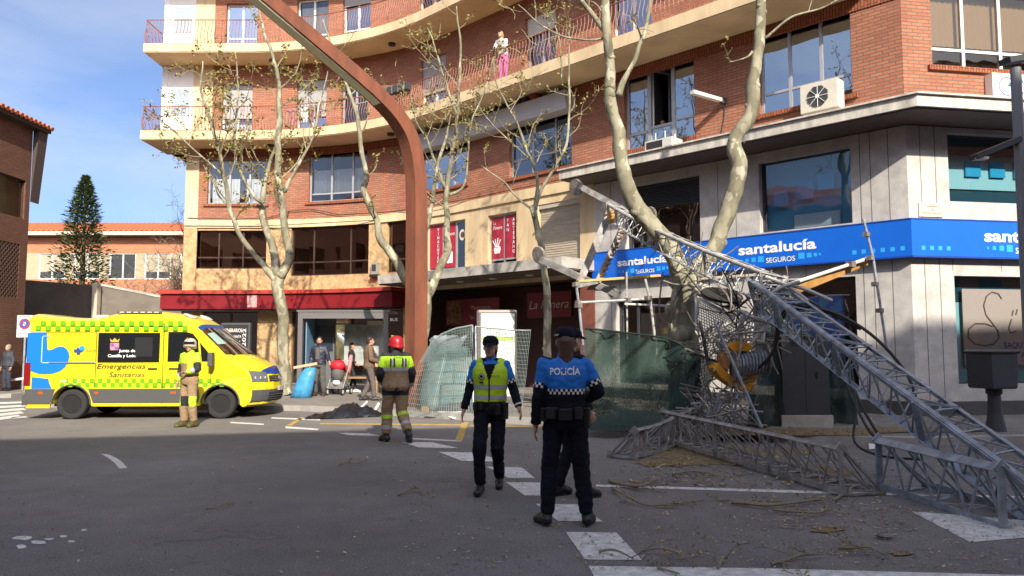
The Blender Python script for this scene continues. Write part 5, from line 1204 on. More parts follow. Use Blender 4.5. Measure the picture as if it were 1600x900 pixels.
h0 = G(962, 722); lattice('crane_mast', 'short crumpled lattice section at the foot of the green netting', 'crane mast', V((g0.x + .18, g0.y + .10, .31)), V((h0.x + .12, h0.y + .25, .235)), .5, .4, 7, TRI_FLAT, .045, .0095, 3, seed=5, broken=.1, bent=.04, mat_=steel_dull, bw=.04)
f0, f1 = AT(1372, 724, 8.55), AT(1566, 780, 6.75)
lattice('crane_mast', 'clean blue grey lattice section standing nearest the camera by the white road patch', 'crane mast', f1 + V((.30, .04, .0)), f0 + V((.30, .04, .0)), .60, .58, 4, TRI_FLAT, .085, .014, 4, seed=6, bw=.075)

def single(name, label, cat, mb, m, group=None, **k):
    o = mb.build(name, m, **k); return tag(o, label, cat, group)
# crane head frame, up at the facade
hd_ = thing('crane_jib_tip', 'pale steel crane jib tip with pulley wheels against the ochre pier', 'crane jib', AT(958, 340, 16.3), world=True)
def plate(p, q, w, t_=.05, name='arm', parent=hd_, m=steel_pale):
    mb = MB(); mb.bar(p, q, t_, w); d = (q - p).normalized()
    return mb.build(name, m, parent)
HT = AT(906, 291, 17.0); HJ = AT(990, 336, 16.4); HK = AT(955, 326, 16.4); HB_ = AT(903, 447, 16.4); HC = AT(973, 356, 16.2); HD = AT(934, 440, 16.1); HE = AT(846, 406, 17.2); HF = AT(966, 460, 15.9)
plate(HT, HJ, .13, .10, m=steel_dull); plate(HK, HB_, .16, .05, m=steel_dull); plate(HC, HD, .13, .05, m=steel_dull); plate(HE, HF, .14, .12, m=steel_dull); plate(HB_, HD, .09, .05, 'brace')
for c_, r_ in ((HT, .19), (HK + V((0, 0, .02)), .16), (HE + V((.02, 0, .12)), .2), (AT(1023, 333, 16.2), .16), (AT(963, 455, 15.85), .12)):
    mb = MB(); d = V((.75, .6, .2)).normalized(); mb.tube([c_ - V((.1, -.12, 0)), c_ - V((.1, -.12, 0)) + d * .07], r_, 14); mb.tube([c_ - V((.12, -.14, 0)), c_ - V((.12, -.14, 0)) + d * .11], r_ * .3, 8); mb.build('pulley', steel_old, hd_)
mb = MB(); rr = random.Random(5)
for i in range(9):
    p = HC + (HD - HC) * (.1 + .8 * i / 8); mb.bar(p + V((.0, -.04, 0)), p + V((.12, -.06, .03)), .03)
mb.build('rung', M('oxide_brown', (.22, .10, .045), .8, var=.3), hd_)
mb = MB(); mb.ball(AT(957, 338, 16.15), (.12, .12, .16), 9, 6); mb.build('hook_block', orange_plank, hd_)

# yellow winch and its wreck
wy = thing('crane_winch', 'battered yellow crane winch and housing hanging in the wreck', 'crane winch', AT(1150, 590, 13.1), world=True)
Yw = 12.7
def shell(poly, Y, t_, name, m, parent):
    mb = MB(); P_ = [AT(x, y, Y) for x, y in poly]; c_ = sum(P_, V()) / len(P_); k = len(P_)
    mb.loft([[p + V((0, 0, 0)) for p in P_], [c_ + (p - c_) * 1.06 + V((0, t_ * .35, 0)) for p in P_], [c_ + (p - c_) * .96 + V((0, t_, 0)) for p in P_]]); return mb.build(name, m, parent, merge=True, bevel=.015)
shell([(1116, 576), (1122, 567), (1140, 585), (1160, 596), (1186, 574), (1178, 611), (1165, 612), (1148, 606), (1128, 592)], Yw, .5, 'housing', amber, wy)
shell([(1137, 541), (1150, 533), (1172, 536), (1177, 544), (1168, 549), (1146, 549)], Yw - .1, .35, 'motor_cover', amber, wy)
mb = MB(); c_ = AT(1148, 572, Yw - .05); mb.tube([c_, c_ + V((.55, .1, .1))], .17, 14); mb.tube([c_ - V((.03, 0, 0)), c_], .26, 14); mb.tube([c_ + V((.55, .1, .1)), c_ + V((.58, .1, .1))], .26, 14); mb.build('drum', steel_old, wy)
mb = MB()
for i in range(9):
    p = c_ + V((.04 + i * .058, .01 * i, .01 * i)); mb.tube([p + V((0, math.cos(a) * .19, math.sin(a) * .19)) for a in [2 * math.pi * j / 12 for j in range(13)]], .016, 5)
mb.build('wound_rope', steel_m, wy)
shell([(1126, 556), (1134, 548), (1142, 566), (1138, 580), (1127, 572)], Yw, .3, 'bracket', M('oxide_orange', (.34, .16, .06), .8, var=.4, scale=12), wy)
# big dark sheave above it, white cage panel, ladder frame
sv = thing('sheave_wheel', 'dark flat wheel lying tilted above the white mesh panel', 'pulley wheel', AT(1128, 462, 13.2), world=True)
c_ = AT(1128, 463, 13.2); q = (AT(1158, 470, 13.3) - AT(1098, 456, 13.1)).normalized(); n_ = V((.1, -.45, 1)).normalized(); r2 = n_.cross(q).normalized(); q = r2.cross(n_)
mb = MB(); mb.loft([[c_ + n_ * d + (q * math.cos(a) + r2 * math.sin(a)) * r for a in [2 * math.pi * i / 22 for i in range(22)]] for d, r in ((-.05, .30), (-.04, .36), (0, .32), (.04, .36), (.05, .3), (.045, .12))]); mb.build('wheel', M('oily_black', (.03, .028, .025), .5), sv)
mb = MB(); mb.tube([c_ - n_ * .1, c_ + n_ * .1], .06, 10); mb.build('hub', steel_old, sv)
def grid_panel(name, label, corners, nu, nv, r, m, fr=.02, cat='mesh panel', warp=0.0, seed=1):
    A, B, C_, D = [V(c) for c in corners]; rr = random.Random(seed); nz_ = (B - A).cross(D - A).normalized()
    def P_(u, v): return A * (1 - u) * (1 - v) + B * u * (1 - v) + C_ * u * v + D * (1 - u) * v + nz_ * warp * (noise.noise(V((u * 2.5 + seed, v * 2.5, seed))) + .5 * math.sin(u * 3.1) * math.sin(v * 3.1))
    root = thing(name, label, cat, A, world=True); mb = MB()
    for i in range(1, nu): mb.tube([P_(i / nu, j / 8) for j in range(9)], r, 3, cap=False)
    for j in range(1, nv): mb.tube([P_(i / 8, j / nv) for i in range(9)], r, 3, cap=False)
    mb.build('wire_mesh', m, root); mb = MB()
    for e_ in (lambda k: P_(k, 0), lambda k: P_(1, k), lambda k: P_(k, 1), lambda k: P_(0, k)): mb.tube([e_(k / 8) for k in range(9)], fr, 6)
    mb.build('edge_tube', m, root); return root
white_steel = M('white_steel', (.62, .61, .57), .5, .0, var=.15, scale=7)
grid_panel('mesh_panel', 'tilted white mesh panel wedged behind the big plane trunk', [AT(1088, 520, 13.6), AT(1166, 556, 13.3), AT(1146, 494, 13.5), AT(1088, 462, 13.8)], 17, 14, .010, white_steel, .028, warp=.06)
grid_panel('mesh_panel', 'small white barred gate crumpled under the fallen mast', [AT(1150, 528, 12.9), AT(1192, 534, 12.7), AT(1196, 500, 12.6), AT(1160, 492, 12.8)], 8, 5, .013, white_steel, .03, warp=.06, seed=3)
grid_panel('mesh_panel', 'grey bent mesh fence leaning against the base of the plane trunk', [AT(1085, 606, 13.9), AT(1128, 588, 13.6), AT(1130, 530, 13.7), AT(1088, 540, 14.0)], 10, 14, .008, steel_m, .014, warp=.15, seed=5)
def tube_thing(name, label, pts, r, m, cat, group=None, parent=None, couplers=()):
    root = thing(name, label, cat, pts[0], world=True, group=group); mb = MB(); mb.tube(pts, r, 8); mb.build('tube', m, root)
    if couplers:
        P_ = [V(p) for p in pts]
        for k in couplers:
            mb = MB(); c_ = P_[0] + (P_[-1] - P_[0]) * k; mb.box(c_, (r * 4, r * 4, r * 3.2), .6); mb.build('coupler', steel_old, root)
    return root
grp = 'scaffold tubes left among the wreck'
tube_thing('scaffold_tube', 'tall galvanised tube leaning in front of the grey stone pier', [AT(1349, 342, 14.6), AT(1364, 402, 14.6), AT(1386, 548, 14.5)], .026, steel_m, 'scaffold tube', grp, couplers=(.12, .3, .5, .7))
tube_thing('scaffold_tube', 'upright tube rising beside the thin tree at the green netting corner', [AT(900, 442, 15.2), AT(905, 480, 15.2), AT(913, 560, 15.2)], .028, steel_m, 'scaffold tube', grp, couplers=(.02, .3))
tube_thing('scaffold_tube', 'level tube crossing in front of the brick column', [AT(902, 473, 15.2), AT(1016, 467, 15.0)], .026, steel_pale, 'scaffold tube', grp, couplers=(.02, .7, .97))
tube_thing('scaffold_tube', 'slanted upright tube before the mauve shop window', [AT(1008, 436, 15.0), AT(1016, 470, 15.0), AT(1027, 556, 14.9)], .027, steel_pale, 'scaffold tube', grp, couplers=(.25,))
tube_thing('scaffold_tube', 'thin plumb tube between the netting and the sign end', [AT(979, 425, 15.6), AT(980, 530, 15.6)], .02, steel_pale, 'scaffold tube', grp)
tube_thing('scaffold_tube', 'short level tube stub under the crossing tube', [AT(976, 475, 15.5), AT(1043, 478, 15.4)], .024, white_steel, 'scaffold tube', grp)
tube_thing('scaffold_tube', 'long bare tube standing askew before the yellow winch', [AT(1116, 501, 12.2), AT(1190, 668, 12.0)], .024, steel_m, 'scaffold tube', grp)
tube_thing('scaffold_tube', 'white tube rising along the orange plank to the stone pier', [AT(1228, 446, 14.3), AT(1362, 402, 14.7)], .035, white_steel, 'scaffold tube', grp, couplers=(.75,))
tube_thing('scaffold_tube', 'black tube stub standing by the plane trunk', [AT(1094, 502, 13.0), AT(1106, 566, 12.9)], .03, rubber, 'scaffold tube', grp)
mb = MB(); mb.bar(AT(1232, 458, 14.4), AT(1355, 408, 14.8), .04, .16, up=V((0, -.4, 1))); single('plank', 'orange timber plank sloping up under the white tube', 'plank', mb, orange_plank, bevel=.006, merge=True)
mb = MB(); mb.bar(AT(902, 440, 15.6), AT(1030, 431, 15.9), .2, .05); single('plank', 'yellowish scaffold board lying level below the blue sign end', 'plank', mb, M('yellow_plank', (.56, .38, .12), .7, var=.3, scale=5), bevel=.006, merge=True)
mb = MB(); mb.bar(AT(1030, 440, 14.9), AT(1180, 430, 14.2), .12, .05); single('plank', 'grey weathered board under the jib beside the trunk', 'plank', mb, M('grey_plank', (.40, .35, .29), .8, var=.3, scale=5), bevel=.006, merge=True)
mb = MB(); mb.bar(AT(1092, 458, 13.9), AT(1180, 500, 13.4), .12, .09); single('plank', 'pale painted beam over the white mesh panel', 'beam', mb, M('pale_beam', (.58, .50, .38), .7, var=.25, scale=5), bevel=.006, merge=True)
tube_thing('bent_tube', 'white bent tube curving over the small barred gate', smooth_path([AT(1140, 505, 13.0), AT(1152, 488, 12.9), AT(1168, 490, 12.8), AT(1182, 505, 12.7), AT(1192, 532, 12.7)], 5), .035, white_steel, 'bent tube')
tube_thing('bent_tube', 'white straight strut beside the barred gate', [AT(1160, 556, 12.8), AT(1198, 505, 12.6)], .03, white_steel, 'bent tube')
mb = MB(); mb.bar(AT(1088, 448, 13.9), AT(1150, 470, 13.6), .35, .04, up=V((0, -.6, 1))); single('plank', 'pale sheet metal strip crumpled over the sheave wheel', 'sheet metal', mb, M('pale_sheet', (.48, .45, .38), .6, var=.3, scale=5))
for i_, (q0, q1) in enumerate((((1196, 432), (1262, 470)), ((1205, 440), (1300, 470)), ((1188, 470), (1250, 440)))):
    tube_thing('bent_tube', ('grey buckled strut across the mast joint', 'long grey strut lying along the mast joint', 'grey strut crossing the other way over the mast joint')[i_], smooth_path([AT(q0[0], q0[1], 12.1), AT((q0[0] + q1[0]) / 2, (q0[1] + q1[1]) / 2 - 5, 12.0), AT(q1[0], q1[1], 11.9)], 4), .03, steel_pale, 'bent tube')
# twisted bars nobody could count
rr = random.Random(77)
mb = MB()
def tangle(mb, cx, cy, rx, ry, Y, n, r, L):
    for i in range(n):
        x, y = cx + rr.uniform(-rx, rx), cy + rr.uniform(-ry, ry); p = AT(x, y, Y + rr.uniform(-.5, .5)); d = V((rr.gauss(0, 1), rr.gauss(0, .5), rr.gauss(0, .8)))
        w = wander(p, d, rr.uniform(.4, 1) * L, 5, rr, .12, 0); w = [V((q.x, q.y, max(q.z, .03))) for q in w]; mb.tube(w, r * rr.uniform(.6, 1.4), 5)
tangle(mb, 1128, 635, 42, 28, 12.9, 95, .012, .7); tangle(mb, 1115, 540, 25, 28, 13.3, 40, .012, .6); tangle(mb, 1180, 510, 40, 30, 12.9, 30, .014, .8)
tangle(mb, 1160, 555, 26, 16, 13.3, 30, .01, .5); tangle(mb, 1215, 480, 40, 22, 12.6, 26, .014, .9); tangle(mb, 1100, 430, 40, 20, 14.2, 22, .012, .8)
o = mb.build('twisted_bars', [steel_old]); tag(o, 'tangle of twisted steel bars and rods heaped round the plane trunk', 'steel scrap', kind='stuff')
mb = MB(); tangle(mb, 1150, 535, 35, 20, 13.2, 22, .012, .6); tangle(mb, 1120, 640, 40, 20, 12.8, 25, .014, .6)
o = mb.build('bright_bars', [steel_m]); tag(o, 'bright bent scaffold pieces strewn through the wreck', 'steel scrap', kind='stuff')
# cables
cg = 'black cables hanging from the fallen crane'
def cable(label, pts, r=.018): 
    mb = MB(); mb.tube(smooth_path(pts, 5), r * 1.12, 6); return single('cable', label, 'cable', mb, cable_m, cg)
def cab(Y, *p, dy=0.0): return [AT(x, y, Y + dy * i) for i, (x, y) in enumerate(p)]
cable('thick black cable arching over the utility cabinet', cab(12.3, (1186, 575), (1208, 548), (1216, 505), (1232, 480), (1262, 479), (1312, 492), (1370, 530), (1420, 590), (1436, 650), dy=-.2), .022)
cable('second black cable arching just inside the thick one', cab(12.2, (1196, 570), (1212, 540), (1222, 500), (1240, 484), (1290, 488), (1345, 515), dy=-.2))
cable('black cable looping from the trunk across the mast', cab(13.0, (1092, 480), (1140, 488), (1180, 462), (1240, 462), (1280, 478), (1310, 500), dy=-.12))
cable('black cable sagging along the top of the wreck', cab(13.4, (1075, 430), (1110, 470), (1150, 478), (1190, 455), (1250, 458), dy=-.1))
cable('black cable dropping from the mast to the road beside the cabinet', cab(10.6, (1312, 560), (1326, 610), (1345, 650), (1362, 678), (1386, 694), dy=-.22))
cable('black cable hanging straight beside the dropping one', cab(10.4, (1320, 566), (1342, 625), (1368, 672), (1400, 715), dy=-.3))
cable('thin black cable trailing on the paving behind the clean section', cab(10.2, (1330, 575), (1338, 640), (1335, 690), (1375, 712), (1440, 718), dy=-.3), .014)
for i, (x0, y0, x1, y1) in enumerate(((1128, 420, 1168, 545), (1136, 450, 1160, 560), (1142, 430, 1150, 520), (1120, 470, 1176, 580))):
    cable(('slack steel rope falling from the jib to the yellow winch', 'steel rope hanging beside the sheave wheel', 'short steel rope in front of the pale beam', 'steel rope crossing the white mesh panel')[i], cab(12.95, (x0, y0), ((x0 + x1) / 2 + 6, (y0 + y1) / 2 - 8), (x1, y1)), .012)
cable('thin dark rope hanging between the trunk and the upright tube', cab(14.3, (1070, 440), (1050, 480), (1046, 540)), .012)
cable('dark rope hanging beside the mauve shop window', cab(14.5, (1036, 425), (1030, 480), (1034, 530)), .014)

# ================================================================== NETTING, SHEETS, FENCE
def net_mat(name, c, op, weave=False):
    m = bpy.data.materials.new(name); m.use_nodes = True; n, l = m.node_tree.nodes, m.node_tree.links; b = n['Principled BSDF']; out = n['Material Output']
    b.inputs['Base Color'].default_value = (*c, 1); b.inputs['Roughness'].default_value = .8
    tr = n.new('ShaderNodeBsdfTransparent'); mx = n.new('ShaderNodeMixShader'); tl = n.new('ShaderNodeBsdfTranslucent'); tl.inputs[0].default_value = (*[k * 1.6 for k in c], 1); m2 = n.new('ShaderNodeMixShader'); m2.inputs[0].default_value = .35
    tc = n.new('ShaderNodeTexCoord'); nz = n.new('ShaderNodeTexNoise'); nz.inputs['Scale'].default_value = 2.2; nz.inputs['Detail'].default_value = 4; l.new(tc.outputs['Object'], nz.inputs['Vector'])
    mr = n.new('ShaderNodeMapRange'); mr.inputs[1].default_value = .3; mr.inputs[2].default_value = .7; mr.inputs[3].default_value = op - .10; mr.inputs[4].default_value = min(1, op + .10); l.new(nz.outputs[0], mr.inputs[0])
    if weave:
        wv = n.new('ShaderNodeTexNoise'); wv.inputs['Scale'].default_value = 38; wv.inputs['Detail'].default_value = 2; l.new(tc.outputs['Object'], wv.inputs['Vector'])
        ma = n.new('ShaderNodeMath'); ma.operation = 'MULTIPLY_ADD'; ma.inputs[1].default_value = .7; ma.inputs[2].default_value = -.35; l.new(wv.outputs[0], ma.inputs[0])
        ad = n.new('ShaderNodeMath'); ad.operation = 'ADD'; ad.use_clamp = True; l.new(ma.outputs[0], ad.inputs[0]); l.new(mr.outputs[0], ad.inputs[1]); mr = ad; m2.inputs[0].default_value = .2
    l.new(b.outputs[0], m2.inputs[1]); l.new(tl.outputs[0], m2.inputs[2]); l.new(mr.outputs[0], mx.inputs[0]); l.new(tr.outputs[0], mx.inputs[1]); l.new(m2.outputs[0], mx.inputs[2]); l.new(mx.outputs[0], out.inputs[0])
    MATS[name] = m; return m
net_green = net_mat('green_netting', (.022, .05, .04), .88, weave=True)
net_dark = net_mat('dark_green_sheet', (.022, .04, .036), .93)
def sheet(mb, rows, nu, nv, wob, seed, dz=None):
    """cloth through rows of pixel/depth points, with folds"""
    R_ = [[AT(*p) for p in r] for r in rows]
    def smp(lst, t):
        k = t * (len(lst) - 1); i = min(int(k), len(lst) - 2); return lst[i] + (lst[i + 1] - lst[i]) * (k - i)
    g_ = []
    for j in range(nv + 1):
        t = j / nv * (len(R_) - 1); i = min(int(t), len(R_) - 2); r = []
        for q in range(nu + 1):
            u = q / nu; p = smp(R_[i], u) * (1 - t + i) + smp(R_[i + 1], u) * (t - i)
            f = noise.noise(V((u * 5 + seed, j / nv * 1.6, seed))) + .6 * noise.noise(V((u * 13 + j / nv * 4, j / nv * 3 + seed, 2)))
            p = p + V((0, wob * f, wob * .25 * f)); p.z = max(p.z, .02 if p.y < 12.3 else .14); r.append(p)
        g_.append(r)
    mb.loft(g_, cap=False, closed=False)
mb = MB()
sheet(mb, [[(914, 513, 14.7), (980, 520, 14.5), (1045, 530, 14.2), (1085, 552, 13.8), (1124, 566, 13.3)], [(913, 570, 14.6), (980, 575, 14.4), (1045, 580, 14.0), (1085, 590, 13.6), (1112, 600, 13.3)], [(914, 640, 14.3), (980, 642, 14.0), (1045, 645, 13.6), (1075, 640, 13.4), (1092, 632, 13.3)], [(920, 706, 13.4), (980, 690, 13.2), (1030, 668, 13.2), (1062, 658, 13.2), (1078, 648, 13.2)]], 60, 36, .40, 3)
nt = thing('shade_netting', 'big dark green shade netting slung in front of the wrecked crane', 'netting', AT(980, 640, 14), world=True); mb.build('net', net_green, nt, smooth=True)
mb = MB(); mb.tube(smooth_path([AT(914, 513, 14.68), AT(980, 520, 14.48), AT(1045, 530, 14.18), AT(1085, 552, 13.78), AT(1124, 566, 13.28)], 4), .018, 5); mb.build('hem_rope', net_dark, nt)
mb = MB(); sheet(mb, [[(1178, 500, 13.9), (1206, 470, 14.1), (1232, 500, 14.3)], [(1172, 580, 13.7), (1205, 570, 14), (1240, 580, 14.3)], [(1168, 668, 13.5), (1205, 668, 13.8), (1240, 668, 14.2)]], 26, 22, .22, 7); single('tarpaulin', 'dark green sheet drooping left of the utility cabinet', 'tarpaulin', mb, net_dark, smooth=True)
mb = MB(); sheet(mb, [[(1284, 540, 14.6), (1310, 548, 14.6), (1332, 575, 14.5)], [(1284, 610, 14.5), (1312, 612, 14.4), (1336, 615, 14.3)], [(1284, 668, 14.4), (1312, 668, 14.3), (1338, 664, 14.2)]], 22, 18, .18, 9); single('tarpaulin', 'dark green sheet slumped right of the utility cabinet', 'tarpaulin', mb, net_dark, smooth=True)
# bent site fence and the plastic wrapped load behind it
fence_m = M('fence_wire', (.24, .30, .285), .5, .3)
def fence(label, rows, nu, nv, posts, r=.0055):
    R_ = [[AT(*p) for p in q] for q in rows]; root = thing('site_fence', label, 'fence', R_[-1][0], world=True); mb = MB()
    def smp(lst, t):
        k = t * (len(lst) - 1); i = min(int(k), len(lst) - 2); return lst[i] + (lst[i + 1] - lst[i]) * (k - i)
    def P_(u, v):
        t = v * (len(R_) - 1); i = min(int(t), len(R_) - 2); p = smp(R_[i], u) * (1 - t + i) + smp(R_[i + 1], u) * (t - i)
        return p + V((.03, .12, .02)) * noise.noise(V((u * 3, v * 3, 1)))
    for i in range(nu + 1): mb.tube([P_(i / nu, j / 10) for j in range(11)], r, 3, cap=False)
    for j in range(nv + 1): mb.tube([P_(i / 10, j / nv) for i in range(11)], r, 3, cap=False)
    mb.build('wire_mesh', fence_m, root)
    for u in posts:
        mb = MB(); mb.tube([P_(u, j / 8) for j in range(9)], .022, 7); mb.build('post', steel_m, root)
    mb = MB(); mb.tube([P_(i / 12, 0) for i in range(13)], .018, 6); mb.build('top_rail', fence_m, root)
fence('crumpled wire site fence pushed over in front of the rusty lamp post', [[(672, 538, 16.9), (690, 522, 16.9), (712, 513, 16.9), (738, 508, 17.0)], [(655, 566, 16.7), (684, 560, 16.9), (712, 560, 17.0), (739, 558, 17.0)], [(632, 645, 16.5), (665, 650, 16.6), (700, 652, 16.7), (741, 655, 16.7)]], 30, 22, (1.0,))
fence('upright wire site fence panel behind the officer in the yellow vest', [[(743, 510, 16.8), (800, 516, 17.0), (829, 516, 17.2)], [(744, 575, 16.7), (795, 580, 16.9), (822, 582, 17.1)], [(745, 655, 16.5), (790, 658, 16.6), (815, 650, 16.8)]], 24, 22, (0.0,))
film = net_mat('clear_film', (.20, .33, .34), .62)
fl_ = thing('wrapped_load', 'tall load wrapped in pale bluish plastic film behind the bent fence', 'wrapped load', (AT(700, 640, 17.6).x, 17.5, .12))
mb = MB(); rings = []
for j in range(13):
    z = .02 + 1.42 * j / 12; rg = []
    for i in range(28):
        a = 2 * math.pi * i / 28; k = (1.0 - .25 * (j / 12) ** 3) * (1 + .16 * noise.noise(V((math.cos(a) * 1.5, math.sin(a) * 1.5, z * 2))) + .06 * noise.noise(V((math.cos(a) * 6, math.sin(a) * 6, z * 5)))); ca, sa = math.cos(a), math.sin(a)
        rg.append(V((math.copysign(abs(ca) ** .7, ca) * .60 * k, math.copysign(abs(sa) ** .7, sa) * .48 * k, z + .05 * noise.noise(V((ca * 3, sa * 3, z))))))
    rings.append(rg)
mb.loft(rings); mb.build('film', film, fl_, smooth=True)
mb = MB()
for j in range(4):
    for i in range(3): mb.box((-.3 + i * .3, .02, .2 + j * .27), (.26, .5, .23), .06 * ((i + j) % 3 - 1), (i + j) % 3)
mb.build('sacks', [M('pale_sack', (.5, .52, .52), .7), M('blue_sack', (.22, .36, .46), .7), M('tan_sack', (.45, .38, .28), .7)], fl_, bevel=.03)
mb = MB(); mb.box((0, 0, .06), (1.1, .9, .12)); mb.build('pallet', M('pallet_wood', (.35, .24, .13), .8, var=.3), fl_)
mb = MB(); rings = []
for j in range(4): rings.append([V((math.cos(a) * (.24 + .05 * j) * (1 + .2 * math.sin(5 * a)), math.sin(a) * (.2 + .04 * j), 1.36 + .1 * j + .06 * math.sin(a * 4))) for a in [2 * math.pi * i / 24 for i in range(24)]])
mb.loft(rings[::-1]); mb.build('film_knot', net_mat('white_film', (.42, .5, .54), .7), fl_)
mb = MB(); p = G(690, 648, .1); mb.mesh([(p.x - .12, p.y + .3, .13), (p.x + .5, p.y + .25, .14), (p.x + .55, p.y - .05, .04), (p.x + .25, p.y - .1, .02), (p.x - .12, p.y + .3, .15), (p.x + .5, p.y + .25, .16), (p.x + .55, p.y - .05, .06), (p.x + .25, p.y - .1, .04)], [(0, 1, 2, 3), (7, 6, 5, 4), (0, 4, 5, 1), (1, 5, 6, 2), (2, 6, 7, 3), (3, 7, 4, 0)]); single('board_scrap', 'white board scrap poking out under the bent fence', 'board', mb, white_paint)
mb = MB(); rr = random.Random(4); c_ = G(695, 650, .12); rings = []
for j in range(5): rings.append([V((c_.x + .2 + math.cos(a) * (.85 - .13 * j) * (1 + .1 * noise.noise(V((a, j, 3)))), 17.2 + math.sin(a) * (.5 - .08 * j), .02 + .075 * j)) for a in [2 * math.pi * i / 20 for i in range(20)]])
mb.loft(rings); single('ground_sheet', 'dark grey sheet bunched on the paving under the wrapped load', 'sheet', mb, M('dark_sheet', (.10, .105, .11), .8, var=.2), smooth=True)
# black tarpaulin on the road
mb = MB(); nu, nv = 40, 18; c0 = G(478, 655); c1 = G(594, 651); g_ = []
for j in range(nv + 1):
    v = j / nv; r = []
    for i in range(nu + 1):
        u = i / nu; p = c0 + (c1 - c0) * u + V((0, (v - .15) * 1.35 * (.35 + .65 * math.sin(math.pi * min(1, u * 1.15 + .08))), 0))
        env = math.sin(math.pi * v) ** .6 * (.18 + .9 * math.exp(-((u - .52) / .18) ** 2) * .55 + .55 * math.exp(-((u - .82) / .1) ** 2) * .7) * max(0, math.sin(math.pi * min(max(u, .02), .98))) ** .3
        p.z = .012 + max(0, .42 * env + .10 * env ** .5 * noise.noise(V((u * 9, v * 5, 1))) + .05 * noise.noise(V((u * 25, v * 14, 4)))); r.append(p)
    g_.append(r)
mb.loft(g_, cap=False, closed=False); tq = thing('tarpaulin', 'crumpled black tarpaulin lying on the road by the kerb', 'tarpaulin', c0, world=True); mb.build('sheet', M('black_plastic', (.012, .013, .017), .3, var=.2), tq, smooth=True)
mb = MB(); mb.bar(AT(580, 652, 17.4) , AT(592, 630, 17.6), .05, .03); mb.bar(AT(560, 640, 17.7), AT(574, 627, 17.8), .04, .03); mb.build('pale_strap', white_paint, tq)
mb = MB(); p = G(474, 622, .12); rr = random.Random(2)
mb.loft([[V((p.x + math.cos(a) * .30 * k * (1.1 if math.cos(a) < 0 else .9) + sh_, p.y + math.sin(a) * .2 * k, z)) for a in [2 * math.pi * i / 16 for i in range(16)]] for z, k, sh_ in ((.13, 1, -.05), (.4, .92, .02), (.75, .75, .12), (.98, .5, .2))])
bg = thing('blue_bag', 'big light blue plastic bag with a wooden slat beside the man in the puffer jacket', 'bag', p, world=True); mb.build('bag', M('bag_blue', (.06, .30, .56), .4, var=.35, scale=6), bg, smooth=True)
mb = MB(); mb.bar((p.x - .25, p.y - .15, .98), (p.x + .4, p.y - .12, 1.1), .03, .07); mb.build('slat', M('slat_wood', (.55, .38, .24), .7), bg)

# ================================================================== DEBRIS ON THE ROAD
rr = random.Random(31); mb = MB()
def litter(n, box, zf=0.006, smin=.012, smax=.04):
    for i in range(n):
        px, py = rr.uniform(box[0], box[2]), rr.uniform(box[1], box[3]); p = G(px, py); inside = False
        k = KERB; z = .006
        for a, b in zip(k[:-1], k[1:]):
            if a[0] <= p.x < b[0]: z = .133 if p.y > a[1] + (b[1] - a[1]) * (p.x - a[0]) / (b[0] - a[0]) else .007
        s_ = rr.uniform(smin, smax); a = rr.uniform(0, 6.28); d = V((math.cos(a), math.sin(a), rr.uniform(-.1, .4))) * s_; e_ = V((-math.sin(a), math.cos(a), rr.uniform(-.2, .4))) * s_ * rr.uniform(.25, .7)
        c_ = V((p.x, p.y, z + .006 + abs(d.z) * .8)); mb.face([c_ - d, c_ - e_ * .8, c_ + d, c_ + e_], rr.choice((0, 0, 1, 2)))
litter(900, (0, 690, 1600, 900), smax=.022); litter(1300, (640, 690, 1600, 890), smax=.022); litter(1500, (960, 660, 1600, 770), smax=.035); litter(1200, (1010, 690, 1330, 760), smax=.04); litter(900, (1180, 660, 1560, 700), smax=.035)
litter(420, (1190, 775, 1440, 830), smax=.028); litter(2600, (900, 700, 1600, 895), smin=.006, smax=.016); litter(350, (560, 690, 900, 760), smax=.03)
o = mb.build('leaf_litter', [M('dry_leaf', (.27, .20, .10), .8, var=.4, scale=3), M('straw_leaf', (.50, .43, .24), .8, var=.4, scale=3), M('dark_leaf', (.13, .09, .05), .8)]); tag(o, 'dry leaves, buds and bark crumbs scattered over the road', 'leaf litter', kind='stuff')
# sawdust and bark dust fallen from the tree: real patches of fine material on the asphalt
dust_m = M('bark_dust', (.23, .17, .085), .95, var=.5, scale=14, detail=8, bump=.6, bscale=40)
mb = MB()
def dust(px, py, rx, ry, seed, z):
    pl = []
    for i in range(26):
        a = 2 * math.pi * i / 26; k = .75 + .45 * noise.noise(V((math.cos(a) * 1.7, math.sin(a) * 1.7, seed))); p = G(px + rx * math.cos(a) * k, py - ry * math.sin(a) * k); p.z = z; pl.append(p)
    mb.face(pl)
dust(1250, 688, 240, 8, 1, .138); dust(1420, 684, 150, 7, 4, .142)
for i, (x, y, rx, ry) in enumerate(((1140, 712, 150, 20), (1280, 742, 70, 15), (1035, 724, 60, 9), (1290, 829, 38, 6), (1410, 866, 30, 4))): dust(x, y, rx, ry, i + 2, .0072 + .001 * i)
o = mb.build('bark_dust', dust_m); tag(o, 'brown dust and crumbs of bark spilled round the wreck', 'bark dust', kind='stuff')
bg_ = 'broken plane branches fallen on the road'
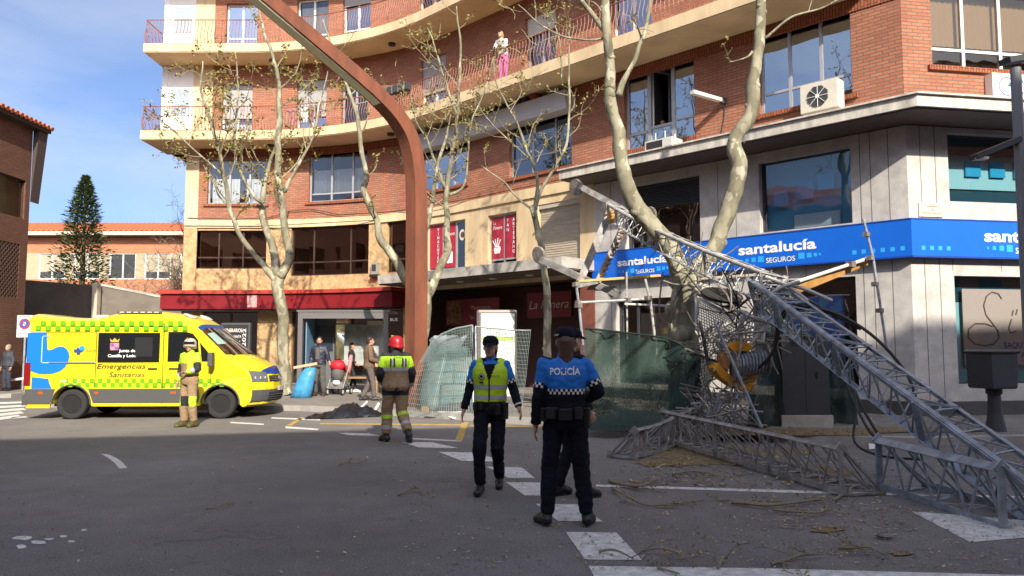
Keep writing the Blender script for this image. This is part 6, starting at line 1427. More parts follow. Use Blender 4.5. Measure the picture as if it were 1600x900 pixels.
def branch(label, pts, r, subs=3, seed=1):
    rr = random.Random(seed); root = thing('fallen_branch', label, 'branch', G(*pts[0]), world=True, group=bg_); P_ = [G(x, y) for x, y in pts]; P_ = [V((p.x, p.y, r + .008 + (.04 * rr.random() if 0 < i < len(P_) - 1 else 0))) for i, p in enumerate(P_)]
    sp_ = smooth_path(P_, 4); mb = MB(); mb.tube(sp_, [r * (1 - .6 * i / (len(sp_) - 1)) for i in range(len(sp_))], 6); mb.build('stem', bark_thin, root)
    mb, lf = MB(), MB()
    for i in range(subs):
        k = rr.randrange(1, len(sp_) - 1); d = V((rr.gauss(0, 1), rr.gauss(0, 1), rr.uniform(.0, .3))); w = wander(sp_[k], d, rr.uniform(.15, .4), 5, rr, .2, -.10); w = [V((p.x, p.y, max(p.z, .008))) for p in w]
        mb.tube(w, [r * .4 * (1 - .12 * j) for j in range(6)], 4)
        for q in range(9): leaf_at(lf, w[rr.randrange(2, 6)] + V((rr.gauss(0, .03), rr.gauss(0, .03), .012 + .015 * rr.random())), rr, .015)
    if mb.f: mb.build('twig', bark_thin, root); lf.build('leaves', M('wilted_buds', (.30, .22, .07), .8, var=.4), root)
branch('forked branch with red buds lying across the thin white line', [(952, 755), (985, 764), (1003, 768), (1018, 760), (1028, 753)], .022, 4, 1)
branch('thin bent branch curling below the thin white line', [(957, 765), (968, 778), (985, 787), (1010, 793), (1050, 792), (1100, 784)], .014, 5, 2)
branch('straight branch on the asphalt in front of the flat mast section', [(1051, 744), (1072, 741), (1100, 743), (1126, 747)], .015, 2, 3)
branch('broken branch with pale cut end below the flat mast section', [(1144, 789), (1170, 793), (1200, 795), (1240, 793), (1282, 785)], .024, 4, 4)
branch('thin branch crossing the nearest white block of the broken line', [(936, 866), (955, 868), (972, 874), (990, 878)], .012, 1, 5)
branch('long thin branch beside the nearest white block', [(1000, 865), (1030, 867), (1055, 873), (1066, 878)], .010, 4, 6)
branch('branch with budding tip in front of the white road patch', [(1205, 886), (1230, 882), (1248, 874), (1275, 876), (1285, 870)], .014, 4, 7)
branch('dark branch beside the metal clamp', [(1310, 860), (1335, 863), (1360, 868), (1385, 873)], .016, 4, 8)
branch('curved pale branch under the clean crane section', [(1210, 800), (1240, 806), (1285, 806), (1290, 790), (1270, 782)], .014, 4, 9)
branch('branch leaning out of the flat mast section end', [(1302, 786), (1330, 770), (1350, 752), (1362, 748)], .016, 3, 10)
branch('small twig near the lane dashes behind the walking officer', [(528, 729), (545, 727), (560, 728), (572, 720)], .010, 2, 11)
branch('small twig on open asphalt left of the walking officer', [(622, 776), (640, 770), (655, 769), (660, 774)], .010, 2, 12)
branch('tiny curved twig on the dark asphalt near the curved white dash', [(322, 797), (338, 797), (352, 793), (356, 786)], .008, 1, 13)
branch('short twig on the bottom white line', [(1028, 891), (1045, 897), (1062, 901)], .011, 2, 14)
branch('pale twig upright against the bottom white line', [(1122, 892), (1130, 884), (1136, 878)], .012, 2, 15)
branch('dry branch spread before the yellow winch', [(1092, 672), (1140, 650), (1160, 640), (1200, 636), (1230, 645), (1270, 670)], .014, 5, 16)
cl_ = thing('scaffold_clamp', 'small steel scaffold clamp lying on the asphalt', 'clamp', G(1382, 842), R(20))
mb = MB(); mb.tube([(math.cos(a) * .045, math.sin(a) * .045, .03) for a in [.3 + 5.4 * i / 12 for i in range(13)]], .016, 6); mb.tube([(.05 + math.cos(a) * .04, .05 + math.sin(a) * .04, .03) for a in [2.2 + 5.2 * i / 12 for i in range(13)]], .016, 6); mb.build('jaw', steel_old, cl_)
mb = MB(); mb.tube([(-.06, .05, .03), (.1, -.03, .03)], .009, 6); mb.build('bolt', steel_m, cl_)
mb = MB(); p = G(1366, 703); mb.mesh([(p.x - .1, p.y - .05, .02), (p.x + .1, p.y - .04, .03), (p.x + .09, p.y + .1, .07), (p.x - .04, p.y + .09, .09), (p.x, p.y, .06)], [(0, 1, 4), (1, 2, 4), (2, 3, 4), (3, 0, 4)]); single('paper_scrap', 'crumpled white paper on the ground behind the clean crane section', 'paper', mb, white_paint)
# ================================================================== AMBULANCE
yel = M('ambulance_yellow', (.70, .585, .02), .28, coat=.5, var=.03, scale=2)
lime_sq = M('livery_green', (.13, .40, .012), .35); van_blue = M('livery_blue', (.01, .17, .70), .35); van_grey = M('bumper_grey', (.07, .072, .075), .6)
blk_gl = M('black_van_glass', (.012, .014, .016), .04, spec=.8); chrome = M('chrome', (.6, .6, .62), .2, .9)
AW = .92
rear = G(40, 660)
am = thing('ambulance', 'bright yellow high roof ambulance with green checker bands and blue markings', 'ambulance', (-10.62, 17.42, 0), R(2.5))
prof = [(.03, .32), (.0, .62), (.0, 1.2), (.03, 1.75), (.06, 2.12), (.0, 2.27), (.05, 2.31), (.35, 2.27), (.9, 2.22), (1.5, 2.22), (1.72, 2.31), (2.0, 2.36), (2.75, 2.36), (3.1, 2.31), (3.4, 2.2), (3.62, 2.06), (4.22, 1.38), (4.5, 1.24), (4.70, 1.12), (4.80, .92), (4.84, .66), (4.84, .5), (4.80, .3), (4.66, .25), (4.60, .33)]
curv = [0] * 12 + [.03, .06, .09, .12, .36, .38, .40, .40, .40, .40, .38, .34, .1]
def arch(cx, r=.405, n=9): return [(cx + r * math.cos(math.pi * i / n), .33 + r * math.sin(math.pi * i / n)) for i in range(n + 1)]
A1 = arch(4.19); A2 = arch(1.0)
prof = prof[:-1] + A1 + [(3.75, .28), (1.45, .28)] + A2; curv = curv[:-1] + [0.0] * (len(A1) + 2 + len(A2))
def vp(i, t):
    x, z = prof[i]; x += curv[i] * (1 - abs(t) ** 2.4); w = AW
    if z > 1.95: w -= .05 * (z - 1.95) / .4
    zz = z - (.10 * abs(t) ** 7 if z > 2.0 else (.06 * abs(t) ** 5 if 4.3 < prof[i][0] and z > 1.0 else 0))
    if x > 4.3 and i < 24: w -= .05 * min(1, (prof[i][0] - 4.1) / .7)
    return V((x, t * w, zz))
T = [-1, -.97, -.88, -.7, -.4, 0, .4, .7, .88, .97, 1]
mb = MB(); n = len(prof); mb.loft([[vp(i, t) for i in range(n)] for t in T])
bd = mb.build('body', [yel], am, merge=True, bevel=.012)
for p_ in bd.data.polygons: p_.use_smooth = False
mb = MB()
def wsurf(i0, i1, u, t, off=.006):
    a, b = vp(i0, t), vp(i1, t); p = a + (b - a) * u; return p + V((.7, 0, .7)) * off
def patch(mb, i0, i1, u0, u1, t0, t1, off=.006, m=0, nu=4, nt=12):
    mb.loft([[wsurf(i0, i1, u0 + (u1 - u0) * a / nu, t0 + (t1 - t0) * b / nt, off) for b in range(nt + 1)] for a in range(nu + 1)], m, cap=False, closed=False)
IW0, IW1 = 15, 16
patch(mb, IW0, IW1, .1, .97, -.93, .93); ws = mb.build('windscreen', glass_mat('windscreen_glass', (.8, .88, .95), .18, (.16, .18, .18)), am, smooth=True)
mb = MB(); patch(mb, IW0, IW1, -.02, .10, -.94, .94, .008); sunst = mb.build('sun_strip', M('navy_strip', (.015, .06, .25), .4), am)
mb = MB(); patch(mb, IW0, IW1, .10, .97, -.9, .9, -.03); mb.build('cab_lining', M('cab_dark', (.03, .032, .034), .8), ws)
mb = MB(); patch(mb, IW0, IW1, .25, .62, -.88, -.62, .009, nt=4); mb.build('window_card', M('pale_card', (.28, .42, .38), .5), ws)
mb = MB(); a, b = wsurf(IW0, IW1, .99, -.8, .02), wsurf(IW0, IW1, .95, .1, .02); mb.bar(a, b, .025); mb.bar(wsurf(IW0, IW1, .99, .1, .02), wsurf(IW0, IW1, .95, .85, .02), .025); mb.build('wiper', dark_in, ws)
def side(mb, poly, off=.004, m=0, t_=.003):
    """flat mark on the near side of the van"""
    mb.prism([(x, z) for x, z in poly], (0, -AW - off, 0), V((1, 0, 0)), V((0, 0, 1)), t_, m)
def part(name, polys, m, off=.004, parent=am):
    b = MB()
    for p_ in polys: side(b, p_, off)
    return b.build(name, m, parent)
rect = lambda x0, x1, z0, z1: [(x0, z0), (x1, z0), (x1, z1), (x0, z1)]
sw = part('side_window', [rect(1.53, 2.85, 1.24, 1.88)], blk_gl)
part('window_rubber', [rect(2.32, 2.7, 1.36, 1.78)], M('window_black', (.028, .03, .033), .2), .0075, sw)
fw = part('door_window', [[(3.03, 1.25), (4.02, 1.25), (3.98, 1.36), (3.56, 1.86), (3.42, 1.9), (3.03, 1.9)]], blk_gl)
part('window_bar', [[(3.72, 1.25), (3.77, 1.25), (3.72, 1.67), (3.68, 1.72)]], yel, .0075, fw)
chk = []
def checker(x0, x1, z0, rows, s_, skip=lambda x: False):
    k = 0; x = x0
    while x < x1 - s_ * .5:
        for r_ in range(rows):
            if (k + r_) % 2 == 0 and not skip(x): chk.append(rect(x, min(x + s_, x1), z0 + r_ * s_, z0 + (r_ + 1) * s_))
        x += s_; k += 1
part('checker_band', (checker(.18, 3.45, 1.93, 2, .105), checker(.75, 4.3, .70, 2, .09, lambda x: .62 < x < .7 or abs(x - 4.19) < .0 ), chk)[2], lime_sq, .0045)
b_ = [(.02, 1.86), (.10, 1.89), (.42, 1.89), (.43, 1.72), (.45, 1.52), (.48, 1.50), (.55, 1.51), (.64, 1.56), (.72, 1.585), (.80, 1.57), (.87, 1.52), (.91, 1.45), (.925, 1.36), (.90, 1.24), (.84, 1.13), (.74, 1.05), (.60, 1.0), (.45, .985), (.30, .99), (.15, 1.04), (.06, 1.10), (.02, 1.16)]
part('blue_emblem', [b_, [(.15, .92), (.50, .88), (.52, .80), (.58, .67), (.15, .67)]], van_blue, .005)
part('door_outline', [rect(.33, .352, 1.24, 1.8), rect(.352, 1.5, 1.22, 1.24), rect(.352, .5, 1.8, 1.815)], M('pale_blue_line', (.35, .55, .75), .4), .0095)
for r_ in (rect(1.49, 1.5, .7, 1.9), rect(2.93, 2.942, .34, 2.1), rect(3.97, 3.978, .72, 1.24), rect(.4, 1.49, 1.895, 1.905)): part('door_gap', [r_], M('door_gap_dark', (.05, .045, .01), .6), .0092)
for cx_ in (1.0, 4.19):
    b = MB(); b.tube([(x_, -AW - .004, z_) for x_, z_ in arch(cx_, .415, 14)], .018, 5); b.build('arch_trim', van_grey, am)
part('cladding', [[(.02, .34), (.56, .34), (.60, .5), (.66, .66), (.02, .66)], [(1.47, .36), (3.72, .36), (3.74, .5), (3.72, .66), (1.36, .66), (1.42, .5)]], van_grey, .014)
part('side_marker', [rect(.30, .40, .55, .6), rect(1.5, 1.58, .55, .6), rect(3.12, 3.24, .55, .6)], M('amber_marker', (.5, .09, .01), .3), .018)
part('door_handle', [rect(2.62, 2.82, 1.08, 1.11), rect(3.07, 3.27, 1.08, 1.11)], dark_in, .02)
part('rail', [rect(.5, 1.48, 1.215, 1.235)], van_grey, .012)
lg = part('health_logo', [[(1.02, 1.46), (1.08, 1.46), (1.08, 1.41), (1.15, 1.41), (1.15, 1.46), (1.20, 1.48), (1.14, 1.53), (1.08, 1.57), (1.08, 1.52), (1.02, 1.52)]], M('logo_navy', (.03, .06, .28), .4), .005)
b = MB(); disc(b, (1.19, -AW - .006, 1.545), .055, .003, 16); b.build('logo_drop', M('logo_blue', (.02, .30, .75), .4), lg)
XA, ZA = V((1, 0, 0)), V((0, 0, 1))
text('Sacyl', (1.27, -AW - .006, 1.47), XA, ZA, .085, M('logo_grey', (.25, .24, .05), .5), 'lettering', lg)
text('Emergencias', (1.52, -AW - .006, 1.10), XA, ZA, .115, M('van_letter', (.05, .05, .02), .5), 'lettering', am, width=1.05, shear=.28)
text('Sanitarias', (1.78, -AW - .006, .915), XA, ZA, .115, MATS['van_letter'], 'lettering', am, width=.78, shear=.28)
text('Junta de', (1.98, -AW - .0085, 1.46), XA, ZA, .065, lettering, 'lettering', sw, width=.36, bold=.02); text('Castilla y León', (1.75, -AW - .0085, 1.35), XA, ZA, .065, lettering, 'lettering', sw, width=.6, bold=.02)
crest = part('crest', [[(1.80, 1.5), (1.96, 1.5), (1.98, 1.56), (1.98, 1.66), (1.79, 1.66), (1.79, 1.56)]], M('crest_pink', (.55, .25, .28), .5), .009, sw)
part('crest_crown', [[(1.80, 1.68), (1.97, 1.68), (1.99, 1.76), (1.94, 1.71), (1.885, 1.77), (1.83, 1.71), (1.78, 1.76)]], M('crest_gold', (.55, .36, .06), .5), .009, crest)
part('crest_quarter', [rect(1.80, 1.88, 1.58, 1.65), rect(1.89, 1.97, 1.51, 1.575)], M('crest_violet', (.22, .10, .35), .5), .0125, crest)
b = MB()
for (x, z, r) in ((.86, .83, .035), (1.15, .85, .03), (.79, .83, .03)): disc(b, (x, -AW - .006, z), r, .003, 12)
b.build('sticker', M('sticker_grey', (.4, .4, .3), .5), am)
# wheels
tyre_m = M('tyre', (.025, .025, .026), .85, var=.15, scale=20); rim_m = M('steel_rim', (.035, .036, .038), .45, .5)
for (x, y, sg_) in ((1.0, -AW + .02, 1), (4.19, -AW + .02, 1), (1.0, AW - .24, -1), (4.19, AW - .24, -1)):
    b = MB(); c_ = V((x, y, .325)); k = 26
    def ringw(r, dy): return [c_ + V((math.cos(2 * math.pi * i / k) * r, dy, math.sin(2 * math.pi * i / k) * r)) for i in range(k)]
    b.loft([ringw(r, d) for r, d in ((.19, .03), (.22, .0), (.29, .0), (.318, .02), (.325, .06), (.325, .17), (.315, .21), (.28, .225), (.19, .21))]); w_ = b.build('wheel', tyre_m, am, smooth=False)
    b = MB(); s_ = 0 if sg_ > 0 else .215
    b.loft([ringw(r, s_ + sg_ * d) for r, d in ((.20, .012), (.19, .035), (.14, .05), (.09, .03), (.07, .02), (.02, .015))]); b.build('rim', rim_m, w_)
    b = MB()
    for i in range(10):
        a = 2 * math.pi * i / 10; disc(b, c_ + V((math.cos(a) * .145, s_ + sg_ * .042 + .004, math.sin(a) * .145)), .018, .006 * sg_, 8)
    b.build('rim_hole', dark_in, w_)
b = MB(); b.box((2.6, 0, .46), (4.3, 1.1, .4)); b.box((1.0, 0, .55), (.86, AW * 2 - .36, .5)); b.box((4.19, 0, .55), (.8, AW * 2 - .36, .5)); b.build('underbody', dark_in, am)
b = MB(); b.box((2.6, -AW + .03, .31), (2.22, .05, .06)); b.box((.3, -AW + .03, .3), (.5, .05, .1)); b.build('sill_strip', yel, am)
# nose
def nose(t, z, off=.0):
    x0 = 0
    for i in range(16, 23):
        (xa, za), (xb, zb) = prof[i], prof[i + 1]
        if zb <= z <= za:
            u = (za - z) / max(za - zb, 1e-6); p = vp(i, t) * (1 - u) + vp(i + 1, t) * u; p.z = z; return p + V((off, off * t * .5, 0))
    return V((4.84 + .4 * (1 - abs(t) ** 2.4) + off, t * .87, z))
def npatch(name, t0, t1, z0, z1, m, off=.008, parent=am, zf=None, nt=10, nz=3):
    b = MB(); b.loft([[nose(t0 + (t1 - t0) * i / nt, (z0 + (z1 - z0) * j / nz) if not zf else zf(t0 + (t1 - t0) * i / nt, j / nz), off) for i in range(nt + 1)] for j in range(nz + 1)], cap=False, closed=False)
    return b.build(name, m, parent)
gr = npatch('grille', -.55, .55, .80, .93, dark_in, .01)
b = MB()
for z in (.83, .865, .90): b.tube([nose(t, z, .014) for t in [-.54 + 1.08 * i / 10 for i in range(11)]], .006, 4)
b.build('grille_bar', chrome, gr)
b = MB(); c_ = nose(0, .865, .02); b.tube([c_ + V((0, math.cos(a) * .07, math.sin(a) * .07)) for a in [2 * math.pi * i / 16 for i in range(17)]], .009, 5)
for (y0, z0, y1, z1) in ((-.04, .05, 0, -.0), (0, 0, .04, .05), (-.06, .02, -.025, -.055), (-.025, -.055, 0, -.01), (0, -.01, .025, -.055), (.025, -.055, .06, .02)): b.tube([c_ + V((0, y0, z0)), c_ + V((0, y1, z1))], .007, 4)
b.build('badge', chrome, gr)
for s_ in (-1, 1):
    t0, t1 = (-.98, -.6) if s_ < 0 else (.6, .98)
    hl = npatch('headlight', t0, t1, .80, 1.0, M('headlight_glass', (.16, .17, .18), .08, .3, spec=.8), .012, zf=lambda t, j: .80 + (.15 + .10 * abs(t)) * j)
    for t in (.68, .80, .91): b = MB(); b.ball(nose(t * s_, .885, .02), (.02, .035, .035), 8, 5); b.build('lamp', M('lamp_bright', (.7, .72, .75), .15, .4), hl)
npatch('hood_band', -.72, .72, .99, 1.13, M('hood_blue', (.015, .045, .26), .35), .012, zf=lambda t, j: (.965 + .04 * t * t) + (.17 * max(0, 1 - (t / .76) ** 2) ** .6) * j)
text('AMBULANCIA', nose(.42, 1.0, .035) + V((0, 0, 0)), V((0, -1, 0)), V((-.35, 0, .9)), .06, lettering, 'lettering', am, width=.66)
npatch('bumper', -1, 1, .27, .62, van_grey, .022)
npatch('air_intake', -.62, .62, .36, .56, dark_in, .03)
b = MB()
for z in (.40, .45, .5): b.tube([nose(t, z, .036) for t in [-.6 + 1.2 * i / 10 for i in range(11)]], .008, 4)
b.build('intake_bar', van_grey, am)
pl_ = npatch('number_plate', -.3, .24, .585, .69, M('plate_white', (.7, .7, .68), .4), .045, nt=4, nz=1)
text('0921 LZZ', nose(.16, .61, .05) + V((.012, 0, 0)), V((0, -1, 0)), V((0, 0, 1)), .06, black_let, 'lettering', pl_, width=.36)
# mirrors, rear lamps, roof lamps
for s_ in (-1, 1):
    b = MB(); b.box((4.02, s_ * (AW + .16), 1.30), (.10, .17, .30)); b.tube([(4.02, s_ * AW * .99, 1.22), (4.02, s_ * (AW + .1), 1.22)], .03, 6); b.build('wing_mirror', van_grey, am, bevel=.02)
    b = MB(); b.box((-.008, s_ * (AW - .07), .98), (.03, .15, .5)); b.box((.05, s_ * (AW + .004), .98), (.13, .012, .5)); b.build('tail_lamp', M('tail_red', (.20, .01, .012), .25), am)
b = MB(); b.box((0, 0, .42), (.06, AW * 2 - .04, .22)); b.box((.02, -AW - .004, .42), (.1, .04, .22)); b.build('rear_bumper', van_grey, am)
b = MB(); b.box((2.35, -AW + .10, 2.335), (.95, .06, .05)); b.build('roof_slot', van_grey, am, bevel=.015)
b = MB()
for i in range(6): b.box((1.98 + i * .15, -AW + .066, 2.335), (.10, .012, .02))
b.build('roof_vent', cream_m, am)
for t in (-.55, .55):
    b = MB(); p = (vp(13, t) + vp(14, t)) / 2; b.ball(p + V((.03, 0, .01)), (.16, .16, .035), 12, 5, rot=Matrix.Rotation(R(22), 3, 'Y')); b.build('beacon', M('beacon_lens', (.50, .55, .58), .15), am)
b = MB(); b.box((1.35, -.3, 2.26), (.3, .3, .06)); b.build('roof_hatch', M('hatch_grey', (.5, .5, .48), .5), am)

# ================================================================== PUSHCHAIR
pc = thing('pushchair', 'pushchair with bright red hood and white frame beside the bus shelter', 'pushchair', G(529, 617, .12), R(172))
b = MB(); rings = []
for i in range(7):
    a = math.pi * (i / 6) * .55 - .2; rings.append([V((math.cos(q) * .23, -.02 - math.cos(a) * .22 * 1 + .1, .72 + math.sin(a) * .36 * abs(math.sin(q)) ** .8)) for q in [math.pi * k / 10 for k in range(11)]])
b.loft(rings, cap=False, closed=False); b.ball((0, .12, .88), (.24, .2, .17), 12, 8); b.build('hood', M('hood_red', (.55, .015, .03), .6, var=.1), pc, smooth=True)
b = MB(); b.ball((0, .1, .62), (.20, .24, .24), 12, 8); b.build('seat', M('pram_grey', (.10, .10, .10), .8, var=.2), pc, smooth=True)
b = MB()
for s_ in (-1, 1): b.tube([(s_ * .24, -.36, 1.02), (s_ * .24, -.1, .72), (s_ * .24, .30, .20)], .014, 6); b.tube([(s_ * .24, .1, .55), (s_ * .25, -.32, .18)], .014, 6)
b.tube([(-.24, -.36, 1.02), (.24, -.36, 1.02)], .016, 6); b.tube([(-.25, -.32, .2), (.25, -.32, .2)], .014, 6); b.tube([(-.24, .3, .22), (.24, .3, .22)], .014, 6); b.build('frame', M('pram_frame', (.5, .5, .5), .4, .4), pc)
for (x, y) in ((-.27, -.32), (.27, -.32), (-.24, .32), (.24, .32)):
    b = MB(); b.tube([(x - .02, y, .11), (x + .02, y, .11)], .11, 14); w_ = b.build('wheel', tyre_m, pc)
    b = MB(); b.tube([(x - .024, y, .11), (x + .024, y, .11)], .06, 10); b.build('hub', white_paint, w_)
b = MB(); b.box((0, .0, .32), (.4, .4, .14)); b.ball((0, .2, .38), (.12, .1, .09), 8, 6, 1); b.build('basket', [M('pram_grey2', (.2, .2, .2), .8), white_paint], pc)
# ================================================================== PEOPLE
from mathutils.bvhtree import BVHTree
skin = M('skin', (.50, .28, .19), .6, var=.08, scale=20); lips = M('lips', (.34, .11, .09), .5); eye_m = M('eye_dark', (.03, .025, .02), .3)
JD = dict(pelvis=(0, 0, .95), waist=(0, 0, 1.08), chest=(0, .0, 1.30), neck=(0, -.01, 1.475), head=(0, .025, 1.625),
          shR=(.175, 0, 1.42), elR=(.225, -.02, 1.14), wrR=(.235, .06, .90), shL=(-.175, 0, 1.42), elL=(-.225, -.02, 1.14), wrL=(-.235, .06, .90),
          hipR=(.09, 0, .92), knR=(.10, .03, .50), anR=(.105, -.02, .09), hipL=(-.09, 0, .92), knL=(-.10, .03, .50), anL=(-.105, -.02, .09))
def remesh(mb, vox, it=2, wob=0.0, seed=0):
    me = bpy.data.meshes.new('tmp'); me.from_pydata(mb.v, [], mb.f)
    bm = bmesh.new(); bm.from_mesh(me); bmesh.ops.remove_doubles(bm, verts=bm.verts, dist=1e-5); bmesh.ops.recalc_face_normals(bm, faces=bm.faces); bm.to_mesh(me); bm.free()
    o = bpy.data.objects.new('tmp', me); col.objects.link(o); md = o.modifiers.new('r', 'REMESH'); md.mode = 'VOXEL'; md.voxel_size = vox; md.use_smooth_shade = True
    dg = bpy.context.evaluated_depsgraph_get(); out = bpy.data.meshes.new_from_object(o.evaluated_get(dg)); bpy.data.objects.remove(o); bpy.data.meshes.remove(me)
    bm = bmesh.new(); bm.from_mesh(out)
    for _ in range(it): bmesh.ops.smooth_vert(bm, verts=bm.verts, factor=.5, use_axis_x=True, use_axis_y=True, use_axis_z=True)
    if wob:
        bm.normal_update()
        for v in bm.verts:
            q = v.co; v.co = q + v.normal * wob * (noise.noise(V((q.x * 9 + seed, q.y * 9, q.z * 5))) + .7 * noise.noise(V((q.x * 16, q.y * 16 + seed, q.z * 24))))
    bm.to_mesh(out); bm.free(); out.polygons.foreach_set('use_smooth', [True] * len(out.polygons)); return out
def finish(name, me, mats, parent, fn=None):
    me.materials.clear()
    mats = mats if isinstance(mats, (list, tuple)) else [mats]
    for m in mats: me.materials.append(m)
    if fn:
        for p in me.polygons: p.material_index = fn(p.center)
    else:
        for p in me.polygons: p.material_index = 0
    return link(name, me, parent)
def segd(p, a, b):
    d = b - a; t = max(0, min(1, (p - a).dot(d) / d.length_squared)); return (p - (a + d * t)).length, t
class Fig:
    def __init__(s, label, loc, rz, H=1.75, pose=None, vox=.012, build=1.0, skin_m=None, group=None):
        s.k = H / 1.75; s.w = build; s.vox = vox; s.J = {n: V(c) * s.k for n, c in JD.items()}
        for n, c in (pose or {}).items(): s.J[n] = V(c) * s.k
        s.root = thing('person', label, 'person', loc, rz, group); s.skin = skin_m or skin; s.body()
    def ringz(s, c, rx, ry, ax, n=18):
        ay = V((-ax.y, ax.x, 0)).normalized(); return [c + ax * math.cos(2 * math.pi * i / n) * rx + ay * math.sin(2 * math.pi * i / n) * ry for i in range(n)]
    def torso(s, mb, ex, z0=None, z1=None, top=True, slim=0.0):
        J, k, w = s.J, s.k, s.w; hx = (J['hipR'] - J['hipL']).normalized(); sx = (J['shR'] - J['shL']); sx.z = 0; sx.normalize(); hx.z = 0; hx.normalize()
        sec = [(J['pelvis'] + V((0, 0, -.10 * k)), .13, .105, hx), (J['pelvis'] + V((0, -.01 * k, -.02 * k)), .165, .125, hx), (J['pelvis'] + V((0, 0, .06 * k)), .155, .115, hx), (J['waist'], .145 - slim, .105, hx.lerp(sx, .4).normalized()), ((J['waist'] + J['chest']) / 2, .155 - slim * .6, .110, sx), (J['chest'], .175, .12, sx), (J['chest'].lerp(J['neck'], .45), .178, .112, sx), (J['chest'].lerp(J['neck'], .78), .15, .085, sx), (J['neck'], .085, .07, sx)]
        z0 = -9 if z0 is None else z0 * k; z1 = 9 if z1 is None else z1 * k
        rg = [s.ringz(c, rx * k * w + ex, ry * k * w + ex, ax) for c, rx, ry, ax in sec if z0 <= c.z <= z1]; mb.loft(rg)
    def arm(s, mb, side, ex, t1=1.0, r=(.050, .042, .040, .028)):
        J, k = s.J, s.k; a, e, w_ = J['sh' + side], J['el' + side], J['wr' + side]; r = [q * k * s.w + ex for q in r]
        mb.capsule(a, e, r[0], r[1], 12); q = e + (w_ - e) * t1; mb.tube([e - (w_ - e) * .02, q], [r[2], r[3]], 12); mb.ball(e, r[2], 10, 7)
    def leg(s, mb, side, ex, t1=1.0, r=(.085, .058, .055, .040)):
        J, k = s.J, s.k; a, e, w_ = J['hip' + side], J['kn' + side], J['an' + side]; r = [q * k * s.w + ex for q in r]
        mb.capsule(a, e, r[0], r[1], 14); q = e + (w_ - e) * t1; mb.tube([e, q], [r[2], r[3]], 14); mb.ball(e, (r[1] + r[2]) / 2, 10, 7)
    def foot(s, mb, side, ex):
        k = s.k; a = s.J['an' + side]; kn = s.J['kn' + side]; tx = s.J.get('toe' + side)
        toe = tx if tx else V((a.x + (.03 if side == 'R' else -.03) * k, a.y + .16 * k, .035 * k)); d = (toe - a); heel = V((a.x, a.y - .045 * k, a.z - .045 * k)) if not tx else a - (a - kn).normalized() * 0 + V((0, -.03, -.03)) * k
        mb.capsule(a, a + (a - kn).normalized() * .03 * k, .04 * k + ex, .042 * k + ex, 10); mb.capsule(heel, a + d * .55, .038 * k + ex, .042 * k + ex, 10); mb.capsule(a + d * .5, toe, .042 * k + ex, .034 * k + ex, 10)
    def hand(s, mb, side, curl=.5, fwd=None):
        k = s.k; w_ = s.J['wr' + side]; e = s.J['el' + side]; d = (w_ - e).normalized(); f = V(fwd) if fwd else V((0, 1, 0)); f = (f - d * f.dot(d)).normalized(); n_ = d.cross(f); n_ = n_ if (n_.x < 0) == (side == 'R') else -n_
        c = w_ + d * .045 * k
        R_ = Matrix((f, n_, d)).transposed(); mb.ball(c, (.040 * k, .018 * k, .052 * k), 10, 7, rot=R_); mb.capsule(w_ - d * .03 * k, w_ + d * .02 * k, .028 * k, .027 * k, 8)
        for i, L in enumerate((.070, .080, .075, .058)):
            b0 = w_ + d * .075 * k + f * (.030 - .0205 * i) * k; d2 = (d + n_ * .35 * curl + f * (.10 - .07 * i)).normalized(); b1 = b0 + d2 * L * .5 * k; d3 = (d + n_ * 1.1 * curl).normalized(); b2 = b1 + d3 * L * .5 * k
            mb.capsule(b0 - d * .02 * k, b1, .0088 * k, .0082 * k, 7); mb.capsule(b1, b2, .0082 * k, .007 * k, 7)
        b0 = w_ + d * .03 * k + f * .03 * k; b1 = b0 + (d * .6 + f * .75 + n_ * .2).normalized() * .042 * k; b2 = b1 + (d * .95 + f * .2 + n_ * .3).normalized() * .032 * k; mb.capsule(b0, b1, .012 * k, .010 * k, 7); mb.capsule(b1, b2, .010 * k, .008 * k, 7)
    def body(s):
        J, k = s.J, s.k; mb = MB(); s.torso(mb, -.008)
        for sd in 'RL':
            s.arm(mb, sd, -.002); s.leg(mb, sd, -.004); s.foot(mb, sd, 0); s.hand(mb, sd, s_curl.get((s.root.name, sd), .55))
        h = J['head']; look = s.look = (V((J['look'].x, J['look'].y, 0)).normalized() if 'look' in J else V((0, 1, 0))); rt = V((look.y, -look.x, 0)); s.rt = rt
        Rm = Matrix((rt, look, V((0, 0, 1)))).transposed(); s.Rm = Rm; q = lambda x, y, z: h + (rt * x + look * y + V((0, 0, z))) * k
        mb.capsule(J['neck'] - V((0, 0, .03)) * k, q(0, -.02, -.06), .056 * k, .052 * k, 12)
        mb.ball(q(0, -.012, .025), (.074 * k, .094 * k, .098 * k), 18, 12, rot=Rm); mb.ball(q(0, .022, -.04), (.060 * k, .068 * k, .078 * k), 16, 10, rot=Rm); mb.ball(q(0, .058, -.088), (.028 * k, .028 * k, .024 * k), 10, 7, rot=Rm)
        mb.capsule(q(0, .084, .01), q(0, .104, -.022), .011 * k, .015 * k, 8); mb.capsule(q(-.028, .082, .022), q(.028, .082, .022), .013 * k, .013 * k, 8); mb.capsule(q(-.016, .086, -.052), q(.016, .086, -.052), .010 * k, .010 * k, 8)
        for x in (-1, 1): mb.ball(q(x * .076, -.008, -.008), (.010 * k, .022 * k, .034 * k), 8, 6, rot=Rm)
        me = remesh(mb, s.vox * .55, 1); E = [q(-.031, .088, .006), q(.031, .088, .006)]; Lp = [q(-.014, .098, -.053), q(.014, .098, -.053)]
        def fn(c):
            if min((c - e).length for e in E) < .0125 * k: return 1
            d, _ = segd(c, Lp[0], Lp[1]); return 2 if d < .0095 * k else 0
        s.body_o = finish('body', me, [s.skin, eye_m, lips], s.root, fn)
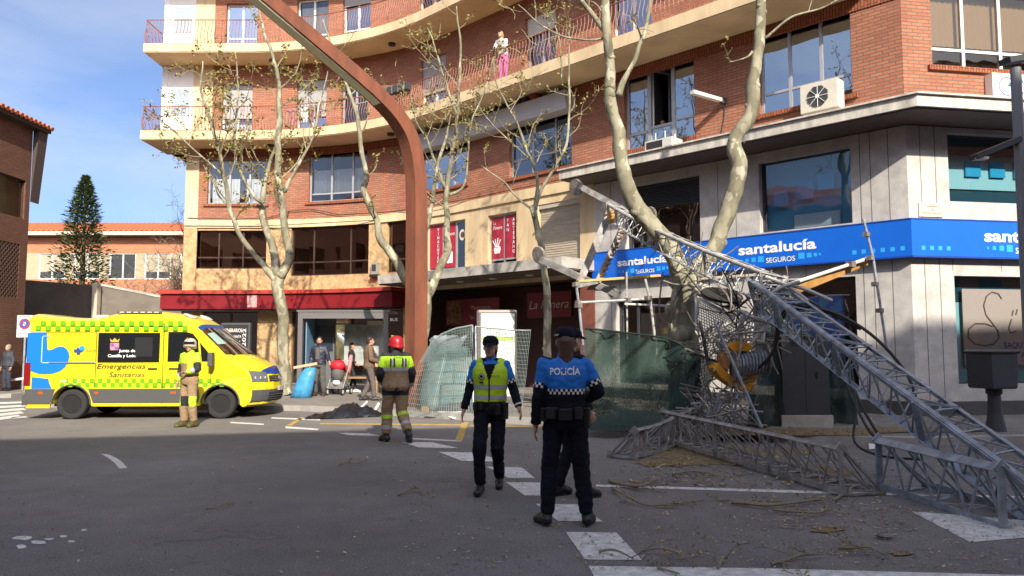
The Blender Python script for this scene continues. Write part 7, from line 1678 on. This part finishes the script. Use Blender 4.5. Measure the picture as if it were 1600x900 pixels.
    def q(s, x, y, z): return s.J['head'] + (s.rt * x + s.look * y + V((0, 0, z))) * s.k
    def top(s, mats, ex=.024, fn=None, z0=.93, t1=.97, name='jacket', wob=.010, cuff=None, collar=True):
        mb = MB(); s.torso(mb, ex, z0=z0); 
        for sd in 'RL': s.arm(mb, sd, ex * .8, t1)
        if collar: mb.capsule(s.J['neck'] - V((0, 0, .05)), s.J['neck'] + V((0, .0, .012)) * s.k, .075 * s.k + ex * .4, .062 * s.k + ex * .4, 12)
        s.jk = remesh(mb, s.vox, 2, wob); s.jacket = finish(name, s.jk, mats, s.root, (lambda c: fn(s, c)) if fn else None); s.bvh = BVHTree.FromPolygons([v.co for v in s.jk.vertices], [tuple(p.vertices) for p in s.jk.polygons]); return s.jacket
    def legs(s, mats, ex=.020, fn=None, t1=.96, name='trousers', wob=.012):
        mb = MB(); s.torso(mb, ex * .8, z1=1.02)
        for sd in 'RL': s.leg(mb, sd, ex, t1)
        me = remesh(mb, s.vox, 2, wob, 5); s.tr = finish(name, me, mats, s.root, (lambda c: fn(s, c)) if fn else None); s.bvl = BVHTree.FromPolygons([v.co for v in me.vertices], [tuple(p.vertices) for p in me.polygons]); return s.tr
    def shoes(s, m, ex=.012, name='shoe'):
        for sd in 'RL': mb = MB(); s.foot(mb, sd, ex); finish(name, remesh(mb, s.vox * .8, 1), m, s.root)
    def hair(s, m, long=0.0, back=.0):
        mb = MB(); h = s.J['head']; k = s.k
        mb.ball(s.q(0, -.026, .045), (.086 * k, .096 * k, .092 * k), 16, 10, rot=s.Rm); mb.ball(s.q(0, -.06, -.01), (.08 * k, .062 * k, .09 * k), 14, 9, rot=s.Rm)
        if long: mb.capsule(s.q(0, -.075, -.02), s.q(0, -.085, -.06 - long), .082 * k, .06 * k, 12)
        return finish('hair', remesh(mb, s.vox * .8, 1, .004), m, s.root)
    def cap(s, m, brim=True, badge=None):
        mb = MB(); k = s.k; rg = []
        for j in range(7):
            a = R(-8 + 88 * j / 6 + (0 if j else 0)); rr_ = math.cos(max(a, 0)) ** .7; rg.append([s.q(math.cos(t) * .094 * rr_, math.sin(t) * .112 * rr_ - .012, .052 + .088 * math.sin(a)) for t in [2 * math.pi * i / 20 for i in range(20)]])
        mb.loft(rg); c_ = mb.build('cap', m, s.root, smooth=True)
        mb = MB(); rows = [[s.q(math.sin(R(a)) * (.096 - .004 * j), math.cos(R(a)) * (.104 + .04 * j) - .012, .054 - .020 * j * math.cos(R(a))) for a in range(-56, 57, 8)] for j in range(3)]
        mb.loft(rows, cap=False, closed=False); mb.build('brim', m, c_, smooth=True); return c_
    def helmet(s, m, visor, stripe=None):
        mb = MB(); k = s.k; rg = []
        for j in range(9):
            a = R(-30 + 118 * j / 8); rr_ = math.cos(max(a, 0)) ** .75; fl = 1.0 + (.08 if j == 0 else 0); rg.append([s.q(math.cos(t) * .120 * rr_ * fl, math.sin(t) * .140 * rr_ * fl - .012, .030 + .125 * math.sin(a) - (.03 * (-math.sin(t)) if j < 3 else 0)) for t in [2 * math.pi * i / 22 for i in range(22)]])
        mb.loft(rg); c_ = mb.build('helmet', m, s.root, smooth=True)
        mb = MB(); rows = [[s.q(math.sin(R(a)) * .128, math.cos(R(a)) * .150 - .012, .085 - .055 * j) for a in range(-70, 71, 14)] for j in range(2)]; mb.loft(rows, cap=False, closed=False); mb.build('visor', visor, c_)
        mb = MB(); mb.bar(s.q(0, -.12, .10), s.q(0, .10, .15), .03, .02); mb.build('crest', stripe or m, c_); return c_
    def band(s, parent, centre, ax, bx, rows, a0, a1, n, mats, name, bvh=None, off=.004, lim=.3, check=True, step=None):
        """strip round a limb or the trunk, laid on the cloth by rays from the inside"""
        bvh = bvh or s.bvh; up_ = ax.cross(bx).normalized(); mb = MB(); g_ = []
        for h_ in rows:
            r = []
            for i in range(n + 1):
                a = a0 + (a1 - a0) * i / n; d = ax * math.cos(a) + bx * math.sin(a); o = centre + up_ * h_
                hit = bvh.ray_cast(o, d, lim); r.append(hit[0] + d * off if hit[0] else None)
            g_.append(r)
        for j in range(len(rows) - 1):
            for i in range(n):
                q = [g_[j][i], g_[j][i + 1], g_[j + 1][i + 1], g_[j + 1][i]]
                if all(x is not None for x in q) and max((q[0] - q[1]).length, (q[2] - q[3]).length) < .09: mb.face(q, (i + j) % 2 if check else 0)
        return mb.build(name, mats, parent) if mb.f else None
    def print_(s, txt, x, z, h, w, m, back=True, parent=None, bvh=None):
        parent = parent or s.jacket; o = text(txt, (0, 0, 0), (1, 0, 0), (0, 0, 1), h, m, 'lettering', parent, width=w, bold=.02); dr = V((0, 1, 0)) if back else V((0, -1, 0)); bvh = bvh or s.bvh
        for v in o.data.vertices:
            px_ = x + v.co.x - w / 2 if back else x - (v.co.x - w / 2); p = V((px_, -.6 if back else .6, z + v.co.z)); hit = bvh.ray_cast(p, dr, 1.2)
            v.co = (hit[0] - dr * .004) if hit[0] else V((px_, -.15, z + v.co.z))
        return o
    def armat(s, c):
        """(side, 0..2 along the arm) when the point is nearer to an arm than to the trunk"""
        best = None
        for sd in 'RL':
            a, e, w_ = s.J['sh' + sd], s.J['el' + sd], s.J['wr' + sd]; d1, t1 = segd(c, a, e); d2, t2 = segd(c, e, w_); d, t = (d1, t1) if d1 <= d2 else (d2, 1 + t2)
            if best is None or d < best[0]: best = (d, sd, t)
        return best
    def belt(s, m, z=1.0, pouches=(), ex=.032):
        mb = MB(); c_ = V((s.J['pelvis'].x, s.J['pelvis'].y, z * s.k)); hx = V((1, 0, 0)); n = 20
        o = [s.ringz(c_ + V((0, 0, dz)), .155 * s.k * s.w + ex, .115 * s.k * s.w + ex, hx, n) for dz in (-.025, .025)]; mb.loft(o); b_ = mb.build('belt', m, s.root)
        for (a, dz, sx_, sz) in pouches:
            mb = MB(); d = V((math.cos(R(a)), math.sin(R(a)), 0)); p = c_ + V((d.x * (.155 * s.k + ex + .022), d.y * (.115 * s.k + ex + .022), dz)); mb.obox(p, V((-d.y, d.x, 0)) * sx_, d * .025, V((0, 0, sz))); mb.build('pouch', m, b_, merge=True, bevel=.008)
        return b_
s_curl = {}
navy = M('police_navy', (.0045, .0055, .012), .85, var=.3, scale=8, spec=.25, bump=.25, bscale=14); pblue = M('police_blue', (.008, .165, .60), .7, var=.10, bump=.25, bscale=14); hiviz = M('hi_vis_yellow', (.52, .78, .02), .6, var=.06); reflect = M('reflective_grey', (.38, .39, .40), .4); blackl = M('black_leather', (.015, .015, .017), .4)
white_c = M('white_cloth', (.7, .7, .7), .8); tanf = M('fire_tan', (.30, .205, .115), .85, var=.18, scale=7); limef = M('fire_lime', (.40, .68, .025), .7, var=.08); darkf = M('fire_dark', (.018, .019, .024), .8, var=.2); hair_d = M('dark_hair', (.03, .018, .012), .6, var=.3, scale=40); hair_b = M('brown_hair', (.085, .042, .024), .6, var=.3, scale=40); hair_g = M('grey_hair', (.22, .20, .18), .7); blond = M('blond_hair', (.40, .26, .11), .6, var=.3, scale=30)
X, Y_ = V((1, 0, 0)), V((0, 1, 0))
def police_fn(zs):
    def fn(s, c):
        d, sd, t = s.armat(c)
        if d < .062 * s.k + .02 and abs(c.x) > .15 * s.k and t > .08: return 0 if t < .62 else 1
        return 0 if c.z > zs * s.k else 1
    return fn
def arm_band(f, sd, t, h, n, mats, name, w=None, check=True, rows=2):
    a, e = (f.J['sh' + sd], f.J['el' + sd]) if t <= 1 else (f.J['el' + sd], f.J['wr' + sd]); tt = t if t <= 1 else t - 1
    d = (e - a).normalized(); x_ = d.cross(Y_).normalized(); y_ = x_.cross(d).normalized()
    f.band(f.jacket, a + (e - a) * tt, x_, y_, [h * (j / rows - .5) for j in range(rows + 1)], 0, 2 * math.pi, n, mats, name, lim=.10, check=check)
def leg_band(f, sd, t, h, mats, name):
    a, e = (f.J['hip' + sd], f.J['kn' + sd]) if t <= 1 else (f.J['kn' + sd], f.J['an' + sd]); tt = t if t <= 1 else t - 1; d = (e - a).normalized(); x_ = d.cross(Y_).normalized(); y_ = x_.cross(d).normalized()
    f.band(f.tr, a + (e - a) * tt, x_, y_, [-h / 2, h / 2], 0, 2 * math.pi, 22, mats, name, bvh=f.bvl, lim=.16, check=False)

# --- officer seen from behind
f = Fig('person in blue and navy police uniform seen from behind, legs apart, dark ponytail', G(884, 821), R(-3), 1.76, dict(
    shR=(.185, 0, 1.42), elR=(.30, .02, 1.18), wrR=(.20, .22, 1.10), shL=(-.185, 0, 1.42), elL=(-.235, -.02, 1.13), wrL=(-.265, .03, .88),
    hipR=(.095, 0, .92), knR=(.145, .02, .50), anR=(.185, -.02, .09), hipL=(-.095, 0, .92), knL=(-.14, .02, .5), anL=(-.165, -.03, .09), toeR=(.235, .13, .035), toeL=(-.25, .11, .035), look=(-.15, 1, 0)), vox=.011, build=1.04)
f.legs(navy, .022); f.top([pblue, navy], .024, police_fn(1.185)); f.shoes(blackl); f.hair(hair_b, .14); f.cap(navy)
cm = [white_c, navy]
f.band(f.jacket, V((0, 0, 1.185 * f.k)), X, Y_, [-.024, 0, .024], 0, 2 * math.pi, 44, cm, 'checker_band', lim=.23)
for sd in 'RL': arm_band(f, sd, .64, .046, 16, cm, 'checker_band')
f.print_('POLICÍA', -.0, 1.335 * f.k, .062, .27, lettering); f.belt(blackl, 1.0, ((200, -.02, .04, .06), (235, 0, .05, .05), (270, -.01, .06, .05), (300, 0, .04, .05), (340, -.05, .03, .09)))
f.band(f.root, f.J['head'] + V((0, -.015, .06 * f.k)), X, Y_, [-.009, 0, .009], R(150), R(235), 12, cm, 'cap_checker', bvh=BVHTree.FromPolygons([v.co for v in bpy.data.objects['cap'].data.vertices], [tuple(p.vertices) for p in bpy.data.objects['cap'].data.polygons]), lim=.2)
for (x, nm) in ((-.15, 'R'), (.15, 'L')):
    mb = MB(); mb.obox(V((x, -.005, 1.478)) * f.k, V((.05, 0, -.016)), V((0, .022, 0)), V((.001, 0, .006))); mb.build('epaulette', navy, f.jacket)
# --- officer in the yellow vest, walking to the camera
f = Fig('person in police uniform walking to the camera in a yellow reflective vest', G(766, 768), R(176), 1.70, dict(
    elR=(.245, -.03, 1.15), wrR=(.30, .03, .92), elL=(-.26, -.02, 1.15), wrL=(-.33, .09, .95),
    hipR=(.09, .02, .92), knR=(.10, .20, .52), anR=(.095, .17, .09), hipL=(-.09, -.02, .92), knL=(-.085, .05, .50), anL=(-.08, -.26, .115), toeL=(-.09, -.11, .035), toeR=(.11, .33, .04), look=(.1, 1, 0)), vox=.011, build=.98)
f.legs(navy, .022); f.top([pblue, navy], .02, police_fn(1.12)); f.shoes(blackl); f.hair(hair_d, .06); f.cap(navy)
for sd in 'RL': arm_band(f, sd, .64, .045, 16, cm, 'checker_band')
arm_band(f, 'L', 1.86, .018, 12, [white_c], 'cuff_line', check=False, rows=1)
mb = MB(); f.torso(mb, .040, z0=1.0, z1=1.44); mb.capsule(f.J['shR'] + V((-.06, 0, .02)), f.J['shL'] + V((.06, 0, .02)), .07, .07, 12)
me = remesh(mb, .011, 2, .006); k = f.k
vs = finish('vest', me, [hiviz, navy], f.root, lambda c: 1 if (c.y > 0 and c.z > 1.24 * k and abs(c.x) < (c.z / k - 1.24) * .36) else 0)
bv = BVHTree.FromPolygons([v.co for v in me.vertices], [tuple(p.vertices) for p in me.polygons])
for zz in (1.18, 1.065): f.band(vs, V((0, 0, zz * k)), X, Y_, [-.024, .024], 0, 2 * math.pi, 40, [reflect], 'reflective_stripe', bvh=bv, lim=.26, check=False)
mb = MB()
for a in range(10):
    za, zb = (1.0 + a * .026) * k, (1.0 + (a + 1) * .026) * k; h1, h2 = bv.ray_cast(V((0, .6, za + .02)), V((0, -1, 0)), 1), bv.ray_cast(V((0, .6, zb + .02)), V((0, -1, 0)), 1)
    if h1[0] and h2[0]: mb.bar(h1[0] + V((0, .004, 0)), h2[0] + V((0, .004, 0)), .016, .006)
mb.build('zip', navy, vs)
f.print_('POLICIA', -.075, 1.29 * k, .024, .09, M('stripe_text', (.20, .26, .08), .5), back=False, parent=vs, bvh=bv)
mb = MB(); h1 = bv.ray_cast(V((.085, .6, 1.30 * k)), V((0, -1, 0)), 1)[0] or V((.085, .16, 1.3)); mb.loft([[h1 + V((math.cos(a) * .034, d, math.sin(a) * .034)) for a in [2 * math.pi * i / 14 for i in range(14)]] for d in (0, .01)]); mb.box(h1 + V((0, .006, -.065)), (.04, .008, .018)); mb.build('chest_badge', navy, vs)
mb = MB(); mb.tube([h1 + V((math.cos(a) * .022, .012, math.sin(a) * .022)) for a in [2 * math.pi * i / 12 for i in range(13)]], .004, 4); mb.build('badge_ring', white_c, vs)
f.belt(blackl, .985, ((40, -.02, .03, .045), (65, -.02, .025, .035), (118, -.05, .03, .06), (150, -.07, .035, .09)), ex=.022)
# --- second officer hidden behind the first
f = Fig('person in navy uniform and cap mostly hidden behind the officer seen from behind', G(894, 776), R(-62), 1.78, dict(look=(-.1, 1, 0), elL=(-.22, -.03, 1.14), wrL=(-.22, .07, .90), knR=(.11, .06, .5), anR=(.12, .06, .09), anL=(-.10, -.12, .09), elR=(.24, -.05, 1.14), wrR=(.25, .06, .9)), vox=.012)
f.legs(navy); f.top([navy], .024); f.shoes(blackl); f.hair(hair_d); f.cap(navy); f.belt(blackl, 1.0, ((0, -.02, .04, .06), (300, -.03, .04, .08)))
# --- firefighters
def fire_top(lo):
    def fn(s, c):
        k = s.k; d, sd, t = s.armat(c)
        if d < .085 * k and abs(c.x) > .16 * k and t > .1: return 1 if t < .66 else (2 if t < 1.75 else 3)
        return 2 if c.z > 1.43 * k else (1 if c.z > lo * k else 0)
    return fn
def fire_legs(s, c):
    k = s.k
    if c.z > .78 * k: return 1
    return 0
f = Fig('person in tan and lime fire gear with red helmet, walking away past the fence', G(617, 691), R(24), 1.74, dict(
    elR=(.27, -.03, 1.15), wrR=(.27, .10, .93), elL=(-.26, .0, 1.15), wrL=(-.20, .16, .99), hipR=(.095, -.02, .92), knR=(.12, .02, .50), anR=(.15, -.28, .17), toeR=(.19, -.20, .04), hipL=(-.095, .02, .92), knL=(-.11, .14, .50), anL=(-.11, .13, .09), toeL=(-.16, .27, .04), look=(-.45, 1, 0)), vox=.013, build=1.16)
f.legs([tanf, darkf, limef], .034, fire_legs, t1=.9); f.top([tanf, limef, darkf, reflect], .042, fire_top(1.20), z0=.84, t1=.96); f.shoes(M('fire_boot', (.02, .02, .024), .5), .024, 'boot'); f.helmet(M('helmet_red', (.33, .012, .018), .35), M('helmet_visor', (.02, .02, .022), .1), limef)
f.band(f.jacket, V((0, 0, 1.215 * f.k)), X, Y_, [-.03, .03], 0, 2 * math.pi, 40, [reflect], 'reflective_stripe', lim=.3, check=False)
for x in (-.10, .10):
    for dx, m_ in ((-.028, darkf), (0, reflect), (.028, darkf)):
        mb = MB(); L_ = []
        for a in range(8):
            hh = f.bvh.ray_cast(V((x + dx, -.7, (1.25 + a * .021) * f.k)), Y_, 1)
            if hh[0]: L_.append(hh[0] - Y_ * .004)
        for p, q in zip(L_[:-1], L_[1:]): mb.bar(p, q, .027, .005, up=Y_)
        mb.build('shoulder_stripe', m_, f.jacket)
f.print_('BOMBEROS', 0, 1.40 * f.k, .022, .16, M('stencil', (.10, .16, .02), .6))
for sd in 'RL': leg_band(f, sd, 1.2, .06, [limef], 'lime_band'); leg_band(f, sd, 1.62, .07, [reflect], 'reflective_stripe'); arm_band(f, sd, 1.72, .05, 16, [reflect], 'reflective_stripe', check=False, rows=1)
f = Fig('person in tan and lime fire gear standing before the ambulance cab', G(294, 667), R(158), 1.72, dict(
    elR=(.25, -.02, 1.14), wrR=(.26, .05, .90), elL=(-.25, .05, 1.16), wrL=(-.12, .22, 1.10), anR=(.11, .0, .09), anL=(-.11, -.04, .09), look=(-.3, 1, 0)), vox=.014, build=1.08)
def fl2(s, c):
    k = s.k; return 1 if (.42 * k < c.z < .62 * k and abs(c.x) > .10 * k) else (2 if .42 * k < c.z < .62 * k else 0)
f.legs([tanf, limef, darkf], .030, fl2, t1=.93); f.top([tanf, limef, darkf, reflect], .03, lambda s, c: (lambda a: (1 if a[2] < .55 else (2 if a[2] < 1.6 else 1)) if a[0] < .08 * s.k and abs(c.x) > .16 * s.k else (1 if c.z > 1.27 * s.k or (c.x < -.06 and c.z > 1.05 * s.k) else 0))(s.armat(c)), z0=.95)
f.shoes(M('fire_boot_y', (.09, .08, .02), .6, var=.6, scale=14), .022, 'boot'); f.helmet(M('helmet_cream', (.55, .50, .40), .35), MATS['helmet_visor'], M('helmet_gold', (.35, .22, .03), .4))
for sd in 'RL': arm_band(f, sd, 1.45, .06, 14, [reflect], 'reflective_stripe', check=False, rows=1)
# --- bystanders on the pavement
f = Fig('person in navy puffer jacket and grey jeans holding the red pushchair', G(498, 619, .12), R(176), 1.74, dict(elR=(.25, -.03, 1.14), wrR=(.27, .03, .90), elL=(-.27, .08, 1.17), wrL=(-.40, .30, 1.02), look=(-.2, 1, 0), hipL=(-.09, 0, .92), anL=(-.15, 0, .09), knL=(-.12, .03, .5)), vox=.016, build=1.05)
f.legs(M('grey_jeans', (.085, .085, .08), .85, var=.3, scale=6)); f.top(M('navy_puffer', (.022, .027, .05), .55, var=.2), .036, wob=.014); f.shoes(M('brown_shoe', (.06, .04, .03), .6)); f.hair(hair_d)
mb = MB(); hh = f.bvh.ray_cast(V((0, .6, 1.25)), V((0, -1, 0)), 1)[0]; mb.obox(hh + V((0, .004, .0)), V((.06, 0, 0)), V((0, .008, 0)), V((0, 0, .17))); mb.build('sweater', M('grey_sweater', (.10, .09, .09), .8), f.jacket)
mb = MB(); mb.ball(f.q(0, .045, -.07), (.05, .05, .04), 10, 7); mb.build('beard', hair_d, f.root)
f = Fig('person in black top and leggings with pink cardigan beside the pushchair', G(549, 613, .12), R(-96), 1.58, dict(elR=(.22, .06, 1.16), wrR=(.20, .22, 1.02), anR=(.10, .18, .09), knR=(.1, .14, .5), anL=(-.10, -.14, .09), look=(.0, 1, 0)), vox=.016, build=.92)
f.legs(M('black_leggings', (.016, .016, .018), .8), .008); f.top(M('black_top', (.02, .02, .023), .8), .016); f.shoes(white_c); f.hair(hair_b, .05)
mb = MB(); mb.tube([V((.26, .06, 1.18)), V((.30, .05, 1.0)), V((.30, .02, .78)), V((.28, .0, .58))], [.05, .065, .06, .025], 10); mb.build('cardigan', M('pink_cloth', (.55, .22, .22), .8, var=.15), f.root, smooth=True)
f = Fig('person in brown jacket and grey trousers turned towards the firefighter', G(576, 626, .12), R(-72), 1.72, dict(elR=(.24, .02, 1.14), wrR=(.18, .22, 1.06), elL=(-.23, -.04, 1.14), wrL=(-.2, .16, 1.0), anR=(.1, .14, .09), knR=(.1, .10, .5), anL=(-.1, -.16, .09), look=(0, 1, 0)), vox=.016, build=1.06)
f.legs(M('taupe_trousers', (.12, .10, .095), .85, var=.15)); f.top(M('brown_jacket', (.15, .095, .06), .8, var=.2), .034, z0=.84); f.shoes(M('dark_shoe', (.03, .025, .022), .5)); f.hair(hair_d)
mb = MB(); hh = f.bvh.ray_cast(V((0, .6, 1.34)), V((0, -1, 0)), 1)[0]; mb.obox(hh, V((.035, 0, 0)), V((0, .01, 0)), V((0, 0, .09))); mb.build('shirt', white_c, f.jacket)
f = Fig('person in dark jacket and jeans standing at the police tape', G(10, 611, .12), R(165), 1.52, dict(look=(0, 1, 0)), vox=.016, build=1.1)
f.legs(M('blue_jeans', (.03, .035, .055), .85)); f.top(M('dark_anorak', (.04, .045, .06), .7, var=.2), .034, z0=.86); f.shoes(blackl); f.hair(hair_g)
s_ = S(787, 1.0); p = FP(s_, 9.885, 1.02); n_ = FN(s_)
f = Fig('person with blond hair and pink trousers leaning on the lower balcony railing', p, math.atan2(-n_.x, n_.y) + R(18), 1.66, dict(chest=(0, .10, 1.27), neck=(0, .17, 1.43), head=(0, .22, 1.57), shR=(.165, .14, 1.38), shL=(-.165, .14, 1.38), elR=(.22, .22, 1.14), wrR=(.14, .36, 1.10), elL=(-.22, .22, 1.14), wrL=(-.12, .38, 1.10), look=(.2, 1, 0)), vox=.016)
f.legs(M('pink_trousers', (.58, .14, .34), .8, var=.1)); f.top(M('white_print_top', (.60, .58, .60), .8, var=.35, scale=22), .022, z0=.92); f.shoes(white_c); f.hair(blond, .03)
s_ = FAC(1036, 190, -.5)[0]; p = FP(s_, 6.3, -.5); n_ = FN(s_)
f = Fig('person in black at the open window with a hand over the mouth', p, math.atan2(-n_.x, n_.y), 1.66, dict(elR=(.22, .14, 1.22), wrR=(.06, .20, 1.46), elL=(-.21, .15, 1.2), wrL=(-.05, .21, 1.42), look=(-.1, 1, 0)), vox=.016)
f.legs(M('black_trousers', (.015, .015, .016), .8)); f.top(M('black_top', (.02, .02, .023), .8), .02, t1=.9); f.shoes(blackl); f.hair(hair_b, .1)
